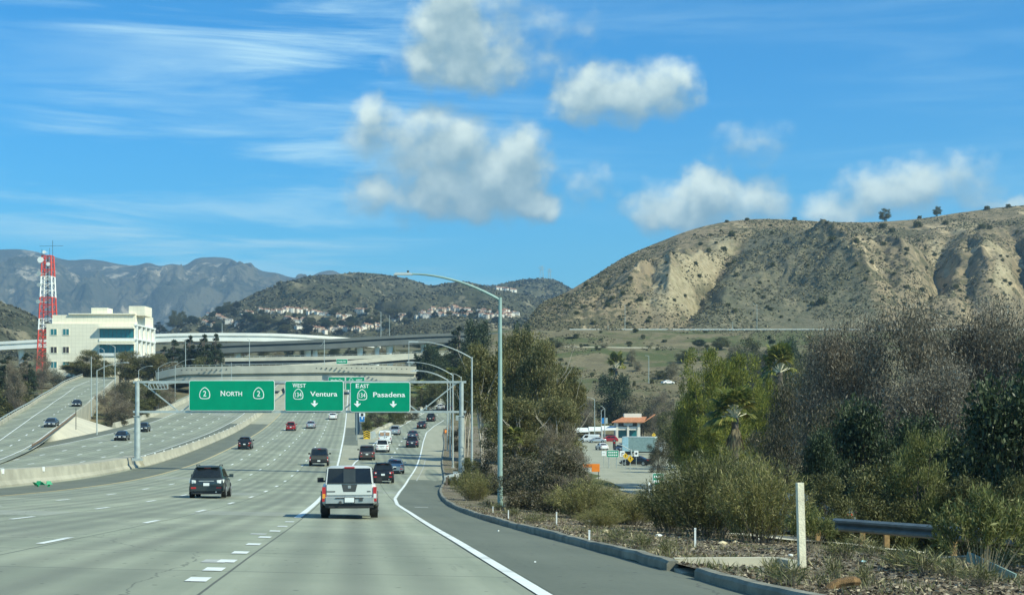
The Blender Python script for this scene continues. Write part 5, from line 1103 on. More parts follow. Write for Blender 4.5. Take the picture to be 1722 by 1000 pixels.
def tree_proto(name, leafk, seed, H, Wd, base_h, K, n, ln, wd, mode='out', bark='bark', cl=(.13,.22), shape='round', limbs=12, tr=.02, trunks=1, spread=.7):
    """a tapered trunk with limbs that each end in a ragged clump; leaves fill the clumps' volume"""
    r = np.random.default_rng(seed); cs = []; hw_ = Wd/2
    while len(cs) < K:
        u = r.normal(0, 1, 3); u /= np.linalg.norm(u); q = r.uniform(.25, 1)**.6
        z = base_h+(H-base_h)*(.5+.5*u[2]*q); t = (z-base_h)/(H-base_h)
        if shape == 'cone': rad = hw_*(1.02-t)**.8; a = r.uniform(0, 6.283); k = r.uniform(.35, 1)**.6; x, y = rad*k*math.cos(a), rad*k*math.sin(a); cr = r.uniform(*cl)*Wd*(1.1-.6*t)
        elif shape == 'top': rad = hw_*(.55+.45*t); x, y = u[0]*q*rad, u[1]*q*rad; cr = r.uniform(*cl)*Wd
        elif shape == 'mound': z = base_h+(H-base_h)*abs(u[2])*q; x, y = u[0]*q*hw_, u[1]*q*hw_; cr = r.uniform(*cl)*Wd
        else: x, y = u[0]*q*hw_, u[1]*q*hw_; cr = r.uniform(*cl)*Wd
        z = min(z, H-cr*.75); x *= max(0, 1-cr/hw_*.8) if shape != 'cone' else 1; y *= max(0, 1-cr/hw_*.8) if shape != 'cone' else 1
        cs.append((x, y, max(z, cr*.5), cr))
    cs = np.array(cs); w = cs[:, 3]**2; idx = r.choice(K, n, p=w/w.sum())
    u = r.normal(0, 1, (n, 3)); u /= np.linalg.norm(u, axis=1)[:, None]; q = r.uniform(0, 1, n)**.42
    sq = np.array([1, 1, .72]) if mode != 'droop' else np.array([1, 1, .9])
    C = cs[idx, :3]+u*sq*(cs[idx, 3]*q*r.uniform(.75, 1.25, n))[:, None]
    if mode == 'droop': Dv = np.array([0, 0, -1.0])+r.normal(0, .75, (n, 3))
    elif mode == 'up': Dv = np.array([0, 0, .8])+u*.8+r.normal(0, .35, (n, 3))
    else: Dv = u*.7+r.normal(0, .7, (n, 3))
    C[:, 2] = np.maximum(C[:, 2], .05)
    me = np_mesh(name+'_crown', leaves(C, Dv, ln, wd, r), np.arange(4*n).reshape(-1, 4), LEAF[leafk], smooth=False)
    root = bpy.data.objects.new(name, None); root.empty_display_size = .3
    cr_o = bpy.data.objects.new('crown', me); cr_o.parent = root
    m = MB(); paths = []; R0 = tr*H
    for k in range(trunks):
        a = k*2.4; lean = spread*Wd*.14*(trunks > 1); bx, by = math.cos(a)*R0*1.5*(trunks > 1), math.sin(a)*R0*1.5*(trunks > 1)
        top = Vector((math.cos(a)*lean+r.normal(0, .02*Wd), math.sin(a)*lean+r.normal(0, .02*Wd), H*.80 if shape == 'cone' else base_h+(H-base_h)*.35))
        pts = [Vector((bx, by, -.4)), Vector((bx, by, 0)), Vector((bx, by, 0)).lerp(top, .35)+Vector((r.normal(0, .012*H), r.normal(0, .012*H), 0)), Vector((bx, by, 0)).lerp(top, .7)+Vector((r.normal(0, .012*H), 0, 0)), top]
        paths.append((pts, R0*(1 if trunks == 1 else .7), R0*.42))
        for c in cs[r.choice(K, min(K, limbs//trunks+1), replace=False)]:
            s = pts[2].lerp(top, r.uniform(0, 1)); e = Vector(c[:3]); mid = s.lerp(e, .55)+Vector((r.normal(0, .03*Wd), r.normal(0, .03*Wd), r.uniform(0, .05)*H))
            paths.append(([s, s.lerp(mid, .5)+Vector((r.normal(0, .01*Wd), 0, 0)), mid, e], R0*.38, R0*.08))
    if name.startswith('euc'):                              # bare pale branches that reach out of the leaves
        for q in range(6):
            a = r.uniform(0, 6.283); s = paths[0][0][3]; e = Vector((math.cos(a)*hw_*r.uniform(.8, 1.05), math.sin(a)*hw_*r.uniform(.8, 1.05), H*r.uniform(.45, .95))); md = s.lerp(e, .5)+Vector((r.normal(0, .4), r.normal(0, .4), .5))
            paths.append(([s, s.lerp(md, .5)+Vector((.15, 0, .2)), md, md.lerp(e, .5)+Vector((r.normal(0, .25), 0, r.normal(0, .25))), e], R0*.42, R0*.12))
    tubes_np(m, paths, 6)
    me2 = bpy.data.meshes.new(name+'_trunk'); me2.from_pydata(m.v, [], m.f); me2.materials.append(M[bark]); me2.polygons.foreach_set('use_smooth', [True]*len(me2.polygons))
    tk_ = bpy.data.objects.new('trunk', me2); tk_.parent = root
    PRO[name] = (root, [cr_o, tk_], H, Wd)
PRO = {}
def shrub_proto(name, leafk, seed, H, Wd, stems, per, ln, wd, stem_r=.012, stem_mat='twig', lo=.3, fall=.9):
    """many stems fanning out of one root, leafy along their upper part"""
    r = np.random.default_rng(seed); m = MB(); C = []; Dv = []
    for i in range(stems):
        a = r.uniform(0, 6.283); k = r.uniform(.05, 1)**.7; e = Vector((math.cos(a)*k*Wd/2, math.sin(a)*k*Wd/2, H*r.uniform(.6, 1)*(1-.45*k*k*fall)))
        b = Vector((math.cos(a)*.15*Wd*k, math.sin(a)*.15*Wd*k, -.03)); c = b.lerp(e, .5)+Vector((0, 0, H*.12*k))
        pts = [b.lerp(c, t).lerp(c.lerp(e, t), t) for t in np.linspace(0, 1, 6)]
        if i < 90: m.tube(pts, [stem_r*(1-.75*t) for t in np.linspace(0, 1, 6)], 4, caps=False)
        P_ = np.array([list(p) for p in pts]); t = r.uniform(lo, 1.0, per)**.75*5; j = np.minimum(t.astype(int), 4); f = (t-j)[:, None]
        q = P_[j]*(1-f)+P_[j+1]*f; dr = P_[j+1]-P_[j]; dr /= np.linalg.norm(dr, axis=1)[:, None]
        sd = r.normal(0, 1, (per, 3)); dd = dr*.75+sd*.55; dd /= np.linalg.norm(dd, axis=1)[:, None]
        C.append(q+dd*ln*.5+r.normal(0, .03*H, (per, 3))); Dv.append(dd)
    C = np.concatenate(C); Dv = np.concatenate(Dv); C[:, 2] = np.maximum(C[:, 2], .02); n = len(C)
    me = np_mesh(name+'_foliage', leaves(C, Dv, ln, wd, r), np.arange(4*n).reshape(-1, 4), LEAF[leafk], smooth=False)
    root = bpy.data.objects.new(name, None); root.empty_display_size = .3
    f = bpy.data.objects.new('foliage', me); f.parent = root
    me2 = bpy.data.meshes.new(name+'_stems'); me2.from_pydata(m.v, [], m.f); me2.materials.append(M[stem_mat]); s = bpy.data.objects.new('stems', me2); s.parent = root
    PRO[name] = (root, [f, s], H, Wd)
def palm_proto(name, seed, H, cr, nf=40, dead=36, trunk_r=.24):
    r = np.random.default_rng(seed); m = MB(); m.tube([(0,0,-.4), (0,0,0), (.1,0,H*.5), (.05,0,H*.86)], [trunk_r*1.3, trunk_r*1.15, trunk_r, trunk_r*1.05], 10)
    live, dry, st = [], [], MB()
    def frond(el, a, L_, out, w):
        d = np.array([math.cos(a)*math.cos(el), math.sin(a)*math.cos(el), math.sin(el)]); hub = np.array([.05, 0, H*.86]); stalk = hub+d*L_*.55
        st.tube([hub, hub+d*L_*.3, stalk], .025, 4, caps=False)
        side = np.cross(d, [0, 0, 1.]); side /= np.linalg.norm(side)+1e-6; up = np.cross(side, d)
        for f in np.linspace(-1.25, 1.25, 17):
            dv = d*math.cos(f)+side*math.sin(f)-np.array([0, 0, .28]); dv /= np.linalg.norm(dv); l = L_*.55*(1-.18*abs(f)); b = stalk; t = stalk+dv*l-np.array([0, 0, .12*L_]); mid = stalk+dv*l*.55; pw = np.cross(dv, up); pw /= np.linalg.norm(pw)+1e-6
            out += [b, mid+pw*w, t, mid-pw*w]
    for i in range(nf): frond(r.uniform(-.25, 1.25), r.uniform(0, 6.283), cr*r.uniform(.85, 1.25), live, .10)
    for i in range(dead): frond(r.uniform(-1.5, -1.1), r.uniform(0, 6.283), cr*r.uniform(.35, 1.0), dry, .035)
    root = bpy.data.objects.new(name, None); root.empty_display_size = .3; parts = []
    for nm, arr, mt in (('frond_crown', live, 'palm'), ('dead_skirt', dry, 'palmdead')):
        o = bpy.data.objects.new(nm, np_mesh(name+'_'+nm, np.array(arr), np.arange(len(arr)).reshape(-1, 4), LEAF[mt], smooth=False)); o.parent = root; parts.append(o)
    for nm, mb, mt in (('trunk', m, 'bark'), ('frond_stalks', st, 'wood')):
        me2 = bpy.data.meshes.new(name+'_'+nm); me2.from_pydata(mb.v, [], mb.f); me2.materials.append(M[mt]); o = bpy.data.objects.new(nm, me2); o.parent = root; parts.append(o)
    PRO[name] = (root, parts, H, cr*2)
rp = random.Random(3)
def plant(proto, label, cat, px, top, d, wpx, name=None, group=None, base=None, sink=.15, rz=None, depth=1.0):
    root, parts, H, Wd = PRO[proto]; X = (px-CX)/F*d; zb = (gz(X, d) if base is None else base)-sink; h = max(.3, (HY-top)/F*d-zb); w = wpx/F*d
    c = root.copy(); c.name = name or cat.replace(' ', '_'); COL.objects.link(c)
    for p in parts:
        q = p.copy(); q.name = p.name.split('.')[0]; q.parent = c; COL.objects.link(q)
    c.location = (X, d, zb); c.scale = (w/Wd, w/Wd*depth, h/H); c.rotation_euler = (0, 0, rp.uniform(0, 6.28) if rz is None else rz)
    return tag(c, label, cat, group)
tree_proto('euc', 'euc', 11, 16, 9, 6.0, 46, 22000, .42, .10, 'droop', 'bark_pale', (.11,.19), 'top', 16, .017, 2)
tree_proto('euc_b', 'euc', 12, 16, 10, 2.0, 52, 24000, .42, .10, 'droop', 'bark_pale', (.10,.19), 'round', 16, .015, 3)
tree_proto('greytree', 'grey', 13, 15, 11, 1.0, 95, 62000, .25, .056, 'droop', 'bark', (.12,.19), 'round', 22, .016, 2)
tree_proto('greytree_b', 'grey', 23, 15, 11, .5, 95, 62000, .24, .054, 'droop', 'bark', (.11,.18), 'round', 22, .016, 3)
tree_proto('greydark', 'greydark', 14, 10, 9, .3, 60, 24000, .25, .06, 'droop', 'bark', (.09,.16), 'round', 18, .016, 2)
tree_proto('brightpine', 'pine', 15, 13, 9, 1.0, 70, 30000, .27, .07, 'up', 'bark', (.09,.17), 'round', 20, .017, 1)
tree_proto('shade', 'dark', 16, 10, 10, 1.2, 55, 18000, .30, .13, 'out', 'bark', (.10,.18), 'round', 16, .02, 1)
tree_proto('olive', 'olive', 17, 9, 9, .6, 50, 15000, .30, .11, 'out', 'bark', (.10,.18), 'round', 16, .02, 2)
tree_proto('fresh', 'fresh', 18, 7, 6, .2, 55, 18000, .20, .045, 'up', 'bark', (.09,.17), 'round', 14, .018, 3)
tree_proto('conifer', 'conifer', 19, 15, 7, 1.0, 60, 14000, .40, .10, 'out', 'bark', (.10,.17), 'cone', 18, .02, 1)
tree_proto('twiggy', 'brown', 20, 8, 7, .3, 44, 15000, .32, .03, 'up', 'bark', (.10,.18), 'round', 26, .014, 3)
tree_proto('tan', 'tan', 21, 7, 8, .4, 44, 12000, .26, .07, 'out', 'bark', (.10,.18), 'round', 16, .018, 3)
tree_proto('palebush', 'pale', 22, 5, 6, .2, 40, 9000, .25, .08, 'out', 'twig', (.10,.17), 'round', 14, .015, 3)
tree_proto('bush', 'olive', 24, 2.2, 3.2, .0, 42, 11000, .11, .035, 'up', 'twig', (.10,.18), 'mound', 12, .012, 3)
tree_proto('darkbush', 'greydark', 25, 2.4, 3.0, .0, 40, 12000, .10, .030, 'out', 'twig', (.09,.17), 'round', 22, .014, 4)
tree_proto('hillbush', 'olive', 26, 2.5, 4, .0, 14, 900, .5, .22, 'out', 'twig', (.14,.24), 'mound', 5, .02, 1)
M['oleander_stem'] = plain('pale_oleander_stem', (.30, .25, .16), .8, var=.2)
shrub_proto('oleander', 'fresh', 31, 2.2, 3.0, 38, 120, .18, .036, .011, 'oleander_stem', .42)
shrub_proto('wildshrub', 'yellowgreen', 32, 2.3, 4.0, 190, 95, .13, .020, .012, 'twig', .12)
shrub_proto('wildshrub_b', 'olive', 33, 2.2, 3.6, 190, 105, .12, .020, .012, 'twig', .10)
shrub_proto('broom', 'yellowgreen', 34, 1.6, 3.4, 200, 80, .13, .012, .009, 'twig', .05)
shrub_proto('tuft', 'grass', 35, .45, .6, 60, 4, .22, .014, .003, 'twig', .1)
palm_proto('fanpalm', 41, 7.0, 1.9)

G1 = 'eucalyptus trees beside the ramp'
for a in (('euc', 'pale trunked eucalyptus whose bare white trunks show beside the tall lamp post', 814, 578, 150, 100), ('euc_b', 'tall olive eucalyptus rising just right of the tall lamp post', 872, 556, 165, 120), ('euc_b', 'eucalyptus with a long bare white branch reaching up to the right', 915, 572, 160, 110),
          ('euc', 'lower rounded eucalyptus at the edge of the open grassy slope', 955, 618, 168, 78), ('euc', 'slim eucalyptus behind the second lamp post', 783, 600, 175, 66), ('euc_b', 'shaded lower eucalyptus behind the verge shrubs', 868, 668, 130, 130), ('euc_b', 'eucalyptus foliage hanging low above the brown bare shrub', 935, 668, 132, 110)):
    plant(a[0], a[1], 'tree', *a[2:], name='eucalyptus_tree', group=G1)
G2 = 'dark trees before the dark flyover'
for a in (('conifer', 'dark tree where the dark flyover passes behind the tall lamp', 770, 541, 420, 62), ('shade', 'broad dark tree left of the tall lamp post, cutting across the flyover', 800, 534, 400, 70), ('shade', 'dark tree right of the tall lamp post before the bridge abutment', 876, 538, 380, 52), ('conifer', 'dark tree between the lamp post and the abutment tree', 845, 552, 400, 46),
          ('shade', 'dark tree at the shaded end of the beige overpass', 722, 578, 440, 62), ('shade', 'dark low tree under the end of the dark flyover', 745, 590, 400, 60), ('olive', 'olive tree below the flyover end above the palms', 770, 615, 330, 70), ('olive', 'olive tree behind the curved lamp arms', 735, 622, 360, 50), ('conifer', 'narrow dark tree beside the plain bridge pole', 700, 590, 445, 30)):
    plant(a[0], a[1], 'tree', *a[2:], name='dark_tree', group=G2)
plant('fanpalm', 'fan palm beyond the curved lamp arms', 'palm tree', 762, 626, 300, 34, group='fan palms'); plant('fanpalm', 'fan palm with yellowed fronds low beside the ramp top', 'palm tree', 708, 643, 345, 30, group='fan palms')
plant('fanpalm', 'fan palm standing above the round dark valley tree', 'palm tree', 1037, 603, 432, 34, group='fan palms'); plant('fanpalm', 'large fan palm with yellow fronds in front of the bright green pines', 'palm tree', 1236, 672, 118, 88, group='fan palms', base=-9.6)
plant('fanpalm', 'fan palm among the trees between the bright pines and the big grey trees', 'palm tree', 1312, 597, 200, 66, group='fan palms'); plant('fanpalm', 'small yellow palm low behind the verge shrubs', 'palm tree', 866, 726, 128, 34, group='fan palms')
G3 = 'trees in the valley'
for a in (('shade', 'round dark green tree under the fan palm in the valley', 1035, 626, 415, 92), ('twiggy', 'leafless grey tree beside the valley street lamps', 985, 664, 395, 44), ('tan', 'dusty tan tree above the orange roof', 1080, 660, 405, 84), ('twiggy', 'brown bare tree right of the orange roof', 1114, 655, 400, 60), ('olive', 'olive tree shading the right end of the orange roofed building', 1120, 688, 340, 50),
          ('olive', 'low olive bush behind the white awning', 982, 698, 396, 56), ('greydark', 'dark twiggy bush beside the box truck', 1106, 734, 190, 44), ('olive', 'green bush right of the dark twiggy one', 1140, 706, 200, 76), ('olive', 'small dark tree on the lower grass slope', 1112, 622, 520, 26), ('tan', 'dry bush below the hillside lane', 1062, 586, 560, 22), ('tan', 'dry bush on the grass slope right of the palm', 1072, 606, 540, 20)):
    plant(a[0], a[1], 'tree', *a[2:], name='valley_tree', group=G3)
G4 = 'bright green pines'
for a in ((1186, 580, 148, 108, 'tallest bright green pine, left of the pair'), (1250, 590, 152, 118, 'broad bright green pine behind the large fan palm'), (1158, 634, 150, 66, 'lower bright pine at the left edge of the group'), (1290, 632, 145, 66, 'bright pine at the right edge beside the dark grey-green tree'), (1215, 650, 140, 110, 'bright pine filling the gap below the two tallest')):
    plant('brightpine', a[4], 'pine', *a[:4], name='pine_tree', group=G4)
G5 = 'trees at the foot of the hillside road'
for i, a in enumerate((('olive', 1262, 562, 480, 56), ('conifer', 1296, 556, 470, 40), ('shade', 1330, 566, 460, 66), ('olive', 1365, 556, 450, 60), ('tan', 1238, 572, 500, 40), ('shade', 1395, 560, 430, 60), ('olive', 1318, 588, 380, 80), ('greydark', 1372, 592, 340, 90))):
    plant(a[0], ('small olive tree below the guard rail left of the others', 'narrow dark tree just below the guard rail', 'dark round tree below the guard rail', 'olive tree below the guard rail beside the big grey tree', 'dry bush on the slope below the guard rail', 'dark tree half behind the big grey tree', 'olive tree behind the valley fan palm', 'dusky tree in the gap left of the big grey tree')[i], 'tree', *a[1:], name='slope_tree', group=G5)
for i, (pr, px, top, d, w) in enumerate((('olive', 1150, 588, 560, 34), ('shade', 1176, 570, 600, 30), ('olive', 1212, 566, 590, 40), ('tan', 1130, 606, 520, 30), ('olive', 1240, 584, 470, 54), ('greydark', 1280, 588, 430, 60), ('tan', 1210, 604, 480, 44), ('olive', 960, 566, 640, 30), ('olive', 930, 572, 600, 44), ('shade', 985, 578, 610, 16), ('tan', 1016, 578, 600, 18), ('olive', 1340, 604, 330, 90))):
    plant(pr, ('olive bush at the upper left of the bright pines', 'dark bush above the bright pines', 'olive bush on the slope between the pines and the rail', 'dry bush at the left shoulder of the bright pines', 'olive tree rising behind the pair of bright pines', 'dusky tree behind the bright pines on the right', 'dry bush seen through the top of the pines', 'small olive bush below the bridge abutment', 'olive bush under the end of the dark flyover', 'narrow dark bush on the hillside lane', 'dry bush beside the hillside lane', 'broad olive tree in front of the valley palm')[i], 'tree', px, top, d, w, name='slope_tree', group=G5)
G6 = 'drought grey trees above the guardrail ramp'
for a in (('greytree', 1418, 520, 84, 190, 'grey-brown tree, shortest of the big grey group'), ('greytree_b', 1520, 474, 80, 235, 'tallest grey-brown tree with drooping dry leaves'), ('greytree', 1640, 496, 82, 220, 'broad grey-brown tree above the dark green tree'), ('greytree_b', 1752, 484, 78, 240, 'grey-brown tree cut by the edge of the view'), ('greytree', 1570, 600, 72, 230, 'low hanging grey-brown tree under the tallest one')):
    plant(a[0], a[5], 'tree', *a[1:5], name='grey_tree', group=G6, base=-8.2)
plant('shade', 'tall dark tree outside the view that shades the guardrail ramp', 'tree', 2080, 420, 46, 420, name='green_tree', group='shade trees beside the ramp')
plant('olive', 'second tall tree outside the view beside the ramp', 'tree', 2330, 380, 40, 420, name='green_tree', group='shade trees beside the ramp')
for a in ((1446, 664, 70, 165, 'dark green tree in the shade under the shortest grey-brown tree'), (1548, 690, 64, 150, 'dark green tree in the shade below the tallest grey-brown tree'), (1384, 716, 66, 110, 'dark green bushy tree in deep shade behind the timber post')):
    plant('shade', a[4], 'tree', *a[:4], name='green_tree', group='dark trees in the shade of the grey-brown group')
for a in (('greydark', 1342, 628, 96, 150, 'dark grey-green tree left of the grey-brown group'), ('greydark', 1300, 690, 104, 110, 'dark grey-green tree beside the large fan palm'), ('greydark', 1420, 670, 74, 170, 'deeply shaded tree behind the timber post')):
    plant(a[0], a[5], 'tree', *a[1:5], name='grey_tree', group=G6)
G7 = 'green trees around the guardrail ramp'
for a in (('shade', 1692, 626, 53, 240, 'dark green tree low at the edge of the view'), ('shade', 1612, 712, 56, 140, 'dark green bushy tree beside the lower edge tree'), ('fresh', 1548, 716, 47, 140, 'light green willowy shrub tree behind the guardrail'), ('olive', 1470, 772, 47, 150, 'olive bush behind the guardrail posts'), ('olive', 1395, 788, 45, 110, 'yellowing bush right behind the timber post'), ('olive', 1620, 792, 46, 150, 'dark bush behind the oleander'), ('shade', 1780, 560, 60, 260, 'large dark tree mostly outside the view'), ('olive', 1700, 790, 44, 130, 'dusky bush behind the guardrail end')):
    plant(a[0], a[5], 'tree' if a[0] in ('shade', 'fresh') else 'bush', *a[1:5], name='green_tree' if a[0] in ('shade', 'fresh') else 'bush', group=G7)
# trees on the left
G8 = 'trees below the office block'
for i, a in enumerate((('olive', 14, 634, 236, 96), ('conifer', 12, 592, 300, 66), ('conifer', 44, 588, 310, 46), ('greydark', 62, 622, 262, 92), ('greydark', 104, 632, 268, 84), ('twiggy', 26, 600, 290, 50), ('olive', 66, 664, 236, 84), ('palebush', 92, 618, 300, 46), ('euc_b', 150, 588, 305, 56), ('euc', 128, 608, 296, 64), ('olive', 172, 604, 330, 56), ('euc_b', 214, 590, 352, 66), ('olive', 240, 598, 345, 62), ('euc', 262, 594, 350, 56), ('tan', 284, 606, 352, 60), ('palebush', 248, 590, 362, 36), ('olive', 24, 676, 212, 70), ('twiggy', 70, 590, 330, 40), ('olive', -40, 640, 230, 120), ('olive', 110, 654, 256, 76))):
    lab = ('rounded olive tree where the connector barrier leaves the view', 'tall dark conifer under the high white flyover', 'slimmer dark conifer just right of the first', 'dusky purple-grey tree below the radio mast', 'dusky tree in front of the office corner', 'bare tree among the two conifers', 'olive bush against the connector barrier, lowest in the clump', 'silvery bush at the foot of the office wall', 'thin eucalyptus standing against the office wall', 'eucalyptus beside the thin one', 'olive tree under the ribbon windows', 'eucalyptus in front of the white side columns', 'olive tree below the white side columns', 'eucalyptus right of the office block', 'tan tree behind the beige overpass end', 'pale blossoming tree at the office corner', 'small olive bush low beside the connector barrier', 'bare tree below the mast foot', 'olive tree mostly outside the view', 'olive bush halfway up the connector barrier')[i]
    px, top, d, w = a[1:]
    while d < 434 and px < 195 and (px+w*.42-CX)/F*d > float(conn_l(d))-3: d += 2
    if px >= 195 and px < 290: d = 418
    plant(a[0], lab, 'tree', px, top, d, w, name='tree_below_office', group=G8)
G9 = 'dark pines behind the beige overpass'
for a in ((292, 566, 430, 54, 'dark pine nearest the office block'), (318, 558, 436, 46, 'dark pine, second from the office block'), (342, 556, 432, 50, 'dark pine, third from the office block'), (362, 555, 440, 44, 'dark pine where the dark flyover starts'), (275, 578, 425, 40, 'small dark pine behind the twin lamp')):
    plant('conifer', a[4], 'pine', *a[:4], name='pine_tree', group=G9)
plant('olive', 'round olive bush in front of the dark pines', 'bush', 338, 597, 415, 46)
G10 = 'brush between the connector and the freeway'
for i, a in enumerate((('twiggy', 186, 652, 292, 62), ('greydark', 214, 640, 300, 70), ('twiggy', 206, 672, 270, 70), ('olive', 246, 636, 310, 60), ('greydark', 262, 650, 312, 50), ('darkbush', 196, 690, 256, 60), ('olive', 232, 668, 286, 56), ('twiggy', 282, 646, 335, 40))):
    plant(a[0], ('brown brush against the connector wall', 'dusky bush behind the gantry post', 'brown twiggy brush just above the paved slope', 'olive bush right of the gantry post', 'dusky bush under the gantry bracket', 'low dark bush at the tip of the paved slope', 'olive bush beside the outer barrier', 'brown brush near the twin lamp post')[i], 'bush', *a[1:], name='bush', group=G10)
G11 = 'trees seen below the flyovers'
for i in range(16):
    px = 392+i*24+rp.uniform(-7, 7); plant(rp.choice(['olive', 'shade', 'tan', 'olive', 'conifer']), 'small tree in the belt between the dark and grey overpasses', 'tree', px, rp.uniform(577, 588), rp.uniform(668, 700), rp.uniform(26, 44), name='background_tree', group=G11)
for i, (px, py, w) in enumerate(((268,548,40),(296,545,44),(322,540,40),(345,552,36),(372,522,34),(384,515,26),(398,512,22),(415,530,36),(425,538,30),(445,536,34),(475,543,36),(520,541,30),(548,546,30),(575,544,26),(590,541,28),(625,538,30),(650,548,28),(480,552,30),(405,549,34),(365,552,30),(440,551,28),(520,552,30),(690,545,28),(570,556,26))):
    q = on_hill(max(192, px), py+5); plant(rp.choice(['shade', 'conifer', 'olive']), 'dark tree among the houses on the chaparral hill', 'tree', px, py-6-rp.uniform(0, 5), q.y-6, w*.9, name='hill_tree', group='trees among the hill houses', base=q.z-1)
for i in range(55):
    px = rp.uniform(290, 870); py = rp.uniform(524, 552); q = on_hill(px, py); s = rp.uniform(9, 20)
    plant(rp.choice(['shade', 'olive', 'olive', 'conifer']), 'dark tree among the houses on the chaparral hill', 'tree', px, py-s*.55, q.y-rp.uniform(2, 14), s, name='hill_tree', group='trees among the hill houses', base=q.z-1)
# island between the lanes and the ramp
G12 = 'bushes on the gore island'
for i, a in enumerate((('darkbush', 634, 678, 268, 46), ('bush', 664, 672, 285, 50), ('darkbush', 690, 664, 300, 40), ('olive', 715, 652, 335, 50), ('tan', 660, 645, 345, 44), ('bush', 618, 700, 256, 26))):
    plant(a[0], ('dark bush behind the blue sign', 'green bush on the island grass', 'dark bush farther up the island', 'olive tree at the head of the island', 'dry bush behind the EAST sign', 'small bush beside the yellow chevrons')[i], 'bush', *a[1:], name='bush', group=G12, sink=0)
# verge shrubs
G13 = 'shrubs along the verge'
for a in (('darkbush', 838, 752, 92, 120, 'dense dark shrub behind the tall lamp post', 1), ('bush', 796, 770, 100, 70, 'grey-green shrub behind the second lamp post', 1), ('broom', 800, 786, 74, 92, 'feathery yellow-green shrub left of the tall lamp post', 1), ('darkbush', 880, 766, 62, 130, 'dark shrub just right of the tall lamp post', 1), ('twiggy', 938, 706, 88, 92, 'tall brown leafless shrub above the verge', 1), ('darkbush', 935, 748, 58, 150, 'largest dark twiggy shrub with bare ends', 1),
          ('wildshrub', 985, 800, 52, 150, 'yellow-green arching shrub in front of the brown one', 1), ('wildshrub', 1058, 822, 46, 140, 'yellow-green shrub beside the tiny white stake', 1), ('broom', 1010, 850, 43, 110, 'low feathery shrub in the row, nearest the kerb', 1), ('wildshrub_b', 1128, 786, 40, 130, 'olive shrub in front of the green valley sign', 1), ('wildshrub_b', 1195, 752, 36, 220, 'biggest olive shrub behind the concrete inlet', 1),
          ('wildshrub', 1278, 760, 33.5, 190, 'big yellow-green shrub with bare stems left of the timber post', 1), ('wildshrub', 1232, 742, 42, 170, 'tall pale shrub rising behind the two biggest', 1), ('bush', 900, 800, 70, 110, 'grey-green shrub low between the dark ones', 1), ('twiggy', 972, 748, 75, 60, 'thin bare shrub before the valley street', 1), ('bush', 760, 800, 108, 40, 'small shrub beside the utility cabinet', 1), ('bush', 790, 768, 140, 60, 'grey-green shrub under the eucalyptus', 1), ('darkbush', 770, 715, 190, 50, 'dark shrub beside the ramp shoulder', 1), ('oleander', 1362, 840, 30, 100, 'thin shrub right of the timber post', 1)):
    plant(a[0], a[5], 'shrub', *a[1:5], name='shrub', group=G13, sink=.05)
plant('oleander', 'oleander with long pale stems in the near corner of the verge', 'oleander', 1652, 806, 21.5, 185, group=G13, sink=.03)
plant('oleander', 'oleander spreading out of the view beside the guardrail', 'oleander', 1755, 806, 24.5, 150, group=G13, sink=.03)
for i, (px, py, hp, wp) in enumerate(((1422, 940, 30, 46), (1448, 925, 26, 50), (1530, 962, 40, 90), (1562, 968, 44, 80), (1508, 950, 30, 60), (1400, 938, 22, 34), (1384, 905, 30, 46), (1470, 936, 22, 50), (1402, 972, 24, 40), (1330, 985, 22, 60), (1300, 978, 18, 50), (1600, 975, 30, 60), (1452, 985, 18, 40), (838, 857, 10, 34), (820, 852, 9, 30), (862, 868, 10, 36), (900, 880, 10, 40), (1080, 925, 14, 50), (1120, 935, 14, 44), (1040, 912, 12, 40), (1650, 985, 30, 70), (1700, 960, 34, 70))):
    d = 14.
    while d < 120 and gz((px-CX)/F*d, d) < (HY-py)/F*d: d *= 1.004
    plant('tuft', 'tuft of green weeds growing in the verge mulch', 'weed', px, py-hp, d, wp, name='weed_tuft', group='weed tufts in the verge', sink=.02)
# dark shrubs one can pick out on the dry hill and its skyline
GS = 'dark shrubs on the dry hill'
rs = np.random.default_rng(77); lst = [(1487, 366, 24), (1546, 366, 10), (1577, 362, 18), (1257, 371, 10), (1222, 374, 9), (1335, 371, 12), (1390, 375, 8), (1660, 353, 14), (1695, 349, 12), (1230, 398, 16), (1218, 421, 14), (1205, 410, 9), (1400, 406, 18), (1440, 408, 14), (1382, 510, 24), (1075, 505, 14), (1060, 470, 12), (1650, 385, 16), (1590, 378, 14), (1485, 384, 18), (1500, 391, 16), (1545, 382, 20)]
lst += [(px, py, rs.uniform(6, 13)) for px, py in zip(rs.uniform(930, 1715, 130), rs.uniform(375, 548, 130)) if py > float(r_scrub(px))+5]
PXs, Ts = np.meshgrid(np.linspace(880, 1760, 441), np.linspace(0, 1, 320)); Xs, Ds, Zs = scrub_z(PXs, Ts); PYs = HY-Zs/Ds*F
for i, (px, py, w) in enumerate(lst):
    j = int(round((px-880)/2)); col = PYs[:, j]; ok = np.where(np.diff(np.minimum.accumulate(col), prepend=1e9) < 0)[0]; k_ = ok[np.argmin(np.abs(col[ok]-py))]
    tall = .55 if i not in (0, 2) else .95
    plant('hillbush' if i not in (0, 2) else 'olive', ('pair of round trees on the skyline of the dry hill' if i == 0 else 'single round tree on the skyline of the dry hill' if i == 2 else 'small dark shrub dotted on the dry hill'), 'tree' if i in (0, 2) else 'shrub', float(Xs[k_, j])/float(Ds[k_, j])*F+CX, col[k_]-w*tall, float(Ds[k_, j]), w, name='hill_shrub' if i not in (0, 2) else 'skyline_tree', group=GS if i not in (0, 2) else None, base=float(Zs[k_, j])-.3)
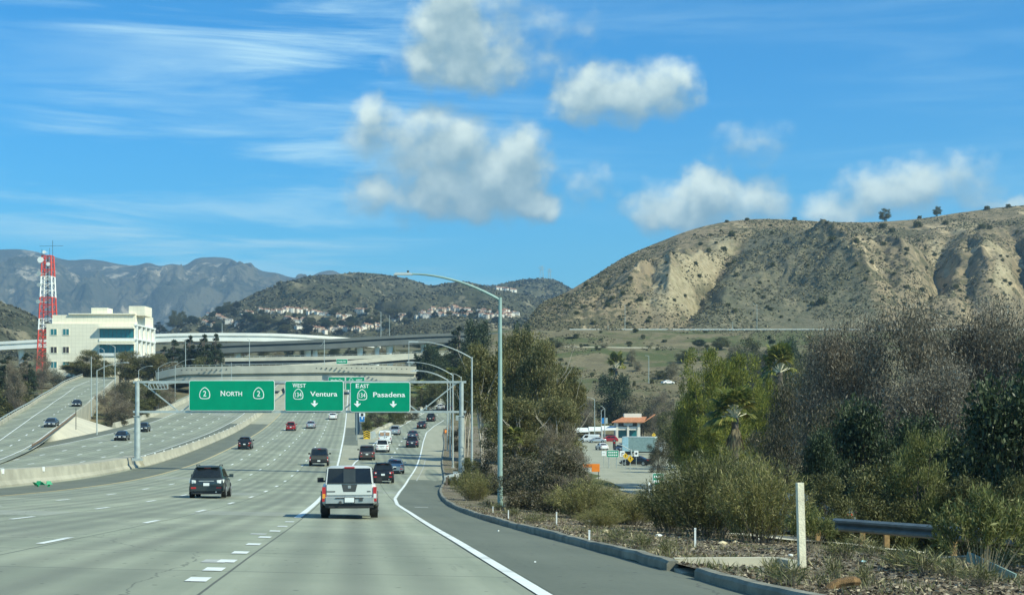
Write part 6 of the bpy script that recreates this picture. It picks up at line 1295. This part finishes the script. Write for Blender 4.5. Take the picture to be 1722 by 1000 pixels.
# low shrubs on the grassy lower slope
for i in range(46):
    px = rs.uniform(905, 1240); py = rs.uniform(560, 650); d = float(np.interp(py, [560, 583, 613, 650], [660, 600, 555, 480])); X = (px-CX)/F*d; z = gz(X, d)
    plant('hillbush', 'small bush on the grassy slope below the hillside road', 'shrub', px, HY-(z+rs.uniform(.9, 2.4))/d*F, d, rs.uniform(5, 14), name='slope_shrub', group='bushes on the grassy lower slope', base=z)
# ------------------------------------------------------------------ walls and rails on the left
def run3(name, label, xf, a, b, prof, mat, fun, cat, st=4.):
    m = MB(); ds = drange(a, b, st); p0 = Vector((float(xf(a)), a, float(fun(xf(a), a))))
    m.sweep([Vector((float(xf(d)), d, float(fun(xf(d), d))))-p0 for d in ds], prof); return tag(m.build(name, mat, None, p0, smooth=25), label, cat)
w = run3('ramp_wall', 'low concrete wall with a metal rail along the far edge of the connector', lambda d: conn_l(d)-2.3, 110, 470, [(.15,-3),(.15,.55),(-.15,.6),(-.15,-3)], M['barrier'], SR, 'barrier')
m = MB(); p0 = Vector(w.location); m.sweep([Vector((float(conn_l(d)-2.3), d, float(SR(0, d))+1.0))-p0 for d in drange(110, 470, 6.)], [(.05,-.1),(.05,.1),(-.05,.1),(-.05,-.1)])
m.build('rail', M['galv'], w)
for d in drange(112, 468, 5.): MB().box(Vector((float(conn_l(d)-2.3), d, float(SR(0, d))+.78))-p0, (.08,.08,.46)).build('rail_post', M['galv'], w)
run3('ramp_wall', 'concrete parapet and shaded retaining wall on the near side of the connector', lambda d: conn_r(d)+.1, 246, 470, [(.16,-9),(.16,.85),(-.16,.85),(-.16,-.2)], M['barrier'], SR, 'barrier')
ds = drange(168, 246, 3.)
def rule(d, t): 
    a = np.array([conn_r(d), SR(0, d)]); b = np.array([xB(d)-39.7, float(S(xB(d)-39.7, d))]); q = a+(b-a)*t; return (float(q[0]), d, float(q[1])+.03)
V = [rule(d, t) for d in ds for t in np.linspace(0, 1, 5)]
o = link('slope_paving', np_mesh('slope_paving', V, grid_faces(len(ds), 5), M['white_slope'], uv=np.zeros((len(V), 2)))); o['kind'] = 'structure'
gr = run3('guard_rail', 'rusty low guard rail between the connector and the pale paved slope', lambda d: conn_r(d)+.05, 166, 246, [(.04,.35),(.08,.62),(.0,.68),(-.04,.35)], plain('rusty_rail', (.20,.14,.09), .8, .2, var=.3), SR, 'guard rail')
run3('outer_barrier', 'pale concrete barrier along the outer edge of the oncoming lanes', lambda d: xB(d)-40.0, 248, 520, jer, M['barrier'], S, 'barrier')
X_, D_, Z_ = hit(124, 733); m = MB(); m.tube([(0,0,0), (0,0,3.6)], .06, 8); m.box((0,-.03,3.2), (.08,.03,.9)); tag(m.build('marker_post', M['steel_dark'], None, (X_-1.5, D_+6, Z_+.6)), 'thin dark post standing on the pale paved slope', 'post')
# island between the through lanes and the ramp
ds = drange(243, 470, 3.); V = []
for d in ds:
    for t in np.linspace(0, 1, 8):
        l, r = float(isl_l(d)), max(float(isl_r(d)), float(isl_l(d))+.3); x = l+(r-l)*t; V.append((x, d, float(S(x, d))+.2+.5*math.sin(math.pi*t)*min(1, (r-l)/8)+.1*math.sin(d*.7+t*9)))
M['island_grass'] = soil_mat('island_grass', ((.13,.14,.055), (.19,.17,.09), (.11,.10,.06)), .15, green=(.10,.13,.04), gthr=.42)
o = link('island_ground', np_mesh('island_ground', V, grid_faces(len(ds), 8), M['island_grass'])); o['kind'] = 'structure'
run3('island_barrier', 'concrete barrier on the through lane side of the gore island, with its shade painted in', isl_l, 243, 500, jer, M['bridge_dark'], S, 'barrier')  # dark girder material stands in for the barrier's shaded side
run3('island_wall', 'low tan concrete wall along the ramp side of the gore island', isl_r, 247, 440, [(.5,-.1),(.3,.42),(-.3,.42),(-.3,-.1)], M['shoulder_tan'] if 0 else M['barrier'], S, 'barrier')
x, d, z = hit(617, 738); cc = thing('crash_cushion', 'crash cushion faced with black and yellow chevrons at the gore nose', 'crash cushion', (x, d, z))
MB().box((.1, 3.4, .55), (1.5, 6.0, 1.1), taper=.94).build('cushion_body', M['galv'], cc)
face = MB(); face.box((-.05, .3, .68), (1.05, .1, 1.3)); fo = face.build('chevron_panel', M['sign_yellow'], cc)
for k in range(4):
    zz = .12+k*.34; MB().prism([(-.55,zz),(-.05,zz+.32),(.45,zz),(.45,zz+.16),(-.05,zz+.48),(-.55,zz+.16)], .24, .22).build('chevron', M['black'], fo)
def small_sign(label, px, pyc, wpx, hpx, d, col, build=None, posts=1, shape='rect', cat='road sign', group=None, base=None, white='sign_white', name='road_sign'):
    c = P(px, pyc, d); w, h = wpx/F*d, hpx/F*d; s = thing(name, label, cat, c, group=group)
    if shape == 'rect': panel(s, w, h, min(w, h)*.1, min(w, h)*.05, col, white=white)
    else:
        dm = [(0,h/2),(w/2,0),(0,-h/2),(-w/2,0)]; MB().prism(dm, .02, 0).build('panel', M['galv'], s); MB().prism(dm, -.002, -.012).build('face', M[col], s); MB().prism([(a*.8, b*.8) for a, b in dm], -.014, -.018).build('border', M['black'], s); MB().prism([(a*.74, b*.74) for a, b in dm], -.020, -.024).build('field', M[col], s)
        MB().prism([(-w*.05,-h*.2),(w*.05,-h*.2),(w*.05,h*.08),(w*.14,h*.08),(0,h*.24),(-w*.14,h*.08),(-w*.05,h*.08)], -.026, -.030).build('arrow', M['black'], s)
    g = (gz(c.x, d+.1) if base is None else base)-c.z
    for k in ((0,) if posts == 1 else (-w*.32, w*.32)): MB().tube([(k, .08, g), (k, .08, h*.45)], .04 if posts == 1 else .06, 6).build('post', M['galv'], s)
    if build: build(s, w, h)
    return s
def blue(s, w, h):
    MB().box((0, -.03, h*.36), (w*1.12, .03, h*.42)).build('route_plate', M['sign_white'], s); MB().prism([(-.08,-.3),(.08,-.3),(.08,.0),(.22,.0),(0,.25),(-.22,0),(-.08,0)], -.034, -.04).build('arrow', M['sign_white'], s); MB().cyl((0,-.055,h*.36), w*.28, .02, 'Y', 16).build('route_disc', M['black'], s)
xs_, ds_, zs_ = hit(609, 716); small_sign('small blue sign under a white route plate behind the yellow chevrons', 609, 702, 9, 14, 256, 'sign_blue', blue, base=float(S((609-CX)/F*256, 256)))
x, d, z = hit(600, 740); tag(MB().tube([(0,0,0), (0,0,4.6)], .05, 8).build('thin_post', M['galv'], None, (x, d, z)), 'thin grey post on the gore pavement beside the chevrons', 'post')
for i, px in enumerate((708, 717)): 
    dd = 318+i*14; x = (px-CX)/F*dd; m = MB(); m.box((0,0,.55), (.28,.12,1.1)); tag(m.build('marker_plate', M['white'], None, (x, dd, float(S(x, dd))+.4)), ('lower', 'upper')[i]+' white marker plate on the grass at the head of the island', 'marker', 'white markers on the island')
# along the right shoulder
def on_verge(px, py, lo=12., hi=190.):                   # where the sight line meets the verge
    d = lo
    while d < hi:
        if gz((px-CX)/F*d, d) >= (HY-py)/F*d: break
        d *= 1.004
    return (px-CX)/F*d, d, gz((px-CX)/F*d, d)
x, d, z = P(767, 0, 111).x, 111., 0; z = gz(x, d)
cb = thing('utility_cabinet', 'white utility cabinet and pedestal standing behind the kerb near the gantry post', 'cabinet', (x, d, z)); MB().box((0,0,.45), (.42,.4,.9)).build('cabinet_box', M['white'], cb); MB().box((-.35,-.1,.3), (.2,.2,.6)).build('pedestal', M['white'], cb); MB().box((0,-.01,.93), (.48,.46,.06)).build('cabinet_lid', M['galv'], cb)
ge = thing('guard_rail', 'short dark guard rail end curling round the gantry post', 'guard rail', (x, d-4, gz(x, d-4)))
MB().sweep([(-.6,-2,0),(-.7,0,0),(-.4,2.5,0),(.3,5,0),(1.2,8,0)], [(.04,.42),(.08,.58),(.04,.74),(-.03,.74),(.0,.58),(-.03,.42)]).build('rail', M['galv'], ge)
for q in ((-.6,-1.5),(-.62,1),(-.2,3.4),(.6,6)): MB().box((q[0]+.12, q[1], .35), (.15,.15,.75)).build('post', M['bark'], ge)
x, d, z = hit(745, 733); ls = thing('leaning_sign', 'folded work sign leaning over behind the kerb beyond the cabinet', 'sign', (x+.5, d, z+.1)); MB().box((0,0,.7), (.9,.08,.9), rz=.3).build('board', M['bark'], ls); MB().box((.05,-.06,.7), (.5,.03,.5), rz=.3).build('face', M['sign_orange'], ls); MB().box((.2,.2,.25), (.06,.06,.6)).build('leg', M['steel_dark'], ls)
# timber post and stakes
x, d, z = on_verge(1349, 953); tp = MB(); tp.box((0,0,.62), (.105,.105,1.52), taper=.94); o = tp.build('timber_post', M['wood'], None, (x, d, z-.1)); o.rotation_euler = (0, R(-1.6), R(8)); tag(o, 'upright pale square timber post in the verge', 'post')
for px, py, h, lab in ((1169, 921, .36, 'white stake in front of the biggest olive shrub'), (936, 883, .34, 'white stake under the dark twiggy shrub'), (855, 872, .25, 'pale stake right of the lamp post foot'), (829, 862, .22, 'pale stake left of the lamp post foot'), (991, 922, .2, 'short stake near the kerb')):
    x, d, z = on_verge(px, py); m = MB(); m.box((0,0,h/2), (.035,.02,h)); m.box((0,0,h+.01), (.04,.03,.03)); tag(m.build('survey_stake', M['white'], None, (x, d, z)), lab, 'stake', 'small stakes along the verge')
# concrete inlet where the kerb breaks
x0, x1 = float(xK(20.7)), float(xK(18.9)); ap = thing('drain_inlet', 'pale concrete drain inlet set into the gap in the kerb', 'drain inlet', (float(xK(20.2))+.1, 20.4, float(S(xK(20.2), 20.2))))
MB().box((.75, .62, .0), (1.50, .12, .26), rz=R(4)).build('back_wall', M['white_slope'], ap); MB().box((.62, .1, -.01), (1.3, .95, .06), rz=R(4)).build('apron', M['barrier'], ap); MB().box((1.62, .55, .0), (.14, .5, .24), rz=R(20)).build('end_block', M['barrier'], ap)
# guardrail and the edge of the lower ramp
ra, rb = P(1352, 867, 40)-Vector((0,0,.76)), P(1790, 897, 30)-Vector((0,0,.76)); pts = [ra.lerp(rb, t) for t in np.linspace(0, 1, 20)]
M['post_tan'] = plain('weathered_block', (.36,.22,.09), .85, var=.25, scale=5)
wr = thing('guard_rail', 'galvanized guardrail on tan timber blocks in front of the shaded trees', 'guard rail', pts[0])
MB().sweep([p-pts[0] for p in pts], [(-.0,.42),(.09,.47),(.09,.52),(-.01,.59),(.09,.66),(.09,.71),(0,.76),(-.02,.76),(.06,.685),(-.04,.59),(.06,.495),(-.02,.42)]).build('rail', plain('blue_grey_rail', (.15,.18,.185), .5, .35, var=.2, dirt=((.13,.14,.14), .5)), wr)
for i in (1, 5, 7, 12, 17): MB().box(pts[i]-pts[0]+Vector((.12,.16,.2)), (.13,.16,.72)).build('post', M['post_tan'], wr)
tv = Vector((rb.x-ra.x, rb.y-ra.y, 0)).normalized(); nv = Vector((tv.y, -tv.x, 0)); nv = -nv if nv.y > 0 else nv
def strip_world(name, pts, a, b, mat, dz):
    V = []
    for p in pts:
        for k in (a, b): q = p+nv*k; V.append((q.x, q.y, max(p.z-.02-.03*k, gz(q.x, q.y))+dz))
    return struct(link(name, np_mesh(name, V, grid_faces(len(pts), 2), mat, uv=[(v[0], v[1]) for v in V])))
strip_world('lower_ramp_edge', pts, .25, 1.9, M['asphalt_dark'], .07); strip_world('concrete_gutter', pts, 1.9, 2.6, M['white_slope'], .09)
e = thing('rail_end', 'loose guard rail end angled down into the ground near the oleander', 'guard rail', (7.15, 21.6, gz(7.15, 21.6))); MB().bar((-.12,.45,.26), (.36,-.3,.0), .03, .15).build('rail', M['galv_green'], e); MB().tube([(-.5,.6,.22), (-.12,.45,.26)], .015, 6).build('anchor_cable', M['galv'], e)
# litter
def bit(px, py, mat, lab, s, name='litter', cat='litter', seed=0):
    x, d, z = on_verge(px, py); r = random.Random(int(px)); m = MB(); vs = []
    n = 7; vs = [(0,0,s*.5)]+[(math.cos(k*.9)*s*r.uniform(.6,1.2), math.sin(k*.9)*s*.6*r.uniform(.6,1.2), s*r.uniform(0,.35)) for k in range(n)]+[(math.cos(k*.9)*s*.7, math.sin(k*.9)*s*.45, -.02) for k in range(n)]
    m.add(vs, [(0, 1+k, 1+(k+1) % n) for k in range(n)]+[(1+k, 1+n+k, 1+n+(k+1) % n, 1+(k+1) % n) for k in range(n)]); tag(m.build(name, mat, None, (x, d, z+.02)), lab, cat, 'scraps of litter along the verge')
cream = plain('cream_plastic', (.62,.52,.33), .5); cyan = plain('pale_blue_plastic', (.45,.68,.72), .4); greenp = plain('green_plastic', (.02,.30,.14), .4)
for px, py, mt, lab, s in ((1215, 915, cream, 'yellowish crumpled bag at the foot of the big shrubs', .13), (1452, 946, cyan, 'pale blue cup lying on the mulch', .07), (1323, 912, M['white'], 'white scrap at the foot of the bare stems', .08), (1275, 908, M['white'], 'white paper under the yellow-green shrub', .07), (1018, 895, cream, 'tan scrap close to the kerb', .12), (990, 878, M['white'], 'white scrap under the arching shrub', .12), (1107, 902, M['white'], 'white scrap beside the largest shrub row', .10), (1330, 935, M['white'], 'small white scrap by the timber post', .05), (1236, 912, cream, 'second yellowish scrap by the crumpled bag', .07)): bit(px, py, mt, lab, s)
for i, (px, py, s) in enumerate(((900, 946, .02), (838, 893, .03), (808, 870, .04), (784, 862, .05), (795, 858, .04))):
    x, d, z = hit(px, py); m = MB(); m.box((0,0,.012), (s*1.6, s, .02), rz=i*.7, taper=.7); tag(m.build('paper_scrap', M['white'], None, (x, d, z+.01)), 'tiny white scrap on the dark shoulder', 'litter', 'white scraps on the shoulder')
x, d, z = on_verge(1418, 993); m = MB(); m.sweep([(-.2,0,.0),(-.14,.01,.05),(-.06,.03,.09),(.03,.03,.105),(.11,.02,.12),(.17,.05,.11)], [(.05,-.05),(.075,-.01),(.05,.03),(-.02,.045),(-.06,.02),(-.07,-.03)]); tag(m.build('bent_board', plain('brown_bark_slab', (.22,.125,.05), .9, var=.3, scale=14, bump=.6), None, (x, d, z)), 'bent brown slab of bark lying in the mulch by the kerb', 'bark slab')
x, d, z = hit(63, 818); m = MB(); r = random.Random(2)
for k in range(7): m.box((r.uniform(-.5,.7), r.uniform(-.1,.3), r.uniform(.05,.3)), (r.uniform(.15,.4), .06, r.uniform(.1,.25)), rz=r.uniform(-1,1), taper=.6)
m.v = [(a+.12*math.sin(c*19), b, c) for a, b, c in m.v]; g_ = m.build('green_tarp', greenp, None, (x, d, z)); tag(g_, 'crumpled green plastic against the median barrier', 'litter')
# grass and chips on the verge: nobody could count them
n = 17000; d = rng.uniform(0, 1, n)**1.6*60+15; r_ = rng.uniform(.2, 8.2, n); k = (fbm(r_*.6, d*.4, 3, 201) > .03) | (rng.uniform(0, 1, n) < .10); d, r_ = d[k], r_[k]; n = len(d)
X = xK(d)+r_; Z = verge_z(r_, d); C = np.stack([X, d, Z+.05], -1); Dv = np.array([0,0,1.])+rng.normal(0, .45, (n, 3))
o = link('verge_grass', np_mesh('verge_grass', leaves(C, Dv, .15, .012, rng), np.arange(4*n).reshape(-1, 4), LEAF['grass'], smooth=False)); tag(o, 'thin dry and green grass growing through the verge mulch', 'grass', kind='stuff')
n = 26000; d = rng.uniform(0, 1, n)**2*45+15; r_ = rng.uniform(.15, 8.4, n); X = xK(d)+r_; Z = verge_z(r_, d); C = np.stack([X, d, Z+.012], -1); Dv = rng.normal(0, 1, (n, 3))*[1,1,.25]
o = link('bark_chips', np_mesh('bark_chips', leaves(C, Dv, .075, .035, rng), np.arange(4*n).reshape(-1, 4), LEAF['chip'], smooth=False)); tag(o, 'bark chips and dead leaves strewn over the verge', 'leaf litter', kind='stuff')

# ------------------------------------------------------------------ the street in the valley
ZV = -8.25
def flat(name, poly, mat, z): 
    me = bpy.data.meshes.new(name); me.from_pydata([(x, d, z) for x, d in poly], [], [tuple(range(len(poly)))]); me.materials.append(mat); l = me.uv_layers.new(); l.data.foreach_set('uv', [c for x, d in poly for c in (x, d)]); return struct(link(name, me))
flat('valley_street', [(4,128),(20,128),(34,225),(60,378),(16,378),(9,225)], M['shoulder_tan'], ZV)
flat('valley_forecourt', [(-4,378.1),(80,378.1),(80,440),(-4,440)], M['asphalt'], ZV+.05)
for a, b in ((150, 156), (190, 200), (260, 275)): pass
k5 = 378/F; bl = thing('roadside_building', 'small cream building with an orange tiled roof in the valley', 'building', (P(1057, 0, 384).x, 384, ZV)); bx = lambda px: (px-CX)*k5-bl.location.x+.4; bz = lambda py: (HY-py)*k5-ZV
m = MB(); m.box(((bx(1036)+bx(1078))/2, 4, bz(708)/2), (bx(1078)-bx(1036), 7, bz(708))); m.box(((bx(1051)+bx(1081))/2, 4, (bz(703)+bz(695))/2), (bx(1081)-bx(1051), 4, bz(695)-bz(703))); m.build('wall', M['stucco_w'], bl)
M['orange_roof'] = plain('orange_clay_tile', (.44,.18,.085), .8, var=.2, scale=2)
m = MB(); z0, z1 = bz(709), bz(700.5); m.add([(bx(1028),-2.2,z0),(bx(1082),-2.2,z0),(bx(1090),2.6,z1),(bx(1050),2.6,z1),(bx(1028),-2.2,z0-.25),(bx(1082),-2.2,z0-.25),(bx(1090),2.6,z1-.25),(bx(1050),2.6,z1-.25)], [(0,1,2,3),(7,6,5,4),(0,4,5,1),(1,5,6,2),(2,6,7,3),(3,7,4,0)]); m.add([(bx(1082),-2.2,z0),(bx(1104),1,bz(696)),(bx(1104),6,bz(696)),(bx(1088),6,z0),(bx(1082),-2.2,z0-.2),(bx(1104),1,bz(696)-.2),(bx(1104),6,bz(696)-.2),(bx(1088),6,z0-.2)], [(0,1,2,3),(7,6,5,4),(0,4,5,1),(1,5,6,2),(2,6,7,3),(3,7,4,0)]); m.build('roof', M['orange_roof'], bl)
for px in (1037.5, 1056, 1074): m = MB(); m.box((bx(px), -1.2, bz(709)/2), (.55, .55, bz(709))); m.build('pillar', M['stucco_w'], bl)
for a, b in ((1039, 1054.5), (1057.5, 1072)):
    MB().box(((bx(a)+bx(b))/2, .42, (bz(710)+bz(717))/2), (bx(b)-bx(a), .1, bz(710)-bz(717))).build('window', M['brown_glass'], bl); MB().box(((bx(a)+bx(b))/2, -1.1, (bz(717)+bz(723))/2), (bx(b)-bx(a), .2, bz(717)-bz(723))).build('balustrade', M['stucco_w'], bl); MB().box(((bx(a)+bx(b))/2, .42, (bz(724)+bz(741))/2), (bx(b)-bx(a), .1, bz(724)-bz(741))).build('shopfront', M['teal_glass'], bl)
MB().box((bx(1056), -1.45, bz(713)), (2.4, .08, .75)).build('hanging_sign', M['galv'], bl)
for i, (a, b, lab) in enumerate(((1012, 1036, 'white awning joined to the orange roofed building'), (990, 1013, 'middle white awning left of the orange roofed building'), (966, 991, 'white awning at the left end of the row'))):
    t = thing('awning', lab, 'awning', (P((a+b)/2, 0, 383).x, 383, ZV), group='white awnings in the valley'); w_ = (b-a)*k5; zz = bz(716-i*-1.6); m = MB(); m.add([(-w_/2,-1.5,zz-1.0),(w_/2,-1.5,zz-.9),(w_/2,1.5,zz),(-w_/2,1.5,zz),(-w_/2,-1.5,zz-1.25),(w_/2,-1.5,zz-1.15),(w_/2,1.5,zz-.2),(-w_/2,1.5,zz-.2)], [(0,1,2,3),(7,6,5,4),(0,4,5,1),(1,5,6,2),(2,6,7,3),(3,7,4,0)]); m.build('canopy', M['white'], t)
    for sx in (-1, 1): MB().tube([(sx*w_*.46,-1.3,0), (sx*w_*.46,-1.3,zz-1.0)], .07, 6).build('pole', M['white'], t)
m = MB(); m.sweep([(P(996,0,377).x, 377, ZV), (P(1062,0,377).x, 377, ZV), (P(1110,0,377).x, 379, ZV)], [(.1,0),(.1,1.05),(-.1,1.05),(-.1,0)]); tag(m.build('garden_wall', M['stucco'], None), 'low cream wall along the far side of the valley street', 'wall')
bt = thing('box_truck', 'grey-teal box truck with a dark end and pale blue panel on the valley street', 'truck', (P(1076, 0, 268).x, 268, ZV), rz=R(-18)); M['truck_side'] = plain('grey_teal_panel', (.30,.40,.37), .5); M['truck_pale'] = plain('pale_blue_panel', (.45,.66,.72), .5)
MB().box((0,0,1.95), (6.2, 2.5, 2.7)).build('cargo_box', M['truck_side'], bt); MB().box((-3.12,0,1.9), (.06,2.45,2.6)).build('rear_door', M['steel_dark'], bt); MB().box((-2.5,-1.27,1.95), (1.15,.05,2.6)).build('side_panel', M['truck_pale'], bt); MB().box((4.0,0,1.45), (1.7,2.2,1.9), taper=.9).build('cab', M['white'], bt); MB().box((0,0,.5), (7.4,.9,.25)).build('chassis', M['black'], bt); MB().box((0,-.0,3.33), (6.26,2.56,.08)).build('roof_edge', M['white'], bt)
for x in (-2, 3.8):
    for y in (-1.05, 1.05): MB().cyl((x,y,.45), .45, .3, 'Y', 16).build('wheel', M['rubber'], bt)
o = make_car('car', 'suv', 'blue', 'blue SUV on the valley street beside the box truck', 'SUV'); o.location = (P(1046, 0, 285).x, 285, ZV+.01); o.rotation_euler = (0, 0, 2.6)
o = make_car('car', 'sedan', 'black', 'dark sedan on the valley street under the yellow diamonds', 'sedan'); o.location = (P(1069, 0, 215).x, 215, ZV+.01); o.rotation_euler = (0, 0, 1.2)
o = make_car('car', 'sedan', 'steel', 'pale car glimpsed through the shrub left of the timber post', 'car'); o.location = (P(1312, 0, 47).x, 47, gz(P(1312, 0, 47).x, 47)+.2); o.rotation_euler = (0, 0, 1.25)
for kd, pc, px, dd, rz, lab in (('van', 'white', 991, 368, 1.4, 'white van parked below the white awnings'), ('sedan', 'silver', 1003, 366, 1.7, 'silver car parked beside the white van in the valley'), ('suv', 'red', 1024, 372, 1.5, 'red car parked before the low cream wall'), ('sedan', 'white', 1012, 300, .2, 'white car driving on the valley street')):
    o = make_car('car' if kd != 'van' else 'van', kd, pc, lab, 'car' if kd != 'van' else 'van', 'cars in the valley'); o.location = (P(px, 0, dd).x, dd, ZV+.02); o.rotation_euler = (0, 0, rz)
ts = thing('traffic_light', 'traffic signal on a mast arm over the valley street', 'traffic light', (P(1062, 0, 225).x, 225, ZV)); c = lambda px, py: P(px, py, 225)-ts.location
MB().tube([(0,0,0), c(1061.5, 755)], .11, 8).build('pole', M['galv'], ts); MB().tube([c(1061.5, 757), c(1045, 748), c(1036, 746)], .07, 8).build('arm', M['galv'], ts)
q = c(1033, 747.5); hd_ = MB().box(q, (.42,.3,1.1)).build('signal_head', M['black'], ts)
for i, mt in enumerate(('redlamp', 'amber', 'sign_green')): MB().cyl(q+Vector((0,-.16,.34-.34*i)), .13, .06, 'Y', 12).build('lens', M[mt if i == 0 else 'steel_dark'], hd_)
def vtext(s, w, h):
    for z in (.2, -.18): 
        for kx in range(5): MB().box((-w*.32+kx*w*.16, -.04, z*h), (w*.11, .012, h*.2)).build('legend', M['sign_white'], s)
GVS = 'signs along the valley street'
small_sign('dark green street sign with two lines of white lettering over the valley street', 1030.5, 762.5, 20, 12, 205, 'sign_green', vtext, posts=2, base=ZV, group=GVS)
small_sign('white arrow sign right of the green valley street sign', 1046.5, 762.5, 9, 11, 206, 'sign_white', lambda s, w, h: MB().prism([(-.1,-.3),(0,-.3),(0,.05),(.25,.05),(.25,.15),(-.1,.15)], -.034, -.04).build('arrow', M['black'], s), base=ZV, group=GVS, white='black')
small_sign('white sign left of the green valley street sign', 1015.5, 762, 8, 9, 207, 'sign_white', lambda s, w, h: MB().box((0,-.036,0), (w*.5,.01,h*.12)).build('legend', M['galv'], s), base=ZV, group=GVS, white='galv')
small_sign('white turn sign above the dark sedan', 1070, 762, 8, 11, 208, 'sign_white', lambda s, w, h: MB().cyl((0,-.036,0), w*.25, .01, 'Y', 14).build('symbol', M['black'], s), base=ZV, group=GVS, white='black')
small_sign('yellow diamond sign, lower and brighter of the pair', 1060, 771, 11, 12, 195, 'sign_yellow', shape='diamond', base=ZV, group=GVS)
small_sign('yellow diamond sign behind the brighter one', 1052, 766, 10, 10, 203, 'sign_yellow', shape='diamond', base=ZV, group=GVS)
small_sign('yellow diamond sign among the trees beside the box truck', 1099.5, 731, 7, 8, 330, 'sign_yellow', shape='diamond', base=ZV, group=GVS)
small_sign('green sign low beside the verge shrubs with white lettering', 1107, 805, 19, 20, 140, 'sign_green', vtext, posts=2, base=ZV, group=GVS)
ob_ = thing('work_barricade', 'orange and white work board beside the valley street', 'barricade', (P(994, 0, 172).x, 172, ZV+.9)); zz = P(0, 786, 172).z-ob_.location.z
MB().box((.55,0,zz), (.95,.12,.95)).build('orange_board', M['sign_orange'], ob_); MB().box((-.45,.02,zz+.25), (1.05,.1,.4)).build('orange_rail', M['sign_orange'], ob_); MB().box((-.45,.02,zz-.25), (1.05,.1,.35)).build('white_rail', M['white'], ob_)
for x in (-.9, .9): MB().box((x,.1,zz/2-.5), (.08,.08,abs(zz)+1.4)).build('leg', M['steel_dark'], ob_)
for i, (px, py) in enumerate(((1091, 822), (1099, 820))):
    dd = 138; x = P(px, 0, dd).x; m = MB(); m.tube([(0,0,-.3),(0,0,1.0)], .09, 8); m.box((0,0,.7), (.2,.2,.12)); tag(m.build('bollard', M['white'], None, (x, dd, P(px, py+5, dd).z)), ('left', 'right')[i] and ('shorter white bollard below the green sign', 'taller white bollard below the green sign')[i], 'bollard')
for px, top, arm, rise, lab in ((1000, 671, -12, 4, 'street lamp with an arm behind the valley trees'), (1011, 690, 4, 3, 'valley street lamp hung with a blue banner'), (1017, 687, -6, 5, 'valley street lamp beside the bannered one')):
    t = lamp(lab, px, 372, top, arm, rise, base=ZV, r=.12, group='lamps in the valley')
    if px > 1005: MB().box((.45,0,P(0,707,372).z-ZV), (.6,.04,1.5)).build('banner', M['sign_blue'] if px == 1011 else M['galv'], t)
